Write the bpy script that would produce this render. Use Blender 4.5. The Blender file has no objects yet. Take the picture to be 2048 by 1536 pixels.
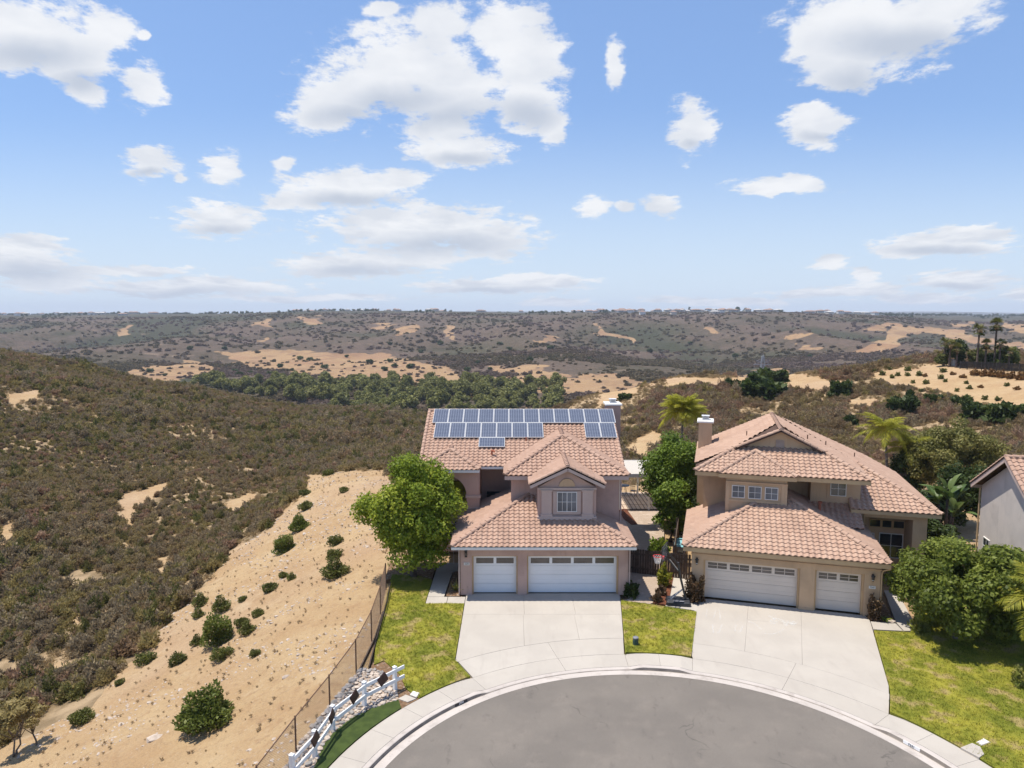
import bpy, bmesh, math, random
import numpy as np
from mathutils import Vector, Matrix
rad = math.radians
SC = bpy.context.scene
COL = SC.collection

# ------------------------------------------------------------------ camera
FPX = 1409.0
PITCH = math.atan(140 / FPX)
CAMH = 15.0
cam_d = bpy.data.cameras.new('camera')
cam = bpy.data.objects.new('camera', cam_d)
COL.objects.link(cam)
cam.location = (0, 0, CAMH)
cam.rotation_euler = (math.pi / 2 - PITCH, 0, 0)
cam_d.sensor_width = 36
cam_d.lens = FPX / 2048 * 36
cam_d.clip_start = 0.5
cam_d.clip_end = 40000
SC.camera = cam

# ------------------------------------------------------------------ light and exposure
SUN_TO = Vector((-0.30, 0.05, 1.0)).normalized()       # direction towards the sun
SUN_EL = math.asin(SUN_TO.z)
SUN_AZ = math.atan2(SUN_TO.x, SUN_TO.y)                 # from +Y towards +X
sun_d = bpy.data.lights.new('sun', 'SUN')
sun_d.energy = 5.0
sun_d.angle = rad(0.53)
sun_d.color = (1.0, 0.94, 0.84)
sun = bpy.data.objects.new('sun', sun_d)
COL.objects.link(sun)
sun.rotation_euler = (-SUN_TO).to_track_quat('-Z', 'Y').to_euler()
SKY_STRENGTH = 0.095
SC.view_settings.view_transform = 'Standard'
SC.view_settings.look = 'None'
SC.view_settings.exposure = 0.30
SC.view_settings.gamma = 1.0
SC.view_settings.use_curve_mapping = False
SC.cycles.use_denoising = True
SC.cycles.max_bounces = 6
SC.cycles.diffuse_bounces = 3
SC.cycles.glossy_bounces = 2
SC.cycles.transmission_bounces = 3
SC.cycles.transparent_max_bounces = 6
SC.cycles.volume_bounces = 0
SC.cycles.sample_clamp_indirect = 4.0


def px_dir(u, v):
    a = (u - 1024) / FPX
    b = (768 - v) / FPX
    c, s = math.cos(PITCH), math.sin(PITCH)
    return np.array([a, c + b * s, -s + b * c])


def gp(u, v, z=0.0):
    """ground point (x, y) seen at photo pixel u, v on height z"""
    d = px_dir(u, v)
    t = (z - CAMH) / d[2]
    return (d[0] * t, d[1] * t)


def proj(X, Y, Z):
    c, s = math.cos(PITCH), math.sin(PITCH)
    Zc = Z - CAMH
    dep = Y * c - Zc * s
    dep = np.maximum(dep, 0.5)
    up = Y * s + Zc * c
    return 1024 + FPX * X / dep, 768 - FPX * up / dep


# ------------------------------------------------------------------ world: sky and clouds
def build_world():
    w = bpy.data.worlds.new('World')
    SC.world = w
    w.use_nodes = True
    nt = w.node_tree
    nt.nodes.clear()
    N, Lk = nt.nodes.new, nt.links.new
    out = N('ShaderNodeOutputWorld')
    bg = N('ShaderNodeBackground')
    bg.inputs['Strength'].default_value = SKY_STRENGTH
    Lk(bg.outputs[0], out.inputs[0])
    sky = N('ShaderNodeTexSky')
    sky.sky_type = 'NISHITA'
    sky.sun_disc = False
    sky.sun_elevation = SUN_EL
    sky.sun_rotation = SUN_AZ
    sky.altitude = 120
    sky.air_density = 1.0
    sky.dust_density = 0.35
    sky.ozone_density = 3.0
    tc = N('ShaderNodeTexCoord')
    sep = N('ShaderNodeSeparateXYZ')
    Lk(tc.outputs['Generated'], sep.inputs[0])

    def math_(op, a, b=None, c=None, clamp=False):
        n = N('ShaderNodeMath')
        n.operation = op
        n.use_clamp = clamp
        for i, x in enumerate((a, b, c)):
            if x is None:
                continue
            if isinstance(x, (int, float)):
                n.inputs[i].default_value = x
            else:
                Lk(x, n.inputs[i])
        return n.outputs[0]
    # direction as (x/y, z/y): azimuth / elevation of the cloud field in front
    yy = math_('MAXIMUM', sep.outputs['Y'], 0.05)
    px = math_('DIVIDE', sep.outputs['X'], yy)
    pz = math_('DIVIDE', sep.outputs['Z'], yy)
    comb = N('ShaderNodeCombineXYZ')
    Lk(px, comb.inputs[0])
    Lk(pz, comb.inputs[1])
    P = comb.outputs[0]

    def noise(vec, scale, detail, rough=0.55, stretch=None, off=(0, 0, 0)):
        mp = N('ShaderNodeMapping')
        Lk(vec, mp.inputs[0])
        mp.inputs['Location'].default_value = off
        mp.inputs['Scale'].default_value = stretch or (1, 1, 1)
        n = N('ShaderNodeTexNoise')
        n.inputs['Scale'].default_value = scale
        n.inputs['Detail'].default_value = detail
        n.inputs['Roughness'].default_value = rough
        Lk(mp.outputs[0], n.inputs['Vector'])
        return n
    warp = noise(P, 9.0, 5, 0.6)
    wv = N('ShaderNodeVectorMath')
    wv.operation = 'MULTIPLY_ADD'
    Lk(warp.outputs['Color'], wv.inputs[0])
    wv.inputs[1].default_value = (0.060, 0.028, 0)
    wv2 = N('ShaderNodeVectorMath')
    wv2.operation = 'ADD'
    wv2.inputs[1].default_value = (-0.030, -0.014, 0)
    Lk(P, wv2.inputs[0])
    Lk(wv2.outputs[0], wv.inputs[2])
    PW = wv.outputs[0]
    blobs = [(60, 60, 120, 62), (140, 105, 85, 62), (165, 175, 38, 30), (20, 110, 60, 34), (205, 60, 66, 40),
             (290, 170, 44, 42), (296, 66, 18, 12), (300, 322, 52, 34), (440, 335, 38, 31), (352, 358, 14, 9), (575, 327, 25, 16),
             (800, 130, 135, 80), (700, 175, 105, 60), (640, 220, 60, 44), (900, 190, 110, 60), (1005, 60, 58, 56),
             (1060, 110, 60, 80), (1045, 205, 62, 58), (1100, 245, 32, 40), (870, 262, 55, 45), (920, 305, 95, 28),
             (880, 40, 62, 35), (770, 15, 40, 14), (1238, 115, 22, 42),
             (1750, 55, 160, 75), (1690, 135, 85, 50), (1870, 15, 95, 55), (1640, 80, 70, 40),
             (1380, 256, 42, 50), (1630, 250, 56, 42),
             (700, 378, 115, 36), (600, 402, 62, 22), (440, 435, 82, 36), (800, 362, 40, 26),
             (840, 455, 200, 46), (970, 480, 95, 38), (720, 527, 155, 28), (860, 515, 80, 22),
             (1180, 415, 34, 20), (1325, 408, 38, 21), (1242, 416, 24, 12), (1550, 376, 95, 16), (1605, 362, 40, 12),
             (1890, 487, 130, 22), (1945, 465, 75, 18), (1820, 502, 70, 17), (1660, 526, 42, 14), (1730, 556, 28, 16),
             (1930, 562, 95, 20), (1690, 585, 135, 12), (1750, 575, 60, 11),
             (40, 520, 105, 42), (110, 560, 100, 26), (380, 573, 215, 18), (70, 490, 60, 20), (230, 540, 160, 10),
             (990, 572, 160, 15), (1080, 557, 100, 13), (1110, 605, 70, 10), (1450, 602, 150, 10), (1850, 598, 120, 10), (2040, 590, 40, 14),
             (600, 595, 200, 8)]
    acc = None
    for (u, v, ru, rv) in blobs:
        d = px_dir(u, v)
        cx, cz = d[0] / d[1], d[2] / d[1]
        ra, rb = ru / FPX * 1.22, rv / FPX * 1.22
        m = N('ShaderNodeVectorMath')
        m.operation = 'MULTIPLY_ADD'
        Lk(PW, m.inputs[0])
        m.inputs[1].default_value = (1 / ra, 1 / rb, 0)
        m.inputs[2].default_value = (-cx / ra, -cz / rb, 0)
        ln = N('ShaderNodeVectorMath')
        ln.operation = 'LENGTH'
        Lk(m.outputs[0], ln.inputs[0])
        acc = ln.outputs['Value'] if acc is None else math_('SMOOTH_MIN', acc, ln.outputs['Value'], 0.25)
    body = math_('SUBTRACT', 1.0, acc)                      # 1 in the core, 0 at the rim, negative outside
    # outside the frame: a loose field of the same kind of clouds
    zz = math_('MAXIMUM', sep.outputs['Z'], 0.06)
    c2 = N('ShaderNodeCombineXYZ')
    Lk(math_('DIVIDE', sep.outputs['X'], zz), c2.inputs[0])
    Lk(math_('DIVIDE', sep.outputs['Y'], zz), c2.inputs[1])
    fld = noise(c2.outputs[0], 0.9, 3, 0.5)
    fieldv = math_('MULTIPLY', math_('SUBTRACT', fld.outputs['Fac'], 0.61), 4.0)
    ax = math_('ABSOLUTE', px)
    o1 = math_('SUBTRACT', math_('MULTIPLY', ax, 6.0), 5.2, clamp=True)
    o2 = math_('SUBTRACT', math_('MULTIPLY', pz, 6.0), 3.2, clamp=True)
    o3 = math_('LESS_THAN', sep.outputs['Y'], 0.06)
    outside = math_('MAXIMUM', math_('MAXIMUM', o1, o2), o3)
    mixb = N('ShaderNodeMix')
    Lk(outside, mixb.inputs['Factor'])
    Lk(body, mixb.inputs[2])
    Lk(fieldv, mixb.inputs[3])
    body = mixb.outputs[0]
    iz = math_('DIVIDE', 1.0, math_('ADD', math_('MAXIMUM', pz, 0.0), 0.20))
    c3 = N('ShaderNodeCombineXYZ')
    Lk(math_('MULTIPLY', px, iz), c3.inputs[0])
    Lk(iz, c3.inputs[1])
    PL = c3.outputs[0]
    n1 = noise(PL, 9.0, 9, 0.68, None, (3.1, 1.7, 0))
    n2 = noise(PL, 2.6, 3, 0.5, None, (7.7, 2.2, 0))
    d1 = math_('MULTIPLY', math_('SUBTRACT', n1.outputs['Fac'], 0.5), 2.2)
    d2 = math_('MULTIPLY', math_('SUBTRACT', n2.outputs['Fac'], 0.5), 0.5)
    dens = math_('ADD', math_('ADD', body, d1), d2)
    alpha = N('ShaderNodeMapRange')
    alpha.interpolation_type = 'SMOOTHERSTEP'
    alpha.inputs['From Min'].default_value = -0.06
    alpha.inputs['From Max'].default_value = 0.46
    Lk(dens, alpha.inputs['Value'])
    # thin veil near the horizon, and nothing under it
    hz = N('ShaderNodeMapRange')
    hz.inputs['From Min'].default_value = 0.0
    hz.inputs['From Max'].default_value = 0.012
    Lk(pz, hz.inputs['Value'])
    af = math_('MULTIPLY', math_('MULTIPLY', alpha.outputs[0], hz.outputs[0]), 0.96)
    # cloud tone: bright crowns, grey-blue where thick and towards flat bases
    off = noise(PL, 4.0, 5, 0.55, None, (3.1, 1.9, 0))
    tone = N('ShaderNodeMapRange')
    tone.inputs['From Min'].default_value = 0.40
    tone.inputs['From Max'].default_value = 0.62
    Lk(off.outputs['Fac'], tone.inputs['Value'])
    lowg = N('ShaderNodeMapRange')                          # low, far clouds show more of their grey bases
    lowg.inputs['From Min'].default_value = 0.02
    lowg.inputs['From Max'].default_value = 0.26
    lowg.inputs['To Min'].default_value = 0.85
    lowg.inputs['To Max'].default_value = 0.45
    Lk(pz, lowg.inputs['Value'])
    shade = None                                            # grey undersides of the bigger clouds
    for (u, v, ru, rv) in [(800, 205, 130, 34), (900, 232, 100, 34), (690, 228, 80, 26), (1060, 230, 60, 30), (885, 492, 175, 24), (720, 542, 150, 16), (920, 318, 80, 12), (1700, 160, 90, 34), (1800, 92, 150, 34),
                           (60, 110, 120, 30), (160, 160, 60, 28), (60, 545, 130, 26), (330, 586, 220, 12), (700, 404, 110, 14), (440, 458, 75, 13), (1890, 502, 120, 12), (1930, 574, 80, 9), (990, 580, 150, 9), (1630, 275, 40, 14), (1380, 285, 30, 14), (295, 345, 40, 10)]:
        d = px_dir(u, v)
        m = N('ShaderNodeVectorMath')
        m.operation = 'MULTIPLY_ADD'
        Lk(PW, m.inputs[0])
        m.inputs[1].default_value = (FPX / ru, FPX / rv, 0)
        m.inputs[2].default_value = (-d[0] / d[1] * FPX / ru, -d[2] / d[1] * FPX / rv, 0)
        ln = N('ShaderNodeVectorMath')
        ln.operation = 'LENGTH'
        Lk(m.outputs[0], ln.inputs[0])
        shade = ln.outputs['Value'] if shade is None else math_('MINIMUM', shade, ln.outputs['Value'])
    sm = N('ShaderNodeMapRange')
    sm.interpolation_type = 'SMOOTHSTEP'
    sm.inputs['From Min'].default_value = 1.75
    sm.inputs['From Max'].default_value = 0.0
    Lk(math_('ADD', shade, math_('MULTIPLY', math_('SUBTRACT', off.outputs['Fac'], 0.5), 1.2)), sm.inputs['Value'])
    tm = math_('MAXIMUM', math_('MULTIPLY', math_('MULTIPLY', tone.outputs[0], lowg.outputs[0]), 0.75), math_('MULTIPLY', sm.outputs[0], 0.92))
    cc = N('ShaderNodeMix')
    cc.data_type = 'RGBA'
    cc.inputs[6].default_value = (8.0, 8.1, 8.3, 1)
    cc.inputs[7].default_value = (4.6, 5.1, 6.0, 1)
    Lk(tm, cc.inputs['Factor'])
    # a little pale haze low in the sky
    mx = N('ShaderNodeMix')
    mx.data_type = 'RGBA'
    Lk(af, mx.inputs['Factor'])
    hs = N('ShaderNodeHueSaturation')
    hs.inputs['Saturation'].default_value = 1.05
    hs.inputs['Value'].default_value = 1.25
    Lk(sky.outputs[0], hs.inputs['Color'])
    lowm = N('ShaderNodeMapRange')
    lowm.interpolation_type = 'SMOOTHSTEP'
    lowm.inputs['From Min'].default_value = 0.30
    lowm.inputs['From Max'].default_value = 0.0
    lowm.inputs['To Max'].default_value = 0.80
    Lk(pz, lowm.inputs['Value'])
    lo = N('ShaderNodeMix')
    lo.data_type = 'RGBA'
    lo.inputs[7].default_value = (6.0, 7.0, 8.1, 1)
    Lk(lowm.outputs[0], lo.inputs['Factor'])
    peri = N('ShaderNodeMix')
    peri.data_type = 'RGBA'
    peri.inputs['Factor'].default_value = 0.42
    peri.inputs[7].default_value = (2.75, 4.5, 8.6, 1)
    Lk(hs.outputs[0], peri.inputs[6])
    Lk(peri.outputs[2], lo.inputs[6])
    Lk(lo.outputs[2], mx.inputs[6])
    Lk(cc.outputs[2], mx.inputs[7])
    Lk(mx.outputs[2], bg.inputs['Color'])


build_world()

# ------------------------------------------------------------------ materials
MATS = {}


class NT:
    def __init__(s, m):
        s.nt = m.node_tree
        s.nt.nodes.clear()
        s.out = s.N('ShaderNodeOutputMaterial')

    def N(s, t):
        return s.nt.nodes.new(t)

    def L(s, a, b):
        s.nt.links.new(a, b)

    def set(s, sock, v):
        if hasattr(v, 'is_output') or isinstance(v, bpy.types.NodeSocket):
            s.L(v, sock)
        elif isinstance(v, (tuple, list)) and len(v) == 3 and sock.type == 'RGBA':
            sock.default_value = (*v, 1)
        else:
            sock.default_value = v

    def pos(s):
        return s.N('ShaderNodeNewGeometry').outputs['Position']

    def obj(s):
        return s.N('ShaderNodeTexCoord').outputs['Object']

    def rnd(s):
        return s.N('ShaderNodeObjectInfo').outputs['Random']

    def attr(s, name, typ='GEOMETRY'):
        n = s.N('ShaderNodeAttribute')
        n.attribute_name = name
        n.attribute_type = typ
        return n.outputs['Fac']

    def noise(s, scale, detail=4, rough=.55, vec=None, stretch=None, dist=0):
        v = vec if vec is not None else s.pos()
        if stretch:
            mp = s.N('ShaderNodeMapping')
            s.L(v, mp.inputs[0])
            mp.inputs['Scale'].default_value = stretch
            v = mp.outputs[0]
        n = s.N('ShaderNodeTexNoise')
        s.L(v, n.inputs['Vector'])
        n.inputs['Scale'].default_value = scale
        n.inputs['Detail'].default_value = detail
        n.inputs['Roughness'].default_value = rough
        n.inputs['Distortion'].default_value = dist
        return n.outputs['Fac']

    def voro(s, scale, feature='F1', vec=None, out='Distance'):
        n = s.N('ShaderNodeTexVoronoi')
        n.feature = feature
        s.L(vec if vec is not None else s.pos(), n.inputs['Vector'])
        n.inputs['Scale'].default_value = scale
        return n.outputs[out]

    def ramp(s, f, lo, hi, a=0.0, b=1.0):
        n = s.N('ShaderNodeMapRange')
        n.interpolation_type = 'SMOOTHSTEP'
        s.set(n.inputs['Value'], f)
        n.inputs['From Min'].default_value = lo
        n.inputs['From Max'].default_value = hi
        n.inputs['To Min'].default_value = a
        n.inputs['To Max'].default_value = b
        return n.outputs[0]

    def mix(s, f, a, b, blend='MIX'):
        n = s.N('ShaderNodeMix')
        n.data_type = 'RGBA'
        n.blend_type = blend
        s.set(n.inputs['Factor'], f)
        s.set(n.inputs[6], a)
        s.set(n.inputs[7], b)
        return n.outputs[2]

    def math(s, op, a, b=0.0, clamp=False):
        n = s.N('ShaderNodeMath')
        n.operation = op
        n.use_clamp = clamp
        s.set(n.inputs[0], a)
        s.set(n.inputs[1], b)
        return n.outputs[0]

    def bump(s, h, strength=.3, dist=.02):
        n = s.N('ShaderNodeBump')
        s.L(h, n.inputs['Height'])
        n.inputs['Strength'].default_value = strength
        n.inputs['Distance'].default_value = dist
        return n.outputs[0]

    def bsdf(s, color, rough=.8, spec=.3, metal=0.0, normal=None, **kw):
        n = s.N('ShaderNodeBsdfPrincipled')
        s.set(n.inputs['Base Color'], color)
        s.set(n.inputs['Roughness'], rough)
        n.inputs['Specular IOR Level'].default_value = spec
        n.inputs['Metallic'].default_value = metal
        for k, v in kw.items():
            n.inputs[k].default_value = v
        if normal is not None:
            s.L(normal, n.inputs['Normal'])
        s.L(n.outputs[0], s.out.inputs[0])
        return n


def mat(name, fn):
    m = bpy.data.materials.new(name)
    m.use_nodes = True
    fn(NT(m))
    MATS[name] = m
    return m


def simple(name, c1, c2, scale=2.0, rough=.8, spec=.3, bump=0.0, bscale=30.0, bdist=.01, c3=None, s3=.3, metal=0.0, fine=None):
    def fn(t):
        c = t.mix(t.ramp(t.noise(scale), .35, .65), c1, c2)
        if c3 is not None:
            c = t.mix(t.ramp(t.noise(s3, 5), .52, .72), c, c3)
        if fine:
            c = t.mix(t.math('MULTIPLY', t.ramp(t.noise(fine, 2), .4, .6), .35), c, tuple(x * .6 for x in c1))
        if name.startswith('stucco'):
            c = t.mix(t.math('MULTIPLY', t.ramp(t.noise(1.0, 5, .7, stretch=(5, 5, .5)), .50, .72), .38), c, tuple(x * .68 for x in c1))
        nrm = t.bump(t.noise(bscale, 3), bump, bdist) if bump else None
        t.bsdf(c, rough, spec, metal, nrm)
    return mat(name, fn)


simple('stucco_pink', (.50, .345, .285), (.46, .315, .262), .9, .9, .2, .5, 60, .01, (.40, .27, .225), .45)
simple('stucco_peach', (.54, .375, .235), (.50, .345, .215), .9, .9, .2, .5, 60, .01, (.43, .30, .19), .45)
simple('stucco_grey', (.55, .49, .44), (.50, .45, .41), 1.0, .9, .2, .6, 40, .012, (.45, .40, .36), .6)
simple('trim_pink', (.50, .385, .33), (.46, .35, .30), 1.5, .8, .25, .2, 40)
simple('trim_tan', (.52, .36, .20), (.47, .32, .18), 1.5, .8, .25, .2, 40)
simple('trim_white', (.72, .69, .64), (.66, .63, .585), 1.5, .6, .3)
simple('door_white', (.80, .79, .78), (.76, .75, .74), .8, .5, .35)
simple('door_cream', (.68, .59, .50), (.64, .555, .47), .8, .5, .35)
simple('vinyl_white', (.82, .81, .79), (.76, .75, .73), 3, .45, .4)
simple('metal_white', (.62, .61, .60), (.57, .56, .55), 2, .4, .4)
simple('dark_metal', (.035, .03, .028), (.05, .045, .04), 4, .5, .4)
simple('rust_metal', (.16, .085, .05), (.10, .06, .04), 8, .7, .3)
simple('chain_wire', (.24, .16, .11), (.17, .115, .08), 3, .6, .3)
simple('marker_back', (.035, .014, .012), (.06, .022, .018), 6, .5, .4)
simple('wood_dark', (.050, .036, .028), (.085, .060, .045), 5, .85, .2, .3, 40)
simple('wood_old', (.17, .125, .095), (.10, .075, .06), 5, .85, .2, .3, 40)
simple('bark', (.14, .105, .08), (.08, .06, .048), 6, .9, .15, .6, 18, .03)
simple('bark_grey', (.27, .22, .18), (.12, .10, .085), 5, .9, .15, .6, 18, .03)
simple('rock_pale', (.50, .42, .345), (.36, .29, .235), 3, .85, .25, .4, 25)
simple('rock_grey', (.33, .30, .28), (.24, .22, .20), 3, .85, .25, .4, 25)
simple('mulch_red', (.20, .075, .04), (.11, .045, .028), 9, .95, .1, .9, 45, .05)
simple('mulch_brown', (.26, .16, .09), (.15, .09, .055), 9, .95, .1, .9, 45, .05, (.40, .33, .26), 6)
simple('gravel_tan', (.44, .345, .265), (.34, .26, .20), 14, .95, .15, .8, 60, .03, (.50, .41, .33), 2)
simple('turf_dark', (.038, .058, .013), (.055, .080, .018), 3, .9, .2, .7, 80, .02)
simple('plastic_black', (.028, .028, .032), (.045, .045, .05), 3, .45, .4)
simple('plastic_grey', (.22, .22, .24), (.18, .18, .20), 3, .5, .4)
simple('plastic_teal', (.30, .62, .66), (.25, .55, .60), 3, .5, .35)
simple('plastic_green', (.03, .065, .055), (.04, .08, .065), 3, .5, .4)
simple('paint_red', (.62, .05, .05), (.55, .04, .04), 3, .5, .4)
simple('net_white', (.75, .70, .68), (.68, .64, .62), 3, .8, .2)
simple('roof_membrane', (.74, .70, .64), (.70, .66, .60), 1.5, .7, .3)
simple('paver_tan', (.46, .36, .27), (.40, .31, .235), 2, .9, .2)
simple('kerb_shade_grime', (.30, .26, .22), (.20, .17, .145), 1.5, .9, .2)  # darker kerb face: its shade painted into the colour, together with grime
simple('steel', (.62, .62, .62), (.55, .55, .55), 3, .3, .5, metal=.7)
simple('terracotta', (.40, .13, .07), (.34, .11, .06), 4, .7, .3)
simple('roof_under', (.10, .065, .05), (.08, .05, .04), 4, .95, .1)
simple('lattice_steel', (.40, .40, .41), (.34, .34, .35), 3, .5, .4)
simple('house_far_wall', (.60, .53, .45), (.52, .46, .39), .05, .9, .2)
simple('house_far_roof', (.34, .22, .17), (.28, .19, .15), .05, .9, .2)
simple('house_far_grey', (.48, .46, .44), (.42, .40, .38), .05, .9, .2)
simple('number_black', (.05, .045, .045), (.06, .05, .05), 3, .7, .2)
simple('number_white', (.86, .85, .83), (.84, .82, .80), 3, .7, .2)


def concrete(t):
    c = t.mix(t.ramp(t.noise(.5, 5), .35, .65), (.445, .402, .348), (.395, .355, .308))
    c = t.mix(t.math('MULTIPLY', t.ramp(t.noise(1.7, 6, .6), .50, .75), .35), c, (.38, .335, .29))
    c = t.mix(t.math('MULTIPLY', t.ramp(t.noise(40, 2), .4, .65), .22), c, (.36, .33, .29))
    c = t.mix(t.math('MULTIPLY', t.ramp(t.rnd(), 0, 1), .42), c, (.385, .345, .297))
    c = t.mix(t.math('MULTIPLY', t.ramp(t.noise(1.3, 6, .7, stretch=(2.2, .35, 1)), .52, .70), .30), c, (.33, .29, .25))
    t.bsdf(c, .85, .25, normal=t.bump(t.noise(70, 3), .12, .01))


mat('concrete', concrete)


def kerbc(t):
    c = t.mix(t.ramp(t.noise(.8, 5), .35, .65), (.50, .445, .40), (.44, .39, .35))
    c = t.mix(t.math('MULTIPLY', t.ramp(t.noise(2.2, 6, .6), .50, .72), .5), c, (.24, .20, .17))
    c = t.mix(t.math('MULTIPLY', t.ramp(t.noise(40, 2), .4, .65), .25), c, (.32, .29, .26))
    t.bsdf(c, .85, .25, normal=t.bump(t.noise(70, 3), .12, .01))


mat('kerb_concrete', kerbc)


def asphalt(t):
    c = t.mix(t.ramp(t.noise(.35, 5), .35, .65), (.194, .170, .145), (.166, .146, .126))
    c = t.mix(t.math('MULTIPLY', t.ramp(t.noise(.9, 6, .65), .50, .74), .45), c, (.25, .212, .178))
    c = t.mix(t.math('MULTIPLY', t.ramp(t.noise(2.1, 7, .7, stretch=(1, .5, 1)), .57, .72), .5), c, (.095, .083, .074))
    wn = t.N('ShaderNodeTexNoise')
    t.L(t.pos(), wn.inputs['Vector'])
    wn.inputs['Scale'].default_value = .55
    wn.inputs['Detail'].default_value = 6
    wa = t.N('ShaderNodeVectorMath')
    wa.operation = 'MULTIPLY_ADD'
    t.L(wn.outputs['Color'], wa.inputs[0])
    wa.inputs[1].default_value = (3.2, 3.2, 0)
    t.L(t.pos(), wa.inputs[2])
    crack = t.ramp(t.voro(.23, 'DISTANCE_TO_EDGE', vec=wa.outputs[0]), .0, .009, 1, 0)
    gate = t.ramp(t.noise(.33, 3), .50, .60)
    c = t.mix(t.math('MULTIPLY', t.math('MULTIPLY', crack, gate), .5), c, (.05, .045, .04))
    c = t.mix(t.math('MULTIPLY', t.ramp(t.noise(55, 2), .38, .66), .45), c, (.085, .075, .068))
    t.bsdf(c, .9, .2, normal=t.bump(t.noise(90, 2), .25, .012))


mat('asphalt', asphalt)


def lawn(t):
    f = t.noise(.55, 5, .6)
    c = t.mix(t.ramp(f, .38, .62), (.165, .17, .020), (.31, .275, .036))
    c = t.mix(t.math('MULTIPLY', t.ramp(t.noise(1.1, 5, .6), .52, .64), .8), c, (.36, .26, .12))
    c = t.mix(t.math('MULTIPLY', t.ramp(t.noise(25, 3), .35, .7), .5), c, (.075, .10, .012))
    t.bsdf(c, .9, .15, normal=t.bump(t.noise(50, 3), .6, .03))


mat('lawn', lawn)


def blades(t):
    f = t.noise(.55, 5, .6)
    c = t.mix(t.ramp(f, .38, .62), (.20, .215, .024), (.385, .335, .045))
    c = t.mix(t.math('MULTIPLY', t.ramp(t.noise(1.1, 5, .6), .52, .64), .85), c, (.43, .31, .14))
    c = t.mix(t.math('MULTIPLY', t.rnd(), .35), c, (.10, .15, .02))
    t.bsdf(c, .8, .2)


mat('grass_blades', blades)


def dead_patch(t):
    pass


def tile_mat(name, base, pale, dark):
    def fn(t):
        k = t.math('FRACT', t.math('ADD', t.attr('tint'), t.rnd()))
        c = t.mix(k, base, pale)
        k2 = t.math('FRACT', t.math('MULTIPLY', k, 7.13))
        c = t.mix(t.math('MULTIPLY', t.ramp(k2, .72, .95), .4), c, dark)
        c = t.mix(t.math('MULTIPLY', t.ramp(t.noise(1.1, 6, .7, stretch=(1, .25, .25)), .48, .68), .45), c, tuple(x * .72 for x in base))
        c = t.mix(t.math('MULTIPLY', t.ramp(t.noise(.7, 5), .45, .7), .35), c, dark)
        c = t.mix(t.math('MULTIPLY', t.ramp(t.noise(16, 4), .45, .7), .25), c, pale)
        t.bsdf(c, .85, .25, normal=t.bump(t.noise(45, 3), .25, .01))
    return mat(name, fn)


tile_mat('tile_rose', (.382, .243, .177), (.43, .285, .212), (.30, .187, .138))
tile_mat('tile_salmon', (.40, .259, .187), (.452, .307, .226), (.325, .205, .15))


def glass(name, col, rough=.06):
    def fn(t):
        c = t.mix(t.ramp(t.noise(.9, 2), .35, .7), col, tuple(x * 1.8 + .01 for x in col))
        t.bsdf(c, rough, .8)
    return mat(name, fn)


glass('glass_dark', (.022, .025, .028))
glass('glass_blind', (.085, .09, .098), .15)
glass('glass_garage', (.055, .045, .04), .2)
glass('glass_green_reflection', (.14, .15, .02), .1)  # yellow-green reflection painted into the pane colour


def board_clear(t):
    n = t.bsdf((.75, .78, .80), .08, .5)
    n.inputs['Alpha'].default_value = .12


mat('acrylic', board_clear)


def solar(t):
    v = t.obj()
    sep = t.N('ShaderNodeSeparateXYZ')
    t.L(v, sep.inputs[0])
    fx = t.math('FRACT', t.math('MULTIPLY', sep.outputs[0], 1 / .158))
    fy = t.math('FRACT', t.math('MULTIPLY', sep.outputs[1], 1 / .158))
    ex = t.math('LESS_THAN', t.math('ABSOLUTE', t.math('SUBTRACT', fx, .5)), .455)
    ey = t.math('LESS_THAN', t.math('ABSOLUTE', t.math('SUBTRACT', fy, .5)), .455)
    cell = t.math('MULTIPLY', ex, ey)
    cc = t.mix(t.noise(2.2, 4), (.058, .066, .096), (.084, .094, .128))
    c = t.mix(cell, (.30, .33, .39), cc)
    t.bsdf(c, .13, .5)


mat('solar_cells', solar)


def leafmat(name, cols, transl=.35, rough=.55, rmix=.25, noise_s=None, ncol=None):
    """cols: dark, mid, light; the leaf's own tint picks between them"""
    def fn(t):
        k = t.attr('tint')
        k = t.math('ADD', t.math('MULTIPLY', k, 1 - rmix), t.math('MULTIPLY', t.rnd(), rmix), clamp=True)
        n = t.N('ShaderNodeValToRGB')
        e = n.color_ramp.elements
        e[0].position, e[0].color = 0.0, (*cols[0], 1)
        e[1].position, e[1].color = 1.0, (*cols[-1], 1)
        for i, c in enumerate(cols[1:-1]):
            x = e.new((i + 1) / (len(cols) - 1))
            x.color = (*c, 1)
        t.L(k, n.inputs[0])
        c = n.outputs[0]
        if noise_s:
            c = t.mix(t.ramp(t.noise(noise_s, 3), .42, .62), c, t.mix(.75, c, ncol))
        d = t.N('ShaderNodeBsdfPrincipled')
        t.L(c, d.inputs['Base Color'])
        d.inputs['Roughness'].default_value = rough
        d.inputs['Specular IOR Level'].default_value = .25
        tr = t.N('ShaderNodeBsdfTranslucent')
        t.L(c, tr.inputs[0])
        m = t.N('ShaderNodeMixShader')
        m.inputs[0].default_value = transl
        t.L(d.outputs[0], m.inputs[1])
        t.L(tr.outputs[0], m.inputs[2])
        t.L(m.outputs[0], t.out.inputs[0])
    return mat(name, fn)


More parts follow.
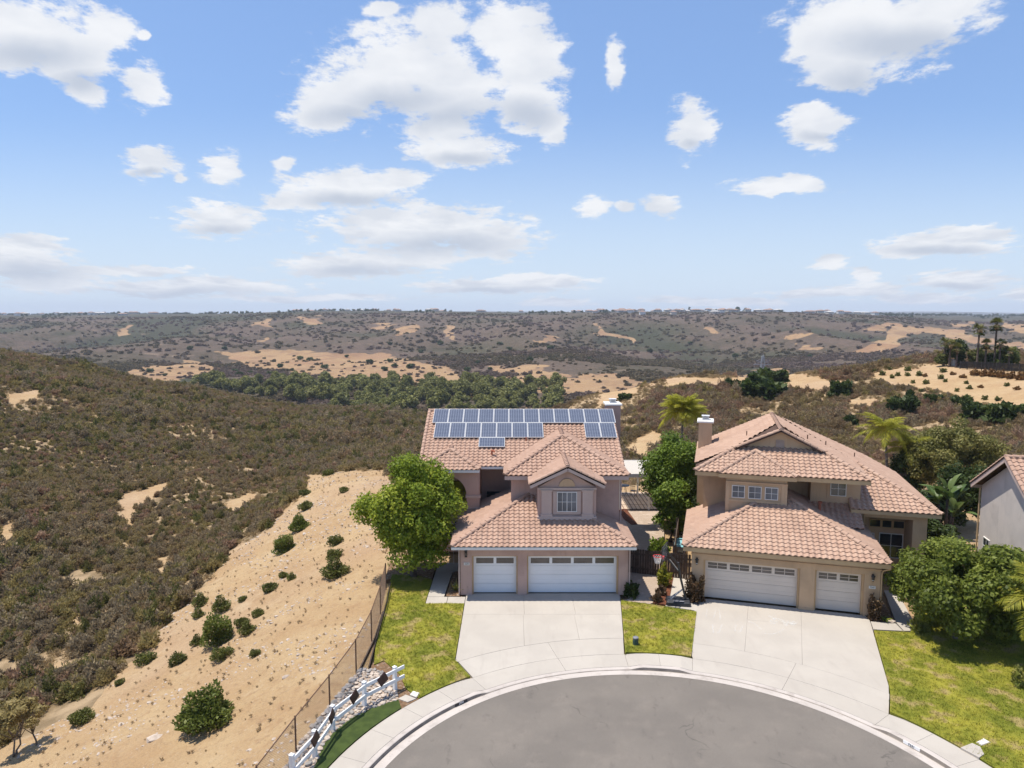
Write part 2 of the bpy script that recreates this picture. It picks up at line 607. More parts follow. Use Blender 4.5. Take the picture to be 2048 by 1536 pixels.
leafmat('leaf_bright', [(.08, .125, .014), (.23, .295, .026), (.46, .465, .058)], .42)
leafmat('leaf_citrus', [(.07, .095, .016), (.20, .235, .036), (.40, .40, .10)], .42)
leafmat('leaf_hedge', [(.055, .095, .012), (.15, .22, .022), (.33, .36, .05)])
leafmat('leaf_olive', [(.08, .088, .022), (.165, .162, .042), (.28, .24, .078)])
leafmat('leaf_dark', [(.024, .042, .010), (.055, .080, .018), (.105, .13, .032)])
leafmat('leaf_shrub', [(.055, .066, .016), (.125, .135, .030), (.21, .21, .052)])
leafmat('leaf_shrub_green', [(.065, .085, .016), (.135, .165, .03), (.23, .24, .06)])
leafmat('leaf_palm', [(.10, .12, .014), (.27, .27, .03), (.48, .42, .06)], .45)
leafmat('leaf_palm_yellow', [(.14, .15, .02), (.34, .33, .035), (.58, .54, .075)], .45)
leafmat('leaf_palm_far', [(.05, .06, .012), (.10, .11, .022), (.24, .20, .06)])
leafmat('leaf_banana', [(.05, .085, .018), (.10, .15, .035), (.20, .25, .09)], .3, .4)
leafmat('leaf_flax', [(.12, .15, .02), (.24, .25, .05), (.40, .36, .12)])
leafmat('leaf_red', [(.06, .045, .02), (.13, .075, .04), (.24, .17, .09)])
leafmat('leaf_riparian', [(.085, .088, .024), (.205, .205, .05), (.36, .33, .10)], .25)
leafmat('leaf_orange', [(.12, .055, .02), (.20, .10, .03), (.26, .16, .06)])
leafmat('chaparral_leaf', [(.12, .096, .036), (.245, .192, .070), (.35, .28, .108), (.45, .36, .19)], .45, .8, .4, .035, (.32, .235, .115))
leafmat('chaparral_grey', [(.14, .104, .062), (.28, .214, .130), (.41, .33, .205)], .4, .9, .4, .035, (.30, .222, .125))
leafmat('chaparral_red', [(.17, .105, .066), (.34, .212, .135), (.48, .325, .21)], .4, .9, .4, .05, (.22, .17, .075))
leafmat('chaparral_green', [(.07, .074, .022), (.155, .15, .042), (.25, .23, .075)], .35, .8, .4, .035, (.18, .145, .055))
leafmat('chaparral_far', [(.085, .074, .038), (.150, .122, .066), (.22, .17, .105)], .35, .9, .5, .006, (.20, .135, .122))
leafmat('dry_grass', [(.26, .18, .09), (.36, .26, .135), (.46, .35, .20)], .3, .9)
leafmat('dry_tuft', [(.33, .23, .125), (.42, .31, .18), (.50, .39, .25)], .2, .9)


def terrain_mat(t):
    d = t.attr('dirt')
    far = t.attr('far')
    # bare ground
    g = t.mix(t.ramp(t.noise(.25, 6, .6), .35, .65), (.45, .318, .176), (.395, .26, .138))
    g = t.mix(t.math('MULTIPLY', t.ramp(t.noise(1.6, 6, .65), .5, .7), .55), g, (.32, .195, .105))
    g = t.mix(t.math('MULTIPLY', t.ramp(t.noise(7, 5, .7), .55, .72), .6), g, (.56, .45, .33))
    g = t.mix(t.math('MULTIPLY', t.ramp(t.noise(.06, 4), .45, .65), .45), g, (.42, .29, .20))
    g = t.mix(t.math('MULTIPLY', t.ramp(t.noise(3.4, 6, .75), .52, .64), .5), g, (.29, .19, .11))
    g = t.mix(t.math('MULTIPLY', t.ramp(t.noise(.45, 6, .7), .55, .70), .45), g, (.52, .40, .255))
    g = t.mix(t.math('MULTIPLY', t.ramp(t.noise(14, 3, .7), .56, .68), .5), g, (.26, .18, .11))
    # ground under brush
    b = t.mix(t.ramp(t.noise(.5, 5), .4, .62), (.23, .165, .095), (.40, .29, .175))
    # far brush cover: clumps, purplish dry slopes, dark green draws
    f1 = t.noise(.075, 7, .8)
    f2 = t.noise(.006, 5, .6)
    f3 = t.noise(.20, 3, .6)
    rg = t.attr('ridge')
    fb = t.mix(t.ramp(f1, .36, .62), (.060, .050, .030), (.120, .088, .062))
    fb = t.mix(t.math('MULTIPLY', t.ramp(f2, .45, .60), .5), fb, (.160, .108, .088))
    fb = t.mix(t.math('MULTIPLY', t.ramp(f2, .46, .34), .7), fb, (.056, .058, .030))
    fb = t.mix(t.math('MULTIPLY', t.ramp(rg, .66, .84), .5), fb, (.145, .102, .080))
    fb = t.mix(t.math('MULTIPLY', t.ramp(rg, .58, .42), .85), fb, (.044, .048, .025))
    fb = t.mix(t.math('MULTIPLY', t.ramp(f3, .50, .66), .35), fb, (.066, .064, .040))
    fb = t.mix(t.math('MULTIPLY', t.ramp(t.noise(.22, 3, .8), .48, .62), .45), fb, (.048, .044, .030))
    fb = t.mix(t.math('MULTIPLY', t.ramp(t.noise(.018, 6, .75), .61, .70), .7), fb, (.26, .185, .13))
    b = t.mix(far, b, fb)
    gf = t.mix(t.math('MULTIPLY', t.ramp(t.noise(.03, 6, .7), .46, .60), .6), g, (.19, .125, .085))
    gf = t.mix(t.math('MULTIPLY', t.ramp(t.noise(.009, 5, .7), .48, .60), .6), gf, (.30, .175, .115))
    gf = t.mix(.42, gf, (.24, .135, .068))
    g = t.mix(far, g, gf)
    b = t.mix(t.attr('mesa'), b, t.mix(t.ramp(t.noise(.012, 5, .7), .4, .6), (.045, .05, .034), (.10, .085, .062)))
    edge = t.math('ADD', d, t.math('MULTIPLY', t.math('SUBTRACT', t.noise(.5, 5, .7), .5), .9))
    edgef = t.math('ADD', d, t.math('MULTIPLY', t.math('SUBTRACT', t.noise(.04, 6, .7), .5), 1.1))
    ed = t.N('ShaderNodeMix')
    t.L(far, ed.inputs[0])
    t.L(edge, ed.inputs[2])
    t.L(edgef, ed.inputs[3])
    c = t.mix(t.ramp(ed.outputs[0], .40, .60), b, g)
    h = t.math('ADD', t.noise(1.8, 6, .65), t.math('MULTIPLY', t.noise(9, 4, .7), .45))
    h = t.math('ADD', h, t.math('MULTIPLY', t.math('MULTIPLY', t.noise(.16, 4, .75), far), 14.0))
    t.bsdf(c, .95, .1, normal=t.bump(h, 1.0, .22))


mat('terrain', terrain_mat)


def chalk(t):
    n = t.bsdf((.78, .80, .80), .9, .1)
    a = t.math('MULTIPLY', t.ramp(t.noise(9, 5, .7), .40, .62), .26)
    t.L(a, n.inputs['Alpha'])


mat('chalk', chalk)


def patio_sheet(t):
    d = t.N('ShaderNodeBsdfPrincipled')
    t.set(d.inputs['Base Color'], (.80, .77, .72))
    d.inputs['Roughness'].default_value = .6
    tr = t.N('ShaderNodeBsdfTranslucent')
    t.set(tr.inputs[0], (.85, .80, .72))
    m = t.N('ShaderNodeMixShader')
    m.inputs[0].default_value = .55
    t.L(d.outputs[0], m.inputs[1])
    t.L(tr.outputs[0], m.inputs[2])
    t.L(m.outputs[0], t.out.inputs[0])


mat('patio_sheet', patio_sheet)


def haze_mat(t):
    v = t.N('ShaderNodeVolumePrincipled')
    v.inputs['Color'].default_value = (.80, .87, 1.0, 1)
    v.inputs['Density'].default_value = HAZE
    v.inputs['Anisotropy'].default_value = 0.0
    t.L(v.outputs[0], t.out.inputs['Volume'])


HAZE = 0.00010
mat('haze_air', haze_mat)

# ------------------------------------------------------------------ helpers
RNG = np.random.default_rng(11)


def link(o, parent=None):
    COL.objects.link(o)
    if parent is not None:
        o.parent = parent
    return o


def tag(o, label=None, cat=None, group=None, kind=None):
    if label:
        o['label'] = label
    if cat:
        o['category'] = cat
    if group:
        o['group'] = group
    if kind:
        o['kind'] = kind
    return o


def empty(name, loc=(0, 0, 0), rz=0.0, **kw):
    o = bpy.data.objects.new(name, None)
    o.empty_display_size = .3
    link(o)
    o.location = loc
    o.rotation_euler = (0, 0, rz)
    return tag(o, **kw)


class MB:
    def __init__(s):
        s.v, s.f, s.m, s.t = [], [], [], []

    def add(s, verts, faces, mi=0, tint=0.0):
        b = len(s.v)
        s.v.extend([tuple(p) for p in verts])
        for f in faces:
            s.f.append([b + i for i in f])
            s.m.append(mi)
            s.t.append(tint)
        return s

    def box(s, x0, x1, y0, y1, z0, z1, mi=0, M=None):
        p = [(x0, y0, z0), (x1, y0, z0), (x1, y1, z0), (x0, y1, z0), (x0, y0, z1), (x1, y0, z1), (x1, y1, z1), (x0, y1, z1)]
        if M is not None:
            p = [tuple(M @ Vector(q)) for q in p]
        return s.add(p, [(0, 3, 2, 1), (4, 5, 6, 7), (0, 1, 5, 4), (1, 2, 6, 5), (2, 3, 7, 6), (3, 0, 4, 7)], mi)

    def bbox(s, x0, x1, y0, y1, z0, z1, r=.02, mi=0, M=None):
        """box with chamfered vertical and top edges"""
        lo = [(x0 + r, y0), (x1 - r, y0), (x1, y0 + r), (x1, y1 - r), (x1 - r, y1), (x0 + r, y1), (x0, y1 - r), (x0, y0 + r)]
        cx, cy = (x0 + x1) / 2, (y0 + y1) / 2
        hi = [(cx + (x - cx) * (1 - 2 * r / max(x1 - x0, 1e-6)), cy + (y - cy) * (1 - 2 * r / max(y1 - y0, 1e-6))) for x, y in lo]
        p = [(x, y, z0) for x, y in lo] + [(x, y, z1 - r) for x, y in lo] + [(x, y, z1) for x, y in hi]
        if M is not None:
            p = [tuple(M @ Vector(q)) for q in p]
        f = [tuple(range(7, -1, -1)), tuple(range(16, 24))]
        for k in (0, 8):
            for i in range(8):
                j = (i + 1) % 8
                f.append((k + i, k + j, k + 8 + j, k + 8 + i))
        return s.add(p, f, mi)

    def beam(s, a, b, w, h=None, mi=0, up=(0, 0, 1)):
        """rectangular bar from a to b"""
        a, b = Vector(a), Vector(b)
        h = h or w
        d = (b - a)
        L = d.length
        d.normalize()
        u = Vector(up)
        if abs(d.dot(u)) > .97:
            u = Vector((0, 1, 0))
        r = d.cross(u).normalized()
        u = r.cross(d)
        M = Matrix(((d.x, r.x, u.x, a.x), (d.y, r.y, u.y, a.y), (d.z, r.z, u.z, a.z), (0, 0, 0, 1)))
        return s.box(0, L, -w / 2, w / 2, -h / 2, h / 2, mi, M)

    def tube(s, pts, rads, n=8, mi=0, cap=True, tint=0.0):
        pts = [Vector(p) for p in pts]
        if isinstance(rads, (int, float)):
            rads = [rads] * len(pts)
        vs, fs = [], []
        prev = None
        for i, p in enumerate(pts):
            d = (pts[min(i + 1, len(pts) - 1)] - pts[max(i - 1, 0)])
            d.normalize()
            u = prev if prev is not None else (Vector((0, 0, 1)) if abs(d.z) < .9 else Vector((1, 0, 0)))
            r = d.cross(u)
            if r.length < 1e-4:
                r = d.cross(Vector((0, 1, 0)))
            r.normalize()
            u = r.cross(d)
            prev = u
            for k in range(n):
                a = 2 * math.pi * k / n
                vs.append(p + r * (math.cos(a) * rads[i]) + u * (math.sin(a) * rads[i]))
        for i in range(len(pts) - 1):
            for k in range(n):
                j = (k + 1) % n
                fs.append((i * n + k, i * n + j, (i + 1) * n + j, (i + 1) * n + k))
        if cap:
            fs.append(tuple(range(n - 1, -1, -1)))
            fs.append(tuple(range((len(pts) - 1) * n, len(pts) * n)))
        return s.add(vs, fs, mi, tint)

    def poly(s, pts, mi=0):
        return s.add(pts, [tuple(range(len(pts)))], mi)

    def prism(s, pts2, z0, z1, mi=0):
        """pts2 counter-clockwise (x, y)"""
        a = sum(pts2[i][0] * pts2[(i + 1) % len(pts2)][1] - pts2[(i + 1) % len(pts2)][0] * pts2[i][1] for i in range(len(pts2)))
        if a < 0:
            pts2 = pts2[::-1]
        n = len(pts2)
        v = [(x, y, z0) for x, y in pts2] + [(x, y, z1) for x, y in pts2]
        f = [tuple(range(n - 1, -1, -1)), tuple(range(n, 2 * n))]
        f += [(i, (i + 1) % n, n + (i + 1) % n, n + i) for i in range(n)]
        return s.add(v, f, mi)

    def mesh(s, name, mats, smooth=False, tint=False):
        me = bpy.data.meshes.new(name)
        me.from_pydata(s.v, [], s.f)
        for m in (mats if isinstance(mats, (list, tuple)) else [mats]):
            me.materials.append(MATS[m])
        if any(s.m):
            me.polygons.foreach_set('material_index', s.m)
        if smooth:
            me.polygons.foreach_set('use_smooth', [True] * len(s.f))
        if tint:
            a = me.attributes.new('tint', 'FLOAT', 'FACE')
            a.data.foreach_set('value', s.t)
        me.update()
        return me

    def build(s, name, mats, parent=None, smooth=False, tint=False, **kw):
        o = bpy.data.objects.new(name, s.mesh(name, mats, smooth, tint))
        link(o, parent)
        return tag(o, **kw)


def np_mesh(name, V, Fq, mat_names, tint=None, smooth=False, mi=None):
    """mesh from numpy arrays of equal-sided faces"""
    me = bpy.data.meshes.new(name)
    V = np.asarray(V, np.float32)
    Fq = np.asarray(Fq, np.int32)
    k = Fq.shape[1]
    me.vertices.add(len(V))
    me.vertices.foreach_set('co', V.ravel())
    me.loops.add(Fq.size)
    me.loops.foreach_set('vertex_index', Fq.ravel())
    me.polygons.add(len(Fq))
    me.polygons.foreach_set('loop_start', np.arange(0, Fq.size, k, dtype=np.int32))
    for m in (mat_names if isinstance(mat_names, (list, tuple)) else [mat_names]):
        me.materials.append(MATS[m])
    if mi is not None:
        me.polygons.foreach_set('material_index', np.asarray(mi, np.int32))
    if smooth:
        me.polygons.foreach_set('use_smooth', np.ones(len(Fq), bool))
    if tint is not None:
        a = me.attributes.new('tint', 'FLOAT', 'FACE')
        a.data.foreach_set('value', np.asarray(tint, np.float32))
    me.update(calc_edges=True)
    return me


# ---- numpy noise
_perm = RNG.random((64, 64)).astype(np.float64)


def vnoise(x, y):
    xi, yi = np.floor(x).astype(int), np.floor(y).astype(int)
    fx, fy = x - xi, y - yi
    fx = fx * fx * (3 - 2 * fx)
    fy = fy * fy * (3 - 2 * fy)
    g = lambda i, j: _perm[(xi + i) & 63, (yi + j) & 63]
    return (g(0, 0) * (1 - fx) + g(1, 0) * fx) * (1 - fy) + (g(0, 1) * (1 - fx) + g(1, 1) * fx) * fy


def fbm(x, y, o=4, gain=.5):
    r, a, s = 0, 1., 0
    for k in range(o):
        r = r + a * vnoise(x * 2 ** k + 17 * k, y * 2 ** k + 31 * k)
        s += a
        a *= gain
    return r / s


def ridged(x, y, o=4):
    r, a, s = 0, 1., 0
    for k in range(o):
        r = r + a * (1 - np.abs(2 * vnoise(x * 2 ** k + 13 * k, y * 2 ** k + 7 * k) - 1))
        s += a
        a *= .5
    return r / s


# ------------------------------------------------------------------ terrain
def uvz(u, v, z):
    x, y = gp(u, v, z)
    return (x, y, z)


def uY(u, Y, z):
    d = (u - 1024) / FPX
    dep = Y * math.cos(PITCH) - (z - CAMH) * math.sin(PITCH)
    return (d * dep, Y, z)


TP = [  # near left: the pad edge and the graded slope
    (-8, 21, -.5), (-8, 30, -.4), (-8.6, 40, -.4), (-10, 52, -.5), (-13, 62, -.8), (-16, 72, -1.6),
    (-14, 24, -2.6), (-15, 33, -2.9), (-15.5, 45, -2.4), (-16.5, 57, -2.0),
    (-23, 26, -5.8), (-23.5, 33, -5.9), (-23, 41, -5.6), (-22.5, 51, -4.8), (-22, 61, -4.0), (-22, 72, -3.0),
    (-36, 40, -8.6), (-42, 55, -9.4), (-34, 66, -8.6), (-30, 85, -8.5),
    (-9, 14, -.8), (-22, 14, -5.5), (-40, 20, -8),
    uvz(0, 1100, -9), uvz(200, 1000, -9.5), uvz(400, 960, -9.5), uvz(0, 900, -6), uvz(200, 870, -7.5), uvz(400, 880, -10),
    uvz(600, 900, -12), uvz(800, 875, -12.5), uvz(0, 780, -1), uvz(200, 800, -4.5), uvz(420, 815, -9.5), uvz(620, 845, -13),
    # crest of the left hill
    uvz(-250, 680, 7), uvz(0, 706, 3), uvz(100, 726, .5), uvz(200, 747, -3), uvz(300, 765, -6), uvz(400, 779, -9),
    uvz(520, 803, -12), uvz(650, 818, -14), uvz(780, 830, -16), uvz(860, 850, -15.5),
    # behind that crest
    uY(-250, 330, -10), uY(0, 330, -14), uY(200, 320, -24), uY(400, 310, -31), uY(620, 300, -34), uY(820, 290, -36), uY(900, 280, -35),
    # pad
    (0, 30, -.3), (0, 50, -.3), (15, 30, -.3), (25, 40, -.3), (10, 60, -.4), (25, 58, -.4), (40, 45, -.2), (40, 30, 0), (0, 18, -.3), (20, 18, -.2),
    (2, 68, -2.2), (14, 70, -2.6), (28, 70, -1.6), (44, 66, .0),
    # ground right behind the houses
    uvz(1000, 850, -13), uvz(1120, 850, -9), uvz(1250, 900, -5.5), uvz(1260, 850, -5), uvz(1400, 860, -3.6), uvz(1600, 850, -2.2), uvz(1700, 880, -2.2), uvz(1850, 850, -1), uvz(2000, 860, 0),
    # right ridge
    uvz(1110, 820, -9), uvz(1180, 800, -6), uvz(1260, 783, -3.5), uvz(1340, 762, -1), uvz(1450, 760, 0), uvz(1500, 790, -1), uvz(1600, 755, 1.2), uvz(1640, 800, 0),
    uvz(1720, 747, 2.6), uvz(1760, 790, 1.3), uvz(1880, 733, 4.3), uvz(1900, 775, 2.7), uvz(2048, 745, 4.4), uvz(2048, 800, 2.6), uvz(2300, 740, 5), uvz(2300, 820, 3),
    # behind the right ridge
    uY(1110, 260, -34), uY(1250, 290, -32), uY(1340, 300, -30), uY(1500, 300, -28), uY(1700, 300, -26), uY(1900, 180, 3), uY(1900, 300, -20), uY(2048, 190, 3.5), uY(2048, 330, -18), uY(2300, 320, -14),
    # valley floor
    uY(300, 480, -38), uY(600, 420, -39), uY(900, 420, -39), uY(1150, 430, -38), uY(1400, 480, -36), uY(1800, 520, -34), uY(2200, 560, -30),
    uvz(330, 762, -37), uvz(600, 758, -38), uvz(900, 768, -38), uvz(1200, 772, -36), uvz(100, 740, -34), uvz(-200, 735, -30),
    # meadow
    uvz(300, 722, -34), uvz(600, 722, -36), uvz(900, 740, -37), uvz(1100, 745, -35), uvz(1400, 735, -33), uvz(1700, 720, -30), uvz(2100, 715, -28),
    uvz(300, 700, -31), uvz(600, 700, -33), uvz(850, 712, -33), uvz(50, 700, -30),
    # far slopes to the mesa
    uvz(0, 680, -24), uvz(300, 680, -24), uvz(600, 685, -27), uvz(900, 695, -28), uvz(1200, 700, -27), uvz(1500, 700, -27), uvz(1800, 700, -26), uvz(2100, 695, -24),
    uvz(0, 655, -10), uvz(300, 655, -10), uvz(600, 655, -10), uvz(900, 660, -14), uvz(1200, 668, -17), uvz(1500, 668, -17), uvz(1760, 672, -16), uvz(2100, 668, -15),
    uvz(1900, 655, -10), uvz(2000, 650, -8),
    uvz(-300, 641, 1), uvz(0, 641, 1), uvz(300, 641, 1), uvz(600, 641, 2), uvz(900, 642, 1), uvz(1200, 644, 0), uvz(1500, 646, -1), uvz(1800, 648, -3), uvz(2100, 646, -2), uvz(2400, 646, -2),
    uY(-300, 2900, 7), uY(0, 2900, 7), uY(500, 2900, 8), uY(1000, 2900, 8), uY(1500, 2900, 7), uY(2048, 2900, 6), uY(2400, 2900, 6),
    uY(-300, 4500, 10), uY(300, 4500, 10), uY(1000, 4500, 10), uY(1700, 4500, 9), uY(2400, 4500, 9),
    uY(-300, 9000, 8), uY(100, 9000, 8), uY(520, 9000, 14), uY(700, 9000, 36), uY(1000, 9000, 48), uY(1200, 9000, 40), uY(1450, 9000, 22), uY(1700, 9000, 40), uY(1900, 9000, 44), uY(2300, 9000, 30),
]


def warp_xy(X, Y):
    return 3.0 * X / Y, np.log(Y)


def fit_tps(P, lam=1e-4):
    P = np.array(P, float)
    a, b = warp_xy(P[:, 0], P[:, 1])
    Q = np.c_[a, b]
    n = len(Q)
    D = np.linalg.norm(Q[:, None] - Q[None], axis=2)
    K = np.where(D > 0, D ** 2 * np.log(D + 1e-12), 0) + lam * np.eye(n)
    A = np.zeros((n + 3, n + 3))
    A[:n, :n] = K
    A[:n, n:] = np.c_[np.ones(n), Q]
    A[n:, :n] = A[:n, n:].T
    # heights are fitted as view angles, so near and far errors weigh alike
    w = np.linalg.solve(A, np.r_[(P[:, 2] - CAMH) / P[:, 1], 0, 0, 0])
    return Q, w


TQ, TW = fit_tps(TP)
PAD = [(-6.9, -30), (-7.3, 19), (-7.6, 22), (-7.05, 25.5), (-6.75, 29), (-6.8, 35), (-7.4, 39), (-7.6, 44), (-8.2, 52), (-8.5, 58), (-2, 60.5), (8, 61.5), (30, 61), (46, 58), (70, 55), (70, -30)]


def seg_dist(X, Y, poly):
    """signed distance to a polygon, negative inside"""
    d = np.full(X.shape, 1e9)
    ins = np.zeros(X.shape, bool)
    n = len(poly)
    for i in range(n):
        x0, y0 = poly[i]
        x1, y1 = poly[(i + 1) % n]
        ex, ey = x1 - x0, y1 - y0
        t = np.clip(((X - x0) * ex + (Y - y0) * ey) / (ex * ex + ey * ey), 0, 1)
        d = np.minimum(d, np.hypot(X - x0 - t * ex, Y - y0 - t * ey))
        c = ((y0 > Y) != (y1 > Y))
        with np.errstate(divide='ignore', invalid='ignore'):
            xi = (x1 - x0) * (Y - y0) / (y1 - y0 if y1 != y0 else 1e-9) + x0
        ins ^= c & (X < xi)
    return np.where(ins, -d, d)


def smooth01(x):
    x = np.clip(x, 0, 1)
    return x * x * (3 - 2 * x)


def ridge_of(x, y):
    return ridged(x / 300 + .5 * fbm(x / 190, y / 190, 3), y / 620 + .2 * fbm(x / 120, y / 160, 3), 4)


def terrain_z(X, Y):
    X = np.asarray(X, float)
    Y = np.maximum(np.asarray(Y, float), 6.0)
    sh = X.shape
    x, y = X.ravel(), Y.ravel()
    a, b = warp_xy(x, y)
    z = np.empty(len(x))
    for i in range(0, len(x), 20000):
        q = np.c_[a[i:i + 20000], b[i:i + 20000]]
        D = np.linalg.norm(q[:, None] - TQ[None], axis=2)
        K = np.where(D > 0, D ** 2 * np.log(D + 1e-12), 0)
        n = len(TQ)
        z[i:i + 20000] = K @ TW[:n] + TW[n] + q @ TW[n + 1:]
    z = z * y + CAMH
    # gullies on the far slopes, small swells nearby
    fm = smooth01((y - 520) / 450) * smooth01((1550 - y) / 450)
    z += fm * (ridge_of(x, y) - .76) * 58
    fm2 = smooth01((y - 700) / 400) * smooth01((1700 - y) / 400)
    z += fm2 * (fbm(x / 60, y / 110, 4) - .5) * 7
    nm = smooth01((y - 60) / 80) * smooth01((500 - y) / 150)
    z += nm * (fbm(x / 22, y / 30, 4) - .5) * 3.2
    sm = smooth01((-9 - x) / 4) * smooth01((90 - y) / 40)
    z += sm * ((fbm(x / 3.0, y / 3.0, 4) - .5) * .45 - (ridged(y / 2.6 + .8 * fbm(x / 4, y / 4, 2), x / 14, 3) - .6) * .34)
    sd = seg_dist(x, y, PAD)
    m = smooth01(1 - sd / 2.2)
    z = z * (1 - m) + (-.20) * m
    return z.reshape(sh)


DIRT = [  # polygons in photo pixels: bare ground seen there
    [(-40, 1560), (-40, 1500), (60, 1478), (120, 1440), (180, 1420), (210, 1375), (250, 1330), (300, 1300), (330, 1240), (395, 1180), (440, 1130), (480, 1085), (545, 1060), (565, 1020), (605, 985), (615, 950), (770, 938), (820, 1000), (800, 1180), (780, 1560), (1000, 2600), (-300, 2600)],
    [(245, 985), (300, 975), (352, 960), (330, 990), (275, 1010), (262, 1060), (235, 1075), (240, 1030)],
    [(95, 1325), (140, 1320), (135, 1350), (105, 1368)], [(310, 1120), (335, 1110), (335, 1150), (315, 1160)], [(440, 1010), (500, 985), (520, 990), (470, 1035)],
    [(10, 790), (60, 778), (95, 782), (70, 800), (30, 812)], [(130, 1240), (160, 1240), (160, 1262), (140, 1262)], [(0, 1050), (30, 1040), (25, 1090), (0, 1100)], [(60, 1200), (85, 1195), (80, 1225)],
    [(430, 708), (520, 700), (640, 703), (750, 708), (840, 724), (925, 752), (880, 775), (760, 764), (640, 750), (560, 742), (480, 728)], [(235, 748), (300, 730), (400, 722), (440, 738), (380, 756), (300, 762)],
    [(860, 765), (960, 752), (1100, 748), (1230, 750), (1340, 772), (1240, 775), (1110, 790), (940, 782)],
    [(780, 826), (860, 832), (870, 838), (800, 834)], [(1040, 815), (1110, 812), (1110, 820), (1040, 822)],
    [(1725, 747), (1790, 738), (1880, 725), (1960, 738), (2100, 748), (2100, 850), (2010, 815), (1940, 800), (1860, 780), (1780, 772)],
    [(1690, 800), (1760, 795), (1740, 815), (1700, 812)], [(1480, 745), (1560, 740), (1640, 752), (1700, 770), (1640, 785), (1560, 775), (1440, 770)], [(1330, 755), (1450, 752), (1440, 772), (1330, 775)],
    [(1700, 700), (1735, 690), (1775, 682), (1768, 662), (1795, 650), (1830, 650), (1890, 656), (1950, 668), (2010, 684), (2100, 690), (2100, 700), (2000, 694), (1930, 680), (1870, 668), (1815, 668), (1800, 690), (1760, 702)],
    [(1720, 655), (1780, 647), (1792, 655), (1745, 660)], [(1560, 682), (1612, 660), (1620, 664), (1580, 684)], [(1402, 652), (1430, 660), (1455, 670), (1420, 668), (1400, 660)],
    [(1188, 645), (1196, 648), (1197, 658), (1215, 666), (1245, 671), (1262, 675), (1275, 690), (1268, 693), (1255, 680), (1215, 672), (1190, 662)],
    [(230, 660), (262, 655), (262, 668), (235, 672)], [(790, 660), (830, 648), (840, 658), (800, 672)], [(885, 650), (905, 652), (905, 680), (895, 680)], [(600, 640), (640, 636), (640, 646), (600, 648)],
    [(500, 645), (545, 640), (548, 652), (510, 655)], [(735, 652), (790, 650), (770, 662), (740, 662)], [(515, 676), (535, 672), (535, 684), (515, 686)],
    [(2000, 645), (2060, 650), (2060, 668), (2020, 660)], [(1900, 648), (1950, 645), (1940, 654), (1900, 654)], [(985, 735), (1040, 730), (1100, 735), (1090, 748), (1000, 748)],
    [(1600, 690), (1640, 700), (1630, 706), (1595, 700)], [(1060, 683), (1110, 672), (1120, 680), (1070, 690)],
    [(1240, 900), (1300, 860), (1330, 880), (1290, 930)], [(1200, 770), (1290, 768), (1260, 800), (1190, 815)],
]


def dirt_at(X, Y, Z, jit=1.0):
    u, v = proj(X, Y, Z)
    jit = np.where(Y > 350, 1.8, 1.0) * jit
    nx = (fbm(X / (Y * .03), np.log(Y) * 25, 4) - .5) * 26 * jit
    ny = (fbm(X / (Y * .03) + 40, np.log(Y) * 25 + 9, 4) - .5) * 12 * jit
    d = np.full(np.shape(X), -99.0)
    for p in DIRT:
        d = np.maximum(d, -seg_dist(u + nx, v + ny, p))
    return np.clip(.5 + d / 8.0, 0, 1)


def make_terrain():
    s = np.concatenate([np.linspace(-2.4, -.86, 40)[:-1], np.linspace(-.86, .86, 620), np.linspace(.86, 2.4, 40)[1:]])
    ly = np.concatenate([np.linspace(math.log(8), math.log(22), 40)[:-1], np.linspace(math.log(22), math.log(120), 260)[:-1],
                         np.linspace(math.log(120), math.log(2600), 420)[:-1], np.linspace(math.log(2600), math.log(9000), 30)])
    Yv = np.exp(ly)
    S, Y = np.meshgrid(s, Yv)
    X = S * Y
    Z = terrain_z(X, Y)
    nr, nc = X.shape
    V = np.c_[X.ravel(), Y.ravel(), Z.ravel()]
    i = np.arange(nr * nc).reshape(nr, nc)
    F = np.c_[i[:-1, :-1].ravel(), i[:-1, 1:].ravel(), i[1:, 1:].ravel(), i[1:, :-1].ravel()]
    me = np_mesh('terrain', V, F, 'terrain', smooth=True)
    d = dirt_at(V[:, 0], V[:, 1], V[:, 2])
    inpad = seg_dist(V[:, 0], V[:, 1], PAD) < .4
    d = np.where(inpad, 1.0, d)
    a = me.attributes.new('dirt', 'FLOAT', 'POINT')
    a.data.foreach_set('value', d.astype(np.float32))
    a = me.attributes.new('ridge', 'FLOAT', 'POINT')
    a.data.foreach_set('value', ridge_of(V[:, 0], V[:, 1]).astype(np.float32))
    a = me.attributes.new('mesa', 'FLOAT', 'POINT')
    a.data.foreach_set('value', smooth01((V[:, 1] - 1500) / 500).astype(np.float32))
    a = me.attributes.new('far', 'FLOAT', 'POINT')
    a.data.foreach_set('value', smooth01((V[:, 1] - 230) / 150).astype(np.float32))
    o = bpy.data.objects.new('terrain', me)
    link(o)
    tag(o, 'rolling brush covered canyon land with bare tan slopes, running out to the far mesa', 'terrain', kind='structure')
    return o


make_terrain()


def tz(x, y):
    return float(terrain_z(np.array([x]), np.array([y]))[0])


def hit(u, v, y0=15.0, y1=3000.0):
    """first terrain point seen at photo pixel u, v"""
    d = px_dir(u, v)
    Y = np.exp(np.linspace(math.log(y0), math.log(y1), 900))
    t = Y / d[1]
    X, Z = d[0] * t, CAMH + d[2] * t
    below = Z < terrain_z(X, Y)
    i = int(np.argmax(below))
    if not below[i]:
        i = len(Y) - 1
    return float(X[i]), float(Y[i]), float(terrain_z(X[i:i + 1], Y[i:i + 1])[0])


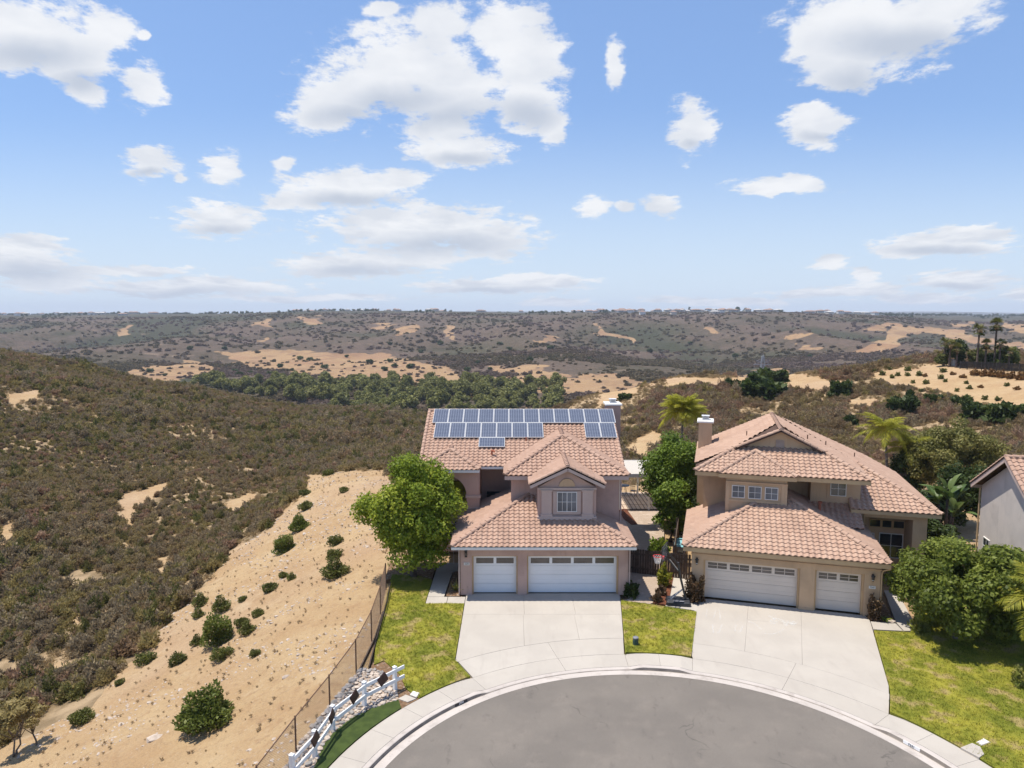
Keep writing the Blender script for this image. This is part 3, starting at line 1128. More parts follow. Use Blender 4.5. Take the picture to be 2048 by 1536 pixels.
# ------------------------------------------------------------------ instancing for ground cover nobody could count
def scatter(name, pts, scl, protos, label=None, cat=None, tilt=.15, sz=None, parent=None, kind='stuff', seed=3):
    rng = np.random.default_rng(seed)
    n = len(pts)
    me = bpy.data.meshes.new(name)
    me.vertices.add(n)
    me.vertices.foreach_set('co', np.asarray(pts, np.float32).ravel())
    rot = np.c_[rng.normal(0, tilt, n), rng.normal(0, tilt, n), rng.uniform(0, 6.283, n)].astype(np.float32)
    sc = np.repeat(np.asarray(scl, np.float32)[:, None], 3, 1)
    if sz is not None:
        sc[:, 2] *= sz
    me.attributes.new('rot', 'FLOAT_VECTOR', 'POINT').data.foreach_set('vector', rot.ravel())
    me.attributes.new('scl', 'FLOAT_VECTOR', 'POINT').data.foreach_set('vector', sc.ravel())
    me.attributes.new('idx', 'INT', 'POINT').data.foreach_set('value', rng.integers(0, len(protos), n).astype(np.int32))
    o = bpy.data.objects.new(name, me)
    link(o, parent)
    c = bpy.data.collections.new(name + '_kinds')
    for p in protos:
        c.objects.link(p)
    ng = bpy.data.node_groups.new(name, 'GeometryNodeTree')
    ng.interface.new_socket('Geometry', in_out='INPUT', socket_type='NodeSocketGeometry')
    ng.interface.new_socket('Geometry', in_out='OUTPUT', socket_type='NodeSocketGeometry')
    gi, go = ng.nodes.new('NodeGroupInput'), ng.nodes.new('NodeGroupOutput')
    ip = ng.nodes.new('GeometryNodeInstanceOnPoints')
    ci = ng.nodes.new('GeometryNodeCollectionInfo')
    ci.inputs['Collection'].default_value = c
    ci.inputs['Separate Children'].default_value = True
    ci.inputs['Reset Children'].default_value = True
    ip.inputs['Pick Instance'].default_value = True

    def at(nm, ty):
        a = ng.nodes.new('GeometryNodeInputNamedAttribute')
        a.data_type = ty
        a.inputs['Name'].default_value = nm
        return a.outputs['Attribute']
    ng.links.new(gi.outputs[0], ip.inputs['Points'])
    ng.links.new(ci.outputs[0], ip.inputs['Instance'])
    ng.links.new(at('idx', 'INT'), ip.inputs['Instance Index'])
    ng.links.new(at('rot', 'FLOAT_VECTOR'), ip.inputs['Rotation'])
    ng.links.new(at('scl', 'FLOAT_VECTOR'), ip.inputs['Scale'])
    ng.links.new(ip.outputs[0], go.inputs[0])
    md = o.modifiers.new('scatter', 'NODES')
    md.node_group = ng
    return tag(o, label, cat, kind=kind)


# ------------------------------------------------------------------ foliage
def leaves(C, N, size, rng, aspect=1.6, up=.35, outward=None, tint=None, jit=.35):
    """quads at C; N: preferred normals or None. returns V, F, tint"""
    n = len(C)
    nr = rng.normal(0, 1, (n, 3))
    if outward is not None:
        nr = nr * jit * 2 + outward
    nr[:, 2] += up
    nr /= np.linalg.norm(nr, axis=1)[:, None] + 1e-9
    t = np.cross(nr, rng.normal(0, 1, (n, 3)))
    t /= np.linalg.norm(t, axis=1)[:, None] + 1e-9
    b = np.cross(nr, t)
    s = size * rng.uniform(.65, 1.35, n)[:, None]
    l, w = t * s * aspect * .5, b * s * .5
    V = np.stack([C - l, C - w * .9 + l * .1, C + l, C + w * .9 + l * .1], 1).reshape(-1, 3)
    F = np.arange(4 * n).reshape(n, 4)
    if tint is None:
        tint = rng.random(n)
    return V, F, tint


def blob_points(n, c, r, rng, shell=.55):
    d = rng.normal(0, 1, (n, 3))
    d /= np.linalg.norm(d, axis=1)[:, None]
    k = (shell + (1 - shell) * rng.random(n)) * np.where(rng.random(n) < .85, 1, rng.random(n))
    return np.asarray(c) + d * k[:, None] * np.asarray(r), d


def crown_mesh(name, mat_, centre, radii, nclump, nleaf, size, seed, clump=.42, aspect=1.5, flat_bottom=.5, tint_h=.35, squash=.8):
    """crown out of leaf clumps spread over and inside an ellipsoid"""
    rng = np.random.default_rng(seed)
    C, r = np.array(centre, float), np.array(radii, float)
    cs = []
    while len(cs) < nclump:
        d = rng.normal(0, 1, 3)
        d /= np.linalg.norm(d)
        if d[2] < -flat_bottom:
            continue
        k = rng.uniform(.55, .92) if rng.random() < .8 else rng.uniform(.1, .55)
        cs.append((C + d * r * k, rng.uniform(.65, 1.25) * clump * r.mean()))
    Vs, Fs, Ts = [], [], []
    nb = 0
    w = np.array([x[1] ** 2 for x in cs])
    w /= w.sum()
    for (c, cr), wi in zip(cs, w):
        n = max(6, int(nleaf * wi))
        P, d = blob_points(n, c, (cr, cr, cr * squash), rng, .5)
        ct = rng.uniform(-.22, .22)
        tint = np.clip(.42 + ct + rng.normal(0, .16, n), 0, 1)
        V, F, T = leaves(P, None, size, rng, aspect, .5, d * .8, tint)
        Vs.append(V)
        Fs.append(F + nb)
        Ts.append(T)
        nb += len(V)
    return np_mesh(name, np.concatenate(Vs), np.concatenate(Fs), mat_, np.concatenate(Ts)), [c for c, _ in cs]


def trunk_mesh(name, mat_, base, tops, r0, seed, n=8):
    """tapered trunk forking into limbs that reach the given points"""
    rng = np.random.default_rng(seed)
    mb = MB()
    base = Vector(base)
    mean = sum((Vector(t) for t in tops), Vector()) / len(tops)
    fork = base + (mean - base) * .42
    fork.x += rng.normal(0, .06)
    mid = base.lerp(fork, .5) + Vector((rng.normal(0, .05), rng.normal(0, .05), 0))
    mb.tube([base + Vector((0, 0, -.15)), base + Vector((0, 0, .12)), mid, fork], [r0 * 1.45, r0 * 1.05, r0 * .85, r0 * .7], n)
    for t in tops:
        t = Vector(t)
        q = fork.lerp(t, .5) + Vector((rng.normal(0, .15), rng.normal(0, .15), rng.uniform(0, .25)))
        mb.tube([fork.lerp(base, .08), q, t], [r0 * .5, r0 * .3, r0 * .08], max(5, n - 2))
    return mb.mesh(name, mat_, smooth=True)


def tree(name, loc, label, cat, leaf, bark, radii, cz, nclump, nleaf, size, seed, r0=.14, group=None, ntrunks=1, **kw):
    t = empty(name, loc, label=label, cat=cat, group=group)
    me, cs = crown_mesh('crown', leaf, (0, 0, cz), radii, nclump, nleaf, size, seed, **kw)
    link(bpy.data.objects.new('crown', me), t)
    rng = np.random.default_rng(seed + 5)
    for k in range(ntrunks):
        sel = [tuple(cs[i]) for i in rng.choice(len(cs), min(6, len(cs)), replace=False)]
        b = (rng.normal(0, .35) * (ntrunks > 1), rng.normal(0, .25) * (ntrunks > 1), 0)
        link(bpy.data.objects.new('trunk', trunk_mesh('trunk', bark, b, sel, r0, seed + k)), t)
    return t


def shrub_mesh(name, mat_, seed, n=260, size=.09, r=(.5, .5, .5), aspect=2.2, spiky=.5, stems=True, bark='bark', lumpy=.34):
    """low dome of small leaves and twigs, base at z = 0"""
    rng = np.random.default_rng(seed)
    d = rng.normal(0, 1, (n, 3))
    d[:, 2] = np.abs(d[:, 2])
    d /= np.linalg.norm(d, axis=1)[:, None]
    lump = .95 - .5 * lumpy + lumpy * np.sin(d[:, 0] * 4.1 + seed) * np.cos(d[:, 1] * 3.7 + seed * 2) + .12 * np.sin(d[:, 2] * 9 + seed)
    k = lump * np.where(rng.random(n) < .8, rng.uniform(.75, 1.05, n), rng.uniform(.2, .75, n))
    P = d * k[:, None] * np.array([r[0], r[1], r[2] * 1.7])
    P[:, 2] += .06
    # leaves lie along the twigs that fan up and out
    ax = d * spiky + rng.normal(0, .45, (n, 3))
    ax[:, 2] += .35
    ax /= np.linalg.norm(ax, axis=1)[:, None]
    sd = np.cross(ax, rng.normal(0, 1, (n, 3)))
    sd /= np.linalg.norm(sd, axis=1)[:, None] + 1e-9
    s = size * rng.uniform(.6, 1.4, n)[:, None]
    l, w = ax * s * aspect * .5, sd * s * .5
    V = np.stack([P - l, P - w, P + l, P + w], 1).reshape(-1, 3)
    F = np.arange(4 * n).reshape(n, 4)
    T = np.clip(.45 + rng.normal(0, .2, n) + .15 * np.sin(d[:, 0] * 5 + seed), 0, 1)
    mi = np.zeros(n, int)
    mats = [mat_]
    if stems:
        mb = MB()
        for _ in range(5):
            a = rng.uniform(0, 6.28)
            e = Vector((math.cos(a) * r[0] * .55, math.sin(a) * r[1] * .55, r[2] * rng.uniform(.6, 1.1)))
            mb.tube([(0, 0, -.06), e * .5 + Vector((0, 0, .05)), e], [.03 * r[0] / .5, .022 * r[0] / .5, .01], 4, cap=False)
        V2 = np.array(mb.v)
        F2 = np.array(mb.f) + len(V)
        V = np.concatenate([V, V2])
        F = np.concatenate([F, F2])
        T = np.r_[T, np.zeros(len(F2))]
        mi = np.r_[mi, np.ones(len(F2), int)]
        mats = [mat_, bark]
    return np_mesh(name, V, F, mats, T, mi=mi)

# ------------------------------------------------------------------ street, kerb, pavements, drives, lawns
CX, CY, R0 = 4.93, 18.40, 9.94
RS0, RS1 = R0 + .62, R0 + 1.66


def pol(r, deg, z=None):
    a = rad(deg)
    p = (CX + r * math.cos(a), CY + r * math.sin(a))
    return p if z is None else (*p, z)


def arc(r, d0, d1, n=None):
    n = n or max(2, int(abs(d1 - d0) / 2) + 1)
    return [pol(r, d0 + (d1 - d0) * i / (n - 1)) for i in range(n)]


mb = MB()
ring = arc(R0 + .02, -40, 220, 120)
mb.poly([(x, y, -.13) for x, y in ring] + [(-2.7, -40, -.13), (12.6, -40, -.13)])
mb.build('road', 'asphalt', label='worn grey asphalt of the round end of the street', cat='road', kind='structure')

DRV = [(89.6, 124.6), (36.4, 75.0)]


def kerb_h(d):
    m = 0.0
    for a, b in DRV:
        m = max(m, smooth01((d - (a - 3.5)) / 4.0) * smooth01(((b + 3.5) - d) / 4.0))
    return -.105 * float(m)


mb = MB()
n = 260
vs = []
for i in range(n + 1):
    d = -30 + 240 * i / n
    h = kerb_h(d)
    for r, z in ((R0, -.124), (R0 + .36, -.133), (R0 + .39, -.128 if h > -.05 else h - .005), (R0 + .405, h - .014), (R0 + .43, h), (RS0 - .01, h), (RS0 - .01, -.25), (R0, -.25)):
        vs.append(pol(r, d, z))
fs = []
for i in range(n):
    for k in range(7):
        a = i * 8 + k
        fs.append((a + 1, a, a + 8, a + 9))
mb.add(vs, fs)
mb.m = [1 if i % 7 in (1, 2) else 0 for i in range(len(fs))]  # the face towards the street takes the painted shade and grime
mb.build('kerb', ['kerb_concrete', 'kerb_shade_grime'], label='pale concrete kerb and gutter curving round the street end', cat='kerb', kind='structure')

# pavement slabs, one mesh each, with open joints
pave = empty('pavement', (CX, CY, 0), label='curving pale concrete pavement behind the kerb', cat='pavement', kind='structure')


def slab(parent, pts, z0=-.19, z1=0.0, m='concrete', name='slab', zf=None):
    """a slab with its own edges; zf(x, y) gives the height of its top"""
    cx = sum(p[0] for p in pts) / len(pts)
    cy = sum(p[1] for p in pts) / len(pts)
    out = []
    for x, y in pts:                                       # open a joint all round
        d = math.hypot(x - cx, y - cy)
        k = max(0, d - .0055) / d
        out.append((cx + (x - cx) * k, cy + (y - cy) * k))
    b = MB().prism(out, z0, z1)
    if zf:
        b.v = [(x, y, zf(x, y) if z == z1 else z) for x, y, z in b.v]
    px, py, _ = parent.location
    b.v = [(x - px, y - py, z) for x, y, z in b.v]
    return b.build(name, m, parent)


def pave_z(x, y):
    r = math.hypot(x - CX, y - CY)
    d = math.degrees(math.atan2(y - CY, x - CX))
    return kerb_h(d) * float(smooth01((RS1 + .9 - r) / 1.5)) + .002


cuts = [-30, -20, -11, -3, 5, 13, 20.5, 28.5, 36.4, 55.5, 75.0, 82.2, 89.6, 104.5, 124.6, 133, 141.5, 150, 158.5, 167, 176, 185, 195, 205]
for a, b in zip(cuts[:-1], cuts[1:]):
    m = max(2, int(abs(b - a) / 2.0) + 1)
    slab(pave, arc(RS0, a, b, m) + arc(RS1, b, a, m), zf=pave_z)

# left drive
def arc_y(x, r):
    return CY + math.sqrt(max(0, r * r - (x - CX) ** 2))


RB = R0 + 3.08
drive = empty('driveway', (1.6, 33, 0), label='three column pale concrete driveway in front of the pink house with solar panels', cat='driveway', kind='structure')
zd = lambda x, y: pave_z(x, y)
sl = lambda pts: slab(drive, pts, zf=zd)
L_e = [(-2.46, 36.72), (-2.46, 29.35)]
b0 = pol(RS1, 124.6)
sl([pol(RS1 + .005, 124.4)] + arc(RS1 + .005, 124, 104.6, 10) + arc(RB, 104.6, 123.2, 9) + [(-2.44, 29.4)])
sl(arc(RS1 + .005, 104.6, 89.7, 9) + [(5.17, 31.42)] + arc(RB, 89.5, 104.6, 9))
xr = lambda y: 5.0 + (y - 29.8) * .118
top = lambda x0, x1, y1: [(x0, arc_y(x0, RB) + .01)] + [(x0 + (x1 - x0) * i / 8, arc_y(x0 + (x1 - x0) * i / 8, RB) + .01) for i in range(1, 8)] + [(x1, arc_y(x1, RB) + .01), (x1, y1), (x0, y1)]
sl(top(-2.46, .56, 34.05))
sl(top(.56, 3.12, 34.05))
sl(top(3.12, 5.18, 34.05)[:-2] + [(xr(34.05), 34.05), (3.12, 34.05)])
for x0, x1 in ((-2.46, .62), (.62, 3.2)):
    sl([(x0, 34.05), (x1, 34.05), (x1, 36.72), (x0, 36.72)])
sl([(3.2, 34.05), (xr(34.05), 34.05), (xr(36.72), 36.72), (3.2, 36.72)])

# right drive
drive2 = empty('driveway', (12, 31, 0), label='wide pale concrete driveway with white chalk drawings in front of the tan house', cat='driveway', kind='structure')
sr = lambda pts: slab(drive2, pts, zf=zd)
tl, tr = gp(1396, 1196), gp(1737, 1232)
c1t, c1b, c2t, c2b = gp(1497, 1206), gp(1491, 1297), gp(1602, 1217), gp(1608, 1324)
mr, br = gp(1779, 1377), pol(RS1, 36.4)
ang = lambda p: math.degrees(math.atan2(p[1] - CY, p[0] - CX))
a_l, a_1, a_2, a_r = 75.0, ang(c1b), ang(c2b), ang(mr)
rb = lambda d: R0 + 3.02 + (d - 75) * .004
ab = lambda d0, d1, n=8: [pol(R0 + 3.02, d0 + (d1 - d0) * i / (n - 1)) for i in range(n)]
lb = pol(R0 + 3.02, 76.6)
sr(ab(76.4, a_1) + [c1t, tl])
mid = lambda p, q, k: (p[0] + (q[0] - p[0]) * k, p[1] + (q[1] - p[1]) * k)
ml, mr1 = mid(pol(R0 + 3.02, a_1), c1t, .62), mid(pol(R0 + 3.02, a_2), c2t, .66)
sr(ab(a_1, a_2) + [mr1, ml])
sr([ml, mr1, c2t, c1t])
sr(ab(a_2, 39.3) + [mid(mr, tr, .03), tr, c2t])
sr(arc(RS1 + .005, 74.9, 55.5, 10) + ab(55.5, 76.4, 10))
sr(arc(RS1 + .005, 55.5, 36.5, 10) + ab(39.2, 55.5, 10))

# chalk drawings on the right drive: flat strokes just above the slab
def chalk_strokes(name, strokes, label, w=.10):
    b = MB()
    for st in strokes:
        P = [gp(*p[:2]) for p in st]
        ww = [p[2] * w if len(p) > 2 else w for p in st]
        L, Rr = [], []
        for i, p in enumerate(P):
            q0, q1 = P[max(0, i - 1)], P[min(len(P) - 1, i + 1)]
            dx, dy = q1[0] - q0[0], q1[1] - q0[1]
            l = math.hypot(dx, dy) or 1
            L.append((p[0] - dy / l * ww[i] / 2, p[1] + dx / l * ww[i] / 2))
            Rr.append((p[0] + dy / l * ww[i] / 2, p[1] - dx / l * ww[i] / 2))
        k = len(P)
        z = lambda p: zd(*p) + .006 + .0006 * len(b.f)
        b.add([(x, y, z((x, y))) for x, y in L + Rr], [(i, i + 1, k + i + 1, k + i) for i in range(k - 1)])
    o = b.build(name, 'chalk')
    return tag(o, label, 'chalk drawing')


chalk_strokes('chalk_drawing', [[(1537, 1232, .8), (1542, 1234, 1.2), (1552, 1238, 2.0), (1562, 1241, 1.6), (1572, 1244, 2.0), (1582, 1246, 2.6), (1591, 1248, 1.5)],
                                [(1546, 1238, 1.0), (1543, 1244, 1.2), (1544, 1248, .7)], [(1552, 1240, 1.0), (1550, 1249, .9)], [(1570, 1245, 1.2), (1573, 1253, 1.2)],
                                [(1577, 1246, .9), (1586, 1250, 1.1), (1588, 1251, .7)], [(1584, 1243, 1.2), (1592, 1248, 1.4)]],
              'white and pale blue chalk drawing like a running animal on the tan house driveway', .16)
for lab, st in (('faint curved white chalk line below the chalk animal on the driveway', [[(1497, 1243), (1508, 1247), (1522, 1258)], [(1528, 1267), (1545, 1269), (1560, 1264), (1568, 1258)]]),
                ('faint white chalk letters at the left edge of the tan house driveway', [[(1414, 1218), (1412, 1234)], [(1431, 1220), (1428, 1236)], [(1438, 1218), (1441, 1238)], [(1425, 1250), (1427, 1265), (1438, 1266), (1445, 1248)], [(1472, 1251), (1470, 1262), (1480, 1264), (1486, 1252)]])):
    chalk_strokes('chalk_drawing', st, lab, .07)

# front walk of the left house and the little apron by the right garage
walk = empty('footpath', (-3.6, 37, 0), label='narrow pale concrete footpath beside the left garage, partly in tree shade', cat='footpath', kind='structure')
for pts in ([(-4.5, 35.36), (-3.42, 35.36), (-3.42, 36.22), (-4.5, 36.22)], [(-3.4, 35.36), (-2.48, 35.36), (-2.48, 36.22), (-3.4, 36.22)],
            [(-4.5, 36.24), (-3.62, 36.24), (-3.55, 38.1), (-4.48, 38.1)], [(-4.48, 38.12), (-3.55, 38.12), (-3.45, 40.0), (-4.45, 40.0)],
            [(-4.45, 40.02), (-2.85, 40.02), (-2.85, 41.4), (-4.45, 41.4)]):
    slab(walk, pts, z1=.012)
walk2 = empty('footpath', (8.6, 37, 0), label='short pale concrete strip beside the tan house garage, under the basketball stand', cat='footpath', kind='structure')
q = [gp(*p) for p in ((1331, 1212), (1349, 1149), (1379, 1149), (1386, 1196), (1395, 1199), (1394, 1222))]
slab(walk2, [q[0], q[1], q[2], q[3], q[4], q[5]], z1=.008)
walk3 = empty('footpath', (19.5, 36, 0), label='pale concrete footpath between the tan house garage and the citrus tree', cat='footpath', kind='structure')
slab(walk3, [gp(*p) for p in ((1741, 1243), (1790, 1246), (1806, 1262), (1747, 1259))], z1=.008)
slab(walk3, [gp(*p) for p in ((1768, 1181), (1793, 1181), (1826, 1240), (1822, 1262), (1808, 1262), (1791, 1243))], z1=.008)

# lawns
def sheet(name, pts, m, z, label, cat, z0=-.22, kind='structure'):
    return MB().prism(pts, z0, z).build(name, m, label=label, cat=cat, kind=kind)


RL = RS1 + .03
LAWN_L = arc(RL, 125.0, 137.5, 8) + [gp(*p) for p in ((812, 1378), (800, 1350), (768, 1322), (748, 1330), (752, 1285), (764, 1240), (774, 1190), (784, 1150))] + [(-5.6, 39.3), (-4.52, 38.6), (-4.53, 35.32), (-2.49, 35.32), (-2.49, 29.35)]
LAWN_C = arc(RL, 75.3, 89.3, 8) + [(5.03, 29.9), (5.21, 31.4), (xr(35.8) + .02, 35.72), gp(1331, 1214), gp(1393, 1224)]
LAWN_R = [pol(RL, 36.1), pol(RS1 + .03, 36.45), pol(R0 + 3.0, 39.1), mid(mr, tr, .03), gp(1747, 1262), gp(1820, 1266), (21.5, 36.0), (24, 40), (38, 40), (38, 8)] + arc(RL, -30, 36, 30)
LAWN_R = [(x + .02, y) for x, y in LAWN_R]
sheet('lawn', LAWN_L, 'lawn', .035, 'yellow green lawn left of the solar house driveway, shaded at its back', 'lawn')
sheet('lawn', LAWN_C, 'lawn', .035, 'small square lawn between the two driveways', 'lawn')
sheet('lawn', LAWN_R, 'lawn', .035, 'patchy lawn with dry spots right of the tan house driveway', 'lawn')
TURF = arc(RL, 142.0, 192, 22) + [gp(*p) for p in ((610, 1580), (629, 1536), (646, 1492), (667, 1466), (703, 1437), (744, 1417), (797, 1400))]
sheet('artificial_turf', TURF, 'turf_dark', .03, 'dark green strip of artificial turf between pavement and cobbles', 'turf')
BED = [gp(*p) for p in ((797, 1401), (744, 1418), (703, 1438), (667, 1467), (646, 1493), (629, 1537), (612, 1580), (545, 1575), (572, 1530), (597, 1490), (627, 1448), (662, 1405), (690, 1372), (714, 1346), (742, 1336), (768, 1345), (795, 1380))]
sheet('soil', arc(RL, 125.2, 192, 30) + [gp(*p) for p in ((610, 1580), (545, 1575), (572, 1530), (597, 1490), (627, 1448), (662, 1405), (690, 1372), (714, 1346), (740, 1336))] + [(-5.9, 30.2), (-4, 30.5), (-2.6, 29.4)], 'mulch_brown', -.012, 'bare brown soil under the planting at the street end', 'soil')
sheet('cobble_bed', BED, 'gravel_tan', .0, 'bed under the loose cobbles along the white rail fence', 'bed')
sheet('mulch', [gp(*p) for p in ((748, 1331), (768, 1323), (800, 1352), (812, 1379), (797, 1386), (770, 1346), (742, 1336))], 'mulch_brown', .0, 'strip of bare reddish soil between the left lawn and the cobbles', 'soil')
sheet('mulch', [(-3.40, 36.26), (-2.80, 36.26), (-2.80, 39.9), (-3.36, 39.9), (-3.46, 38.0), (-3.52, 36.26)], 'mulch_brown', .03, 'brown wood mulch under the spiky plant by the left garage', 'mulch')
sheet('mulch', [(-7.2, 38.6), (-5.6, 39.4), (-4.56, 38.7), (-4.52, 41.3), (-7.4, 41.3)], 'mulch_brown', .03, 'dark shaded mulch under the big bright green tree', 'mulch')
sheet('gravel', [(5.80, 35.75), gp(1300, 1208), gp(1306, 1205), gp(1331, 1147), (11.6, 52.8), (6.3, 52.85), (6.26, 36.0)], 'gravel_tan', .01, 'tan gravel side yard between the two houses', 'gravel')
sheet('mulch', [gp(*p) for p in ((1306, 1206), (1331, 1147), (1348, 1149), (1337, 1211))], 'mulch_red', .03, 'strip of dark red bark mulch beside the basketball stand', 'mulch')
sheet('mulch', [gp(*p) for p in ((1236, 1012), (1249, 1013), (1275, 1049), (1263, 1050), (1236, 1030))], 'mulch_red', .04, 'red bark mulch along the solar house side wall, beyond the gate', 'mulch')
sheet('mulch', [gp(*p) for p in ((1741, 1240), (1768, 1210), (1790, 1243))], 'mulch_brown', .03, 'small planting bed at the right corner of the tan garage', 'mulch')


def lid(pts, label):
    t = empty('meter_box', (*gp(*pts[0]), 0), label=label, cat='meter box')
    lx, ly = t.location[0], t.location[1]
    P = [gp(*p) for p in pts]
    MB().prism([(x - lx, y - ly) for x, y in P], -.2, .045).build('body', 'concrete', t)
    cx, cy = sum(p[0] for p in P) / len(P) - lx, sum(p[1] for p in P) / len(P) - ly
    MB().prism([(cx + (x - lx - cx) * .86, cy + (y - ly - cy) * .86) for x, y in P], .04, .062).build('lid', 'trim_white', t)


lid(((1952, 1487), (1962, 1494), (1981, 1487), (1967, 1479)), 'white square meter box lid beside the right pavement')
lid(((819, 1392), (833, 1397), (840, 1388), (826, 1384)), 'pale meter box lid between the left pavement and lawn')
sheet('concrete_pad', [gp(*p) for p in ((796, 1398), (815, 1405), (832, 1398), (812, 1390))], 'concrete', .02, 'small pale concrete pad at the end of the artificial turf', 'pad')
sheet('concrete_pad', [gp(*p) for p in ((1921, 1499), (1944, 1490), (1960, 1497), (1968, 1512), (1958, 1519))], 'concrete', .075, 'small rounded concrete pad beside the right pavement', 'pad')


# painted kerb numbers
def text_mesh(s, size, ext=.004):
    cu = bpy.data.curves.new('number', 'FONT')
    cu.body = s
    cu.size = size
    cu.align_x = 'CENTER'
    cu.align_y = 'CENTER'
    cu.extrude = ext
    cu.resolution_u = 2
    o = bpy.data.objects.new('number', cu)
    COL.objects.link(o)
    bpy.context.view_layer.update()
    me = bpy.data.meshes.new_from_object(o.evaluated_get(bpy.context.evaluated_depsgraph_get()))
    bpy.data.objects.remove(o)
    return me


def kerb_number(deg, txt, back, front, label):
    t = empty('kerb_number', pol(R0 + .385, deg, -.062), rad(deg + 90), label=label, cat='number')
    # local x runs along the kerb, local -y... the plate leans on the kerb face and looks towards the street
    MB().box(-.30, .30, -.010, .004, -.055, .055).build('plate', back, t)
    me = text_mesh(txt, .12)
    me.materials.clear()
    me.materials.append(MATS[front])
    o = bpy.data.objects.new('digits', me)
    link(o, t)
    o.rotation_euler = (math.pi / 2, 0, math.pi)
    o.location = (0, .008, 0)


kerb_number(28.5, '7241', 'number_white', 'number_black', 'white painted house number on the right kerb')
kerb_number(132.0, '2500', 'number_black', 'number_white', 'dark painted house number block on the left kerb')

# ------------------------------------------------------------------ S-tile roofs
TW_, TE = .285, .300        # tile width, course
NS = 7


def tprof(f):
    # barrel on the left, pan on the right
    return .036 * (1 + math.sin(2 * math.pi * (f - .02)))


LIFT = .040


def tile_geom(a0, b0, clip=None, over=.045):
    """tile with its lower left corner at (a0, b0) in plane coordinates; optional convex clip polygon"""
    V, Fc = [], []

    def hgt(a, b):
        f = (a - a0) / TW_
        g = (b - b0) / TE
        return tprof(f) + LIFT * (1 - g) + .012
    for i in range(NS):
        x0, x1 = a0 + TW_ * i / NS, a0 + TW_ * (i + 1) / NS
        P = [(x0, b0 - over), (x1, b0 - over), (x1, b0 + TE), (x0, b0 + TE)]
        if clip:
            P = clip_poly(P, clip)
            if len(P) < 3:
                continue
        k = len(V)
        V += [(p[0], p[1], hgt(*p)) for p in P]
        Fc.append(tuple(range(k, k + len(P))))
        # butt end
        e = [p for p in P if abs(p[1] - (b0 - over)) < 1e-6]
        if len(e) >= 2:
            e.sort()
            (xa, yb), (xb, _) = e[0], e[-1]
            k = len(V)
            V += [(xa, yb, hgt(xa, yb)), (xb, yb, hgt(xb, yb)), (xb, yb + .004, hgt(xb, yb) - .055), (xa, yb + .004, hgt(xa, yb) - .055)]
            Fc.append((k, k + 3, k + 2, k + 1))
    return V, Fc


def clip_poly(P, C):
    """Sutherland-Hodgman, C convex counter-clockwise"""
    for i in range(len(C)):
        ax, ay = C[i]
        bx, by = C[(i + 1) % len(C)]
        out = []
        side = lambda p: (bx - ax) * (p[1] - ay) - (by - ay) * (p[0] - ax)
        for j in range(len(P)):
            p, q = P[j], P[(j + 1) % len(P)]
            sp, sq = side(p), side(q)
            if sp >= 0:
                out.append(p)
            if (sp >= 0) != (sq >= 0):
                t = sp / (sp - sq)
                out.append((p[0] + (q[0] - p[0]) * t, p[1] + (q[1] - p[1]) * t))
        P = out
        if len(P) < 3:
            return []
    return P


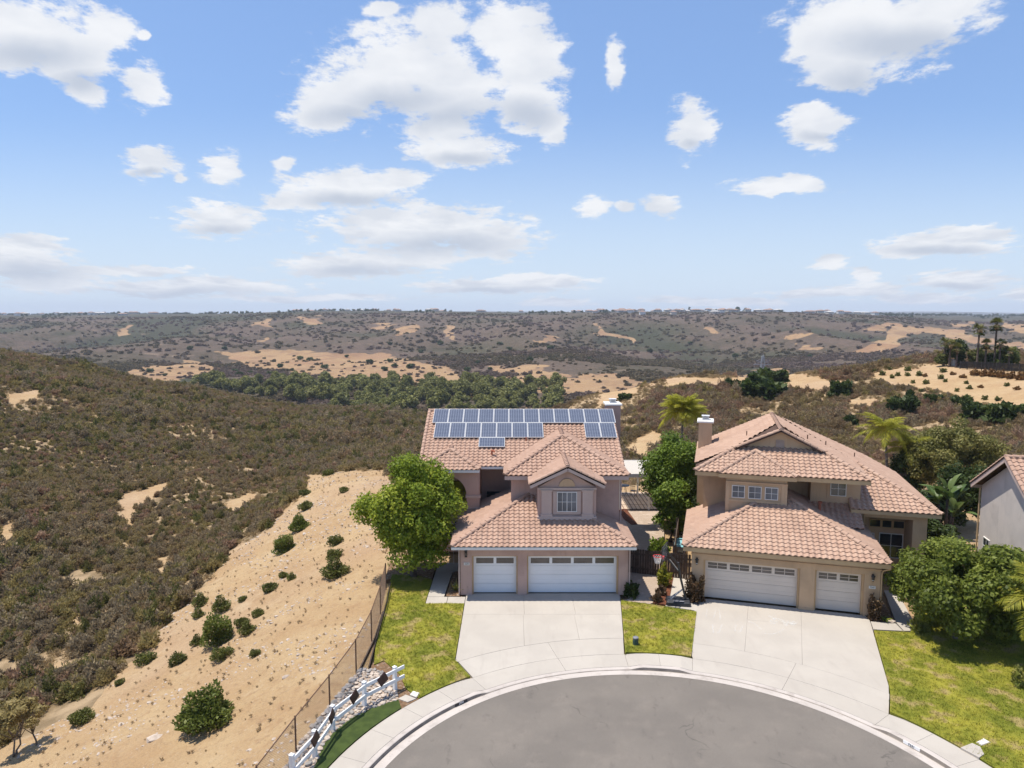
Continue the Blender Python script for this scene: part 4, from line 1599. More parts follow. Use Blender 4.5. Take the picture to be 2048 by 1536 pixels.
class Roof:
    """a tiled roof part of a house: deck + tiles (nearest 300 as parts of their own) + ridge tiles"""

    def __init__(s, house, tilem, rot):
        s.house, s.m = house, tilem
        s.whole = []            # (distance, matrix)
        s.clipped = MB()
        s.deck = MB()
        s.caps = []
        s.Mw = house.matrix_basis.copy()
        s.rng = random.Random(5)

    def face(s, P, tiles=True, skip=None):
        """P: convex polygon in house coordinates, first edge is the eave, counter-clockwise seen from above"""
        P = [Vector(p) for p in P]
        ux = (P[1] - P[0]).normalized()
        nrm = Vector((0, 0, 0))
        for i in range(1, len(P) - 1):
            nrm += (P[i] - P[0]).cross(P[i + 1] - P[0])
        nrm.normalize()
        if nrm.z < 0:
            nrm = -nrm
        vy = nrm.cross(ux)
        O = P[0]
        C2 = [((p - O).dot(ux), (p - O).dot(vy)) for p in P]
        k = len(s.deck.v)
        th = .06
        s.deck.add([p for p in P] + [p - nrm * th for p in P], [tuple(range(len(P)))] + [tuple(range(2 * len(P) - 1, len(P) - 1, -1))] +
                   [(i, len(P) + i, len(P) + (i + 1) % len(P), (i + 1) % len(P)) for i in range(len(P))])
        if not tiles:
            return
        area = sum(C2[i][0] * C2[(i + 1) % len(C2)][1] - C2[(i + 1) % len(C2)][0] * C2[i][1] for i in range(len(C2)))
        C = C2 if area > 0 else C2[::-1]
        amin, amax = min(p[0] for p in C), max(p[0] for p in C)
        bmin, bmax = min(p[1] for p in C), max(p[1] for p in C)

        def inside(p):
            for i in range(len(C)):
                a, b = C[i], C[(i + 1) % len(C)]
                if (b[0] - a[0]) * (p[1] - a[1]) - (b[1] - a[1]) * (p[0] - a[0]) < -1e-4:
                    return False
            return True
        # the clip polygon lets the eave course overhang a little
        Cc = [(p[0], p[1] - (.05 if abs(p[1] - bmin) < 1e-3 else 0)) for p in C]
        na = int(math.ceil((amax - amin) / TW_))
        nb = int(math.ceil((bmax - bmin) / TE))
        for j in range(nb):
            b0 = bmin + j * TE
            for i in range(na):
                a0 = amin + i * TW_
                cs = [(a0, b0), (a0 + TW_, b0), (a0 + TW_, b0 + TE), (a0, b0 + TE)]
                org = O + ux * a0 + vy * b0
                if all(inside(c) for c in cs):
                    wob = s.rng.gauss(0, .006)
                    M = Matrix(((ux.x, vy.x, nrm.x, org.x), (ux.y, vy.y, nrm.y, org.y), (ux.z, vy.z, nrm.z, org.z), (0, 0, 0, 1))) @ Matrix.Rotation(wob, 4, 'Z')
                    d = ((s.Mw @ org) - cam.location).length
                    s.whole.append((d, M))
                else:
                    V, F = tile_geom(a0, b0, Cc)
                    if F:
                        s.clipped.add([O + ux * v[0] + vy * v[1] + nrm * v[2] for v in V], F, 0, s.rng.random())

    def cap(s, p0, p1, r=.125, L=.36):
        """barrel ridge tiles from p0 up to p1"""
        p0, p1 = Vector(p0), Vector(p1)
        d = p1 - p0
        n = max(1, int(d.length / L))
        d.normalize()
        rt = d.cross(Vector((0, 0, 1))).normalized()
        up = rt.cross(d)
        st = (p1 - p0).length / n
        for i in range(n):
            o = p0 + d * (st * i)
            M = Matrix(((d.x, rt.x, up.x, o.x), (d.y, rt.y, up.y, o.y), (d.z, rt.z, up.z, o.z), (0, 0, 0, 1))) @ Matrix.Rotation(s.rng.gauss(0, .012), 4, 'Z')
            s.caps.append((st, M, r))

    def finish(s, limit=300):
        roof = s.deck.build('roof', 'roof_under', s.house)
        V, F = tile_geom(0, 0)
        t = MB()
        t.add(V, F)
        tm = t.mesh('tile', s.m, smooth=False, tint=True)
        s.whole.sort(key=lambda x: x[0])
        for d, M in s.whole[:limit]:
            o = bpy.data.objects.new('tile', tm)
            link(o, roof)
            o.matrix_basis = M
        rest = s.clipped
        for d, M in s.whole[limit:]:
            rest.add([M @ Vector(v) for v in V], F, 0, s.rng.random())
        rest.build('roof_tiles', s.m, roof, tint=True, kind='stuff')
        # ridge tile: tapered half barrel, wide end down the slope
        c = MB()
        n = 7
        for (x, rr, lift) in ((-.035, 1.0, .030), (.385, .82, .012)):
            for k in range(n):
                a = math.pi * k / (n - 1)
                c.v.append((x, -math.cos(a) * .135 * rr, math.sin(a) * .115 * rr + lift - .01))
        for k in range(n - 1):
            c.f.append([k, n + k, n + k + 1, k + 1])
        c.f.append(list(range(n)))
        c.m = [0] * len(c.f)
        c.t = [0.0] * len(c.f)
        cm = c.mesh('ridge_tile', s.m, smooth=False, tint=True)
        for st, M, r in s.caps:
            o = bpy.data.objects.new('ridge_tile', cm)
            link(o, roof)
            o.matrix_basis = M @ Matrix.Diagonal((st / .36, r / .125, r / .125, 1))
        return roof


def hip_roof(R, x0, x1, y0, y1, z, p, front=True, back=False, caps=True, hipcap=(True, True), gable_back=True):
    """roof over a plan rectangle with hips at the front and a ridge running back (along y)"""
    h = (x1 - x0) / 2
    cx = (x0 + x1) / 2
    zt = z + p * h
    pk = (cx, y0 + h, zt)
    R.face([(x0, y0, z), (x1, y0, z), pk])
    R.face([(x1, y0, z), (x1, y1, z), (cx, y1, zt), pk])
    R.face([(x0, y1, z), (x0, y0, z), pk, (cx, y1, zt)])
    if caps:
        up = Vector((0, 0, .05))
        R.cap(Vector((x0, y0, z)) + up, Vector(pk) + up)
        R.cap(Vector((x1, y0, z)) + up, Vector(pk) + up)
        R.cap(Vector(pk) + up, Vector((cx, y1, zt)) + up)


def fascia(mb, a, b, h=.20, t=.04, drop=.03):
    """board under an eave from a to b (points on the eave line)"""
    a, b = Vector(a), Vector(b)
    mb.beam(a - Vector((0, 0, drop + h / 2)), b - Vector((0, 0, drop + h / 2)), t, h)


def window(house, name, M, w, h, nx, ny, split=False, framem='trim_white', glassm='glass_dark', fr=.045, rec=.0, mull=.022):
    """window in the local xz plane of M, looking to local -y"""
    mb = MB()
    mb.box(0, w, -.03, .03, 0, fr)
    mb.box(0, w, -.03, .03, h - fr, h)
    mb.box(0, fr, -.028, .03, fr, h - fr)
    mb.box(w - fr, w, -.028, .03, fr, h - fr)
    iw, ih = w - 2 * fr, h - 2 * fr
    for i in range(1, nx):
        ww = mull * (1.9 if split and i == nx // 2 else 1)
        x = fr + iw * i / nx
        mb.box(x - ww / 2, x + ww / 2, -.024, .012, fr, h - fr)
    for j in range(1, ny):
        z = fr + ih * j / ny
        mb.box(fr, w - fr, -.021, .012, z - mull / 2, z + mull / 2)
    o = mb.build(name, framem, house)
    o.matrix_basis = M
    pm = MB().box(0, iw / nx - .004, -.004, .004, 0, ih / ny - .004).mesh('pane', glassm)
    for i in range(nx):
        for j in range(ny):
            p = bpy.data.objects.new('pane', pm)
            link(p, o)
            p.location = (fr + iw * i / nx + .002, .006, fr + ih * j / ny + .002)
    return o


def T(x, y, z, rz=0.0):
    return Matrix.Translation((x, y, z)) @ Matrix.Rotation(rz, 4, 'Z')


def garage_door(house, x0, x1, y, h, nwin, dm, cross=False):
    """sectional door, four rows of panels, windows in the top row"""
    w = x1 - x0
    d = MB()
    d.box(0, w, .02, .06, 0, h)
    d.box(-.06, 0, -.02, .06, 0, h + .07)
    d.box(w, w + .06, -.02, .06, 0, h + .07)
    d.box(0, w, -.02, .06, h, h + .07)
    o = d.build('garage_door', dm, house)
    o.location = (x0, y, 0)
    sh = h / 4
    for r in range(4):
        b = MB()
        z0 = r * sh + .006
        if r < 3:
            b.box(.004, w - .004, -.012, .018, z0, z0 + sh - .012)
            # raised long panels, two rows of shallow ribs
            nn = nwin
            pw = w / nn
            for k in range(nn):
                for q in (0, 1):
                    zz = z0 + .05 + q * (sh / 2 - .02)
                    b.box(k * pw + .07, (k + 1) * pw - .07, -.020, -.012, zz, zz + sh / 2 - .10)
            b.build('door_panel', dm, o)
        else:
            pw = w / nwin
            m = .075
            zb, zt = z0 + .10, z0 + sh - .012 - .08
            b.box(.004, w - .004, -.012, .018, z0, zb)
            b.box(.004, w - .004, -.012, .018, zt, z0 + sh - .012)
            for k in range(nwin + 1):
                xa, xb = max(.004, k * pw - m), min(w - .004, k * pw + m)
                b.box(xa, xb, -.011, .018, zb, zt)
            if cross:
                for k in range(nwin):
                    c = (k + .5) * pw
                    b.box(c - .013, c + .013, -.014, .006, zb, zt)
                    b.box(k * pw + m, (k + 1) * pw - m, -.016, .004, (zb + zt) / 2 - .011, (zb + zt) / 2 + .011)
            b.build('door_panel', dm, o)
            pm = MB().box(0, pw - 2 * m, 0, .008, 0, zt - zb).mesh('pane', 'glass_garage')
            for k in range(nwin):
                p = bpy.data.objects.new('pane', pm)
                link(p, o)
                p.location = (k * pw + m, .008, zb)
    return o


def lantern(house, x, y, z, square=False):
    b = MB()
    b.box(x - .05, x + .05, y - .02, y, z - .02, z + .10)
    b.beam((x, y - .02, z + .08), (x, y - .12, z + .14), .02)
    if square:
        for sx in (-.055, .055):
            for sy in (-.055, .055):
                b.box(x + sx - .008, x + sx + .008, y - .12 + sy - .008, y - .12 + sy + .008, z - .22, z + .08)
        b.box(x - .075, x + .075, y - .195, y - .045, z + .08, z + .11)
        b.box(x - .07, x + .07, y - .19, y - .05, z - .24, z - .22)
    else:
        b.tube([(x, y - .12, z - .24), (x, y - .12, z - .20), (x, y - .12, z + .02), (x, y - .12, z + .10)], [.03, .055, .085, .02], 8)
        b.tube([(x, y - .12, z + .02), (x, y - .12, z + .05)], [.105, .09], 8)
    o = b.build('wall_lamp', 'dark_metal', house)
    MB().tube([(x, y - .12, z - .19), (x, y - .12, z + .0)], .052 if square else .06, 8).build('lamp_glass', 'glass_garage' if square else 'trim_white', o)
    return o


def plaque(house, x, y, z, txt):
    o = MB().box(x - .15, x + .15, y - .025, y, z - .07, z + .07).build('number_plaque', 'trim_white', house)
    me = text_mesh(txt, .11)
    me.materials.clear()
    me.materials.append(MATS['number_black'])
    d = bpy.data.objects.new('digits', me)
    link(d, o)
    d.rotation_euler = (math.pi / 2, 0, 0)
    d.location = (x, y - .028, z)
    return o


def chimney(house, x0, x1, y0, y1, z0, z1, wallm):
    o = MB().box(x0, x1, y0, y1, z0, z1).build('chimney', wallm, house)
    c = MB()
    c.bbox(x0 - .10, x1 + .10, y0 - .10, y1 + .10, z1, z1 + .12, .03)
    c.build('chimney_cap', 'trim_white', o)
    cx, cy = (x0 + x1) / 2, (y0 + y1) / 2
    f = MB()
    f.box(cx - .22, cx + .22, cy - .22, cy + .22, z1 + .12, z1 + .20)
    for sx in (-.17, .17):
        for sy in (-.17, .17):
            f.box(cx + sx - .025, cx + sx + .025, cy + sy - .025, cy + sy + .025, z1 + .20, z1 + .36)
    for k in range(2):
        f.box(cx - .19, cx + .19, cy - .19, cy + .19, z1 + .235 + .055 * k, z1 + .26 + .055 * k)
    f.box(cx - .25, cx + .25, cy - .25, cy + .25, z1 + .36, z1 + .40)
    f.build('chimney_pot', 'metal_white', o)
    return o


# ------------------------------------------------------------------ the pink house with solar panels
def pink_house():
    H = empty('house', (0, 0, 0), label='two storey pink stucco house with solar panels and rose tiled roof', cat='house')
    W = 'stucco_pink'
    # garage front: piers, header, side walls
    g = MB()
    g.box(-2.76, -2.14, 36.5, 41.5, 0, 2.78)
    g.box(.30, .80, 36.5, 37.1, 0, 2.16)
    g.box(5.70, 6.22, 36.5, 40.0, 0, 2.78)
    g.box(-2.14, 5.70, 36.5, 37.1, 2.16, 2.78)
    g.box(-2.14, 5.70, 36.95, 37.25, 0, 2.16)
    g.build('garage_wall', W, H)
    t = MB()
    for x0, x1 in ((-2.14, .30), (.80, 5.70)):
        t.box(x0, x0 + .07, 36.62, 36.95, 0, 2.16)
        t.box(x1 - .07, x1, 36.62, 36.95, 0, 2.16)
        t.box(x0 + .07, x1 - .07, 36.62, 36.95, 2.09, 2.155)
    t.build('door_jamb', 'trim_tan', H)
    garage_door(H, -2.01, .17, 36.86, 2.02, 2, 'door_white')
    garage_door(H, .93, 5.57, 36.86, 2.02, 4, 'door_white')
    lantern(H, -2.45, 36.5, 2.38, True)
    plaque(H, -2.42, 36.5, 1.72, '2500')
    # upper floor and entry
    w = MB()
    w.box(-.06, 6.22, 39.95, 52.6, 0, 5.75)
    w.box(-2.0, -.06, 44.2, 52.6, 0, 5.72)
    w.box(-5.3, -2.0, 43.4, 52.6, 0, 5.72)
    # gable ends under the main roof
    for x0, x1 in ((-5.3, -5.1), (6.02, 6.22)):
        w.add([(x0, 42.3, 5.7), (x1, 42.3, 5.7), (x1, 52.7, 5.7), (x0, 52.7, 5.7), (x0, 47.5, 8.15), (x1, 47.5, 8.15)], [(0, 3, 4), (1, 5, 2), (0, 4, 5, 1), (3, 2, 5, 4)])
    w.build('wall', W, H)
    # arched entry screen
    a = MB()
    ya, yb = 41.45, 41.85
    cxa, ra, zs = -3.95, 1.22, 4.15
    out = [(-5.3, 5.72), (-5.3, 0)]
    arcp = [(cxa + ra * math.cos(math.pi - math.pi * i / 16), zs + ra * math.sin(math.pi * i / 16)) for i in range(17)]
    # build as strips: left pier, right pier, lintel above the arch
    a.box(-5.3, cxa - ra, ya, yb, 0, 5.72)
    a.box(cxa + ra, -1.95, ya, yb, 0, 5.72)
    for i in range(16):
        (x0, z0), (x1, z1) = arcp[i], arcp[i + 1]
        a.add([(x0, ya, z0), (x1, ya, z1), (x1, ya, 5.72), (x0, ya, 5.72), (x0, yb, z0), (x1, yb, z1), (x1, yb, 5.72), (x0, yb, 5.72)],
              [(0, 1, 2, 3), (5, 4, 7, 6), (4, 5, 1, 0)])
    a.box(-2.15, -1.95, yb, 44.2, 0, 5.72)
    a.build('entry_arch', W, H)
    for q in ((cxa + ra - .06, -1.89, ya - .06, yb - .02, 4.0, 4.16), (cxa + ra - .05, -1.90, ya - .05, yb - .02, 3.35, 3.42), (-5.36, cxa - ra + .06, ya - .06, yb - .02, 4.0, 4.16)):
        MB().box(*q).build('arch_moulding', 'trim_pink', H)
    # window and door in the recess
    window(H, 'window', T(-4.9, 43.38, 3.25), 2.5, 1.35, 4, 2, glassm='glass_green_reflection', framem='dark_metal')
    window(H, 'window', T(-4.9, 43.38, .95), 1.7, 1.75, 3, 2, glassm='glass_dark')
    MB().box(-3.0, -2.15, 43.34, 43.42, 0, 2.1).build('front_door', 'wood_dark', H)
    MB().box(-1.6, -.25, 44.14, 44.24, 2.6, 3.7).build('balcony_opening', 'glass_dark', H)
    b = MB()
    for k in range(9):
        b.box(-5.2 + k * .28, -5.18 + k * .28, 41.2, 41.22, 0, 1.9)
    b.box(-5.25, -2.8, 41.195, 41.225, 1.85, 1.9)
    b.box(-5.25, -2.8, 41.195, 41.225, .95, 1.0)
    b.build('entry_railing', 'metal_white', H)
    # dormer
    d = MB()
    d.box(1.42, 4.64, 38.05, 40.2, 2.9, 5.50)
    cx = 3.03
    d.add([(1.42, 38.05, 5.5), (4.64, 38.05, 5.5), (cx, 38.05, 6.42), (1.42, 43, 5.5), (4.64, 43, 5.5), (cx, 43, 6.42)], [(0, 1, 2), (0, 2, 5, 3), (1, 4, 5, 2)])
    d.build('dormer_wall', W, H)
    p = MB()
    for x0 in (1.62, 3.88):
        p.box(x0, x0 + .56, 37.90, 38.05, 4.02, 5.34)
        p.box(x0 - .05, x0 + .61, 37.86, 38.05, 3.90, 4.03)
        p.box(x0 - .05, x0 + .61, 37.87, 38.05, 5.30, 5.38)
    p.box(1.40, 4.66, 37.84, 38.05, 3.55, 3.90)
    p.box(1.41, 4.65, 37.93, 38.05, 5.38, 5.5)
    p.add([(2.26, 38.0, 4.0), (3.80, 38.0, 4.0), (3.80, 38.0, 5.3), (2.26, 38.0, 5.3), (2.26, 38.06, 4.0), (3.80, 38.06, 4.0), (3.80, 38.06, 5.3), (2.26, 38.06, 5.3)],
          [(0, 1, 2, 3), (0, 3, 7, 4), (1, 5, 6, 2), (3, 2, 6, 7)])
    p.build('dormer_moulding', 'trim_pink', H)
    fan = MB()
    fan.prism([(cx + .44 * math.cos(math.pi * i / 12), .44 * math.sin(math.pi * i / 12)) for i in range(13)], -.03, .03)
    fan.v = [(x, 38.02 + z, 5.56 + y) for x, y, z in fan.v]
    fan.build('fan_panel', 'stucco_peach', H)
    window(H, 'window', T(2.48, 37.975, 4.14), 1.10, 1.12, 4, 2, split=True, glassm='glass_blind', mull=.019, fr=.036)
    # roofs
    R = Roof(H, 'tile_rose', 0)
    hip_roof(R, -3.17, 6.52, 35.9, 43.0, 2.84, .42)
    # right wing hip
    hip_roof(R, -.42, 6.66, 39.45, 47.0, 5.83, .475)
    # entry hip
    hip_roof(R, -5.62, -1.95, 41.1, 45.5, 5.78, .475)
    # main gable
    ze, zr, ye, yr = 5.80, 8.42, 42.0, 47.5
    R.face([(-5.65, ye, ze), (6.78, ye, ze), (6.78, yr, zr), (-5.65, yr, zr)])
    R.face([(6.78, 53.0, ze), (-5.65, 53.0, ze), (-5.65, yr, zr), (6.78, yr, zr)], tiles=False)
    R.cap((-5.65, yr, zr + .05), (6.78, yr, zr + .05))
    R.cap((-5.60, ye, ze + .05), (-5.60, yr, zr + .05), .11)
    R.cap((6.73, ye, ze + .05), (6.73, yr, zr + .05), .11)
    # dormer gable
    zt, ze2 = 6.70, 5.72
    x0, x1, yf = .98, 5.06, 37.62
    pk = (cx, yf, zt)
    R.face([(x0, 43.5, ze2), (x0, yf, ze2), pk, (cx, 43.5, zt)])
    R.face([(x1, yf, ze2), (x1, 43.5, ze2), (cx, 43.5, zt), pk])
    R.cap((cx, yf, zt + .05), (cx, 43.0, zt + .05))
    R.cap((x0, yf + .06, ze2 + .06), (cx, yf + .06, zt + .06), .13)
    R.cap((x1, yf + .06, ze2 + .06), (cx, yf + .06, zt + .06), .13)
    roof = R.finish()
    f = MB()
    fascia(f, (-3.17, 35.88, 2.84), (6.52, 35.88, 2.84), .14, .10, .0)
    fascia(f, (-3.15, 35.9, 2.84), (-3.15, 41.4, 2.84), .14, .08, .0)
    fascia(f, (6.50, 35.9, 2.84), (6.50, 40.0, 2.84), .14, .08, .0)
    fascia(f, (-5.6, 41.08, 5.78), (-1.97, 41.08, 5.78), .15, .09, .0)
    fascia(f, (-1.97, 41.08, 5.78), (-1.97, 42.0, 5.78), .15, .09, .0)
    fascia(f, (-1.95, 41.98, 5.8), (-.4, 41.98, 5.8), .15, .09, .0)
    f.build('gutter', 'trim_white', H)
    f = MB()
    fascia(f, (-.42, 39.45, 5.83), (6.66, 39.45, 5.83), .22)
    fascia(f, (6.64, 39.5, 5.83), (6.64, 42.2, 5.83), .22)
    fascia(f, (-.40, 39.5, 5.83), (-.40, 42.0, 5.83), .22)
    fascia(f, (x0, yf - .02, ze2), (cx, yf - .02, zt), .16)
    fascia(f, (x1, yf - .02, ze2), (cx, yf - .02, zt), .16)
    # flat soffits close the eaves from below
    f.box(-3.1, 6.45, 35.95, 36.5, 2.70, 2.72)
    f.box(-.36, 6.6, 39.5, 39.95, 5.60, 5.62)
    f.box(-5.5, -2.0, 41.12, 41.45, 5.62, 5.64)
    f.build('fascia', 'trim_pink', H)
    dp = MB()
    dp.tube([(6.42, 35.96, 2.72), (6.27, 36.40, 2.55), (6.27, 36.42, .05)], .04, 6)
    dp.tube([(-2.82, 36.45, 2.70), (-2.82, 36.45, .05)], .04, 6)
    dp.tube([(6.30, 39.9, 5.6), (6.30, 39.9, 3.0)], .04, 6)
    dp.build('downpipe', 'trim_pink', H)
    chimney(H, 6.55, 7.50, 48.2, 49.5, 0, 8.72, W)
    v = MB()
    v.tube([(-1.25, 42.95, 6.15), (-1.25, 42.95, 6.62)], .06, 8)
    v.tube([(-1.25, 42.95, 6.58), (-1.14, 42.86, 6.62), (-1.08, 42.78, 6.54)], .06, 8)
    v.build('roof_vent', 'terracotta', H)
    v = MB().tube([(.9, 44.3, 6.8), (.9, 44.3, 7.2)], .04, 8).build('roof_vent', 'terracotta', H)
    # solar panels: 12 + 7 + 2 upright and one lying
    sl = Vector((0, yr - ye, zr - ze)).normalized()
    nv = Vector((0, -sl.z, sl.y))
    PWd, PHt = .99, 1.64
    fr = MB()
    for (a0, a1, b0, b1) in ((0, PWd, 0, .026), (0, PWd, PHt - .026, PHt), (0, .026, .026, PHt - .026), (PWd - .026, PWd, .026, PHt - .026)):
        fr.box(a0, a1, b0, b1, 0, .045)
    fr.box(.026, PWd - .026, .026, PHt - .026, 0, .03)
    frm = fr.mesh('solar_panel', 'metal_white')
    gl = MB().box(.026, PWd - .026, .026, PHt - .026, .031, .040).mesh('solar_cells', 'solar_cells')

    def panel(x, s_, rot=False):
        """x along the roof, s_ = slope distance of its lower edge from the eave"""
        o = bpy.data.objects.new('solar_panel', frm)
        link(o, H)
        org = Vector((x, ye, ze)) + sl * s_ + nv * .16
        u, v_ = Vector((1, 0, 0)), sl
        if rot:
            u, v_ = sl, Vector((-1, 0, 0))
            org = org + Vector((PHt, 0, 0))
        o.matrix_basis = Matrix(((u.x, v_.x, nv.x, org.x), (u.y, v_.y, nv.y, org.y), (u.z, v_.z, nv.z, org.z), (0, 0, 0, 1)))
        c = bpy.data.objects.new('solar_cells', gl)
        link(c, o)
    SLn = math.hypot(yr - ye, zr - ze)
    r1 = SLn - PHt - .02
    r2 = r1 - PHt - .02
    r3 = r2 - PWd - .02
    for k in range(12):
        panel(-5.24 + k * 1.008, r1)
    for k in range(7):
        panel(-5.02 + k * 1.008, r2)
    for k in range(2):
        panel(4.72 + k * 1.008, r2)
    panel(-2.10, r3, True)
    rail = MB()
    for s_ in (r1 + .3, r1 + 1.3):
        p0 = Vector((-5.2, ye, ze)) + sl * s_ + nv * .13
        rail.beam(p0, p0 + Vector((12.0, 0, 0)), .04, up=nv)
    rail.build('solar_rail', 'steel', H)
    return H


pink_house()


# ------------------------------------------------------------------ the tan house on the right
GX, GY, GA = 9.49, 36.15, rad(-16)


def rl(x, y):
    return (GX + x * math.cos(GA) - y * math.sin(GA), GY + x * math.sin(GA) + y * math.cos(GA))


def tan_house():
    H = empty('house', (GX, GY, 0), GA, label='two storey tan stucco house with salmon tiled hip roof and three small bay windows', cat='house')
    H.matrix_basis = Matrix.Translation((GX, GY, 0)) @ Matrix.Rotation(GA, 4, 'Z')
    W = 'stucco_peach'
    g = MB()
    g.box(0, .62, 0, 6.2, 0, 2.80)
    g.box(5.36, 6.06, 0, .6, 0, 2.14)
    g.box(8.34, 9.05, 0, 7.0, 0, 2.80)
    g.box(.62, 8.34, 0, .6, 2.14, 2.80)
    g.box(.62, 8.34, .5, .7, 0, 2.14)
    g.build('garage_wall', W, H)
    t = MB()
    for x0, x1 in ((.62, 5.36), (6.06, 8.34)):
        t.box(x0, x0 + .09, .12, .5, 0, 2.14)
        t.box(x1 - .09, x1, .12, .5, 0, 2.14)
        t.box(x0 + .09, x1 - .09, .12, .5, 2.08, 2.138)
    t.build('door_jamb', 'trim_tan', H)
    t = MB()
    t.box(-.03, 9.08, -.04, 0, 2.40, 2.46)
    t.box(5.33, 6.09, -.03, 0, 0, .12)
    t.build('wall_trim', 'stucco_peach', H)
    garage_door(H, .77, 5.21, .36, 2.00, 4, 'door_cream', True)
    garage_door(H, 6.21, 8.19, .36, 2.00, 2, 'door_cream', True)
    lantern(H, .28, 0, 2.12)
    lantern(H, 8.70, 0, 2.10)
    plaque(H, 8.70, 0, 1.52, '7241')
    w = MB()
    w.box(.45, 1.7, 5.7, 12.2, 0, 6.12)
    w.box(1.7, 4.92, 3.3, 12.2, 2.6, 6.12)
    w.box(4.92, 8.95, 6.3, 12.2, 0, 6.12)
    w.box(6.36, 8.95, 5.2, 6.3, 3.2, 6.12)
    w.box(8.6, 12.3, 6.6, 15.0, 0, 4.1)
    w.box(11.6, 12.3, 4.95, 6.6, 0, 4.1)
    w.box(8.52, 9.05, 4.95, 6.6, 2.7, 4.1)
    w.box(9.05, 11.6, 4.95, 5.25, 3.75, 4.1)
    # dutch gable face
    w.add([(2.3, 5.42, 7.15), (7.0, 5.42, 7.15), (4.65, 5.42, 8.30), (2.3, 5.6, 7.15), (7.0, 5.6, 7.15), (4.65, 5.6, 8.30)], [(0, 1, 2), (0, 2, 5, 3), (1, 4, 5, 2)])
    w.add([(.45, 12.2, 6.1), (9, 12.2, 6.1), (4.65, 12.2, 8.2)], [(0, 2, 1)])
    w.build('wall', W, H)
    # bay mouldings and windows
    b = MB()
    b.box(1.68, 4.94, 3.20, 3.30, 5.62, 5.70)
    b.box(1.9, 4.62, 3.24, 3.30, 4.55, 4.66)
    b.box(1.69, 1.9, 3.25, 3.30, 4.0, 5.62)
    b.box(4.62, 4.93, 3.25, 3.30, 4.3, 5.62)
    b.build('bay_moulding', 'stucco_peach', H)
    for x in (2.02, 2.90, 3.77):
        window(H, 'window', T(x, 3.27, 4.76), .69, .70, 2, 2, glassm='glass_blind', mull=.018, fr=.034)
    window(H, 'window', T(7.38, 5.17, 4.77), .84, .84, 2, 2, mull=.024, fr=.04)
    MB().box(7.22, 7.30, 5.15, 5.2, 4.6, 5.7).build('window_trim', 'stucco_peach', H)
    # entry windows
    window(H, 'window', T(9.75, 6.57, 2.75), 1.85, .48, 3, 1, framem='trim_tan', mull=.12)
    window(H, 'window', T(10.3, 6.57, 1.0), 1.25, 1.45, 2, 2, mull=.03)
    window(H, 'window', T(9.2, 6.57, .9), .85, 1.5, 2, 2, mull=.03)
    g2 = MB()
    g2.box(5.05, 5.5, 5.38, 5.42, 7.42, 7.44)
    for k in range(6):
        g2.box(4.42, 4.88, 5.36, 5.425, 7.36 + .07 * k, 7.40 + .07 * k)
    g2.v = g2.v[8:]
    g2.f = [[i - 8 for i in f] for f in g2.f[6:]]
    g2.m, g2.t = g2.m[6:], g2.t[6:]
    g2.build('gable_vent', 'trim_pink', H)
    R = Roof(H, 'tile_salmon', GA)
    hip_roof(R, -.43, 9.40, -.38, 6.6, 2.88, .43)
    # bay cross hip
    hip_roof(R, 1.28, 5.36, 2.93, 8.2, 6.17, .47)
    # main roof
    p, ye, ze = .47, 3.1, 6.18
    cx, yr0, yr1 = 4.65, 5.0, 12.2
    zr = ze + p * cx
    pr = (zr - 4.25) / (12.85 - cx)
    yg = 5.45
    zg = ze + p * (yg - ye)
    xl, xr_ = (zg - ze) / p, cx + (zr - zg) / pr
    R.face([(0, ye, ze), (9.05, ye, ze), (xr_, yg, zg), (xl, yg, zg)])
    xo, zo = yr0 - ye, ze + p * (yr0 - ye)
    R.face([(0, yr1, ze), (0, ye, ze), (xo, yr0, zo), (cx, yr0, zr), (cx, yr1, zr)])
    # right slope, running down over the wing
    xe, zw, yw = 12.85, 4.25, 4.5
    hx = 9.05
    zh = zr - pr * (hx - cx)
    yh = yw + (zh - zw) / p
    R.face([(xe, yw, zw), (xe, 15.2, zw), (11.2, 16.2, zr - pr * (11.2 - cx)), (cx, yr1, zr), (hx, yh, zh)])
    R.face([(hx, ye, zh), (hx, yh, zh), (cx, yr1, zr), (cx, yr0, zr), (cx + (zr - zo) / pr, yr0, zo)])
    # wing front slope
    R.face([(8.42, yw, zw), (xe, yw, zw), (hx, yh, zh), (8.42, yh, zh)])
    # low porch roof behind the garage
    R.face([(6.2, 3.5, 3.45), (8.9, 3.5, 3.45), (8.9, 5.2, 4.30), (6.2, 5.2, 4.30)])
    u = Vector((0, 0, .05))
    R.cap(Vector((0, ye, ze)) + u, Vector((xl, yg, zg)) + u)
    R.cap(Vector((9.05, ye, ze)) + u, Vector((xr_, yg, zg)) + u)
    R.cap((cx, yr0, zr + .05), (cx, yr1, zr + .05))
    R.cap((xl - .1, yr0 + .06, zg + .02), (cx, yr0 + .06, zr + .05), .12)
    R.cap((xr_ + .1, yr0 + .06, zg + .02), (cx, yr0 + .06, zr + .05), .12)
    R.cap(Vector((xe, yw, zw)) + u, Vector((hx, yh, zh)) + u)
    R.cap((8.46, yw, zw + .05), (8.46, yh, zh + .05), .11)
    R.finish()
    f = MB()
    fascia(f, (-.43, -.36, 2.88), (9.40, -.36, 2.88), .22, .05, .02)
    fascia(f, (-.41, -.38, 2.88), (-.41, 6, 2.88), .2)
    fascia(f, (9.38, -.38, 2.88), (9.38, 5, 2.88), .2)
    fascia(f, (0, ye + .02, ze), (9.05, ye + .02, ze), .22, .05, .02)
    fascia(f, (1.28, 2.95, 6.17), (5.36, 2.95, 6.17), .22, .05, .02)
    fascia(f, (.02, ye, ze), (.02, 12, ze), .2)
    fascia(f, (8.42, yw + .02, zw), (xe, yw + .02, zw), .2, .05, .02)
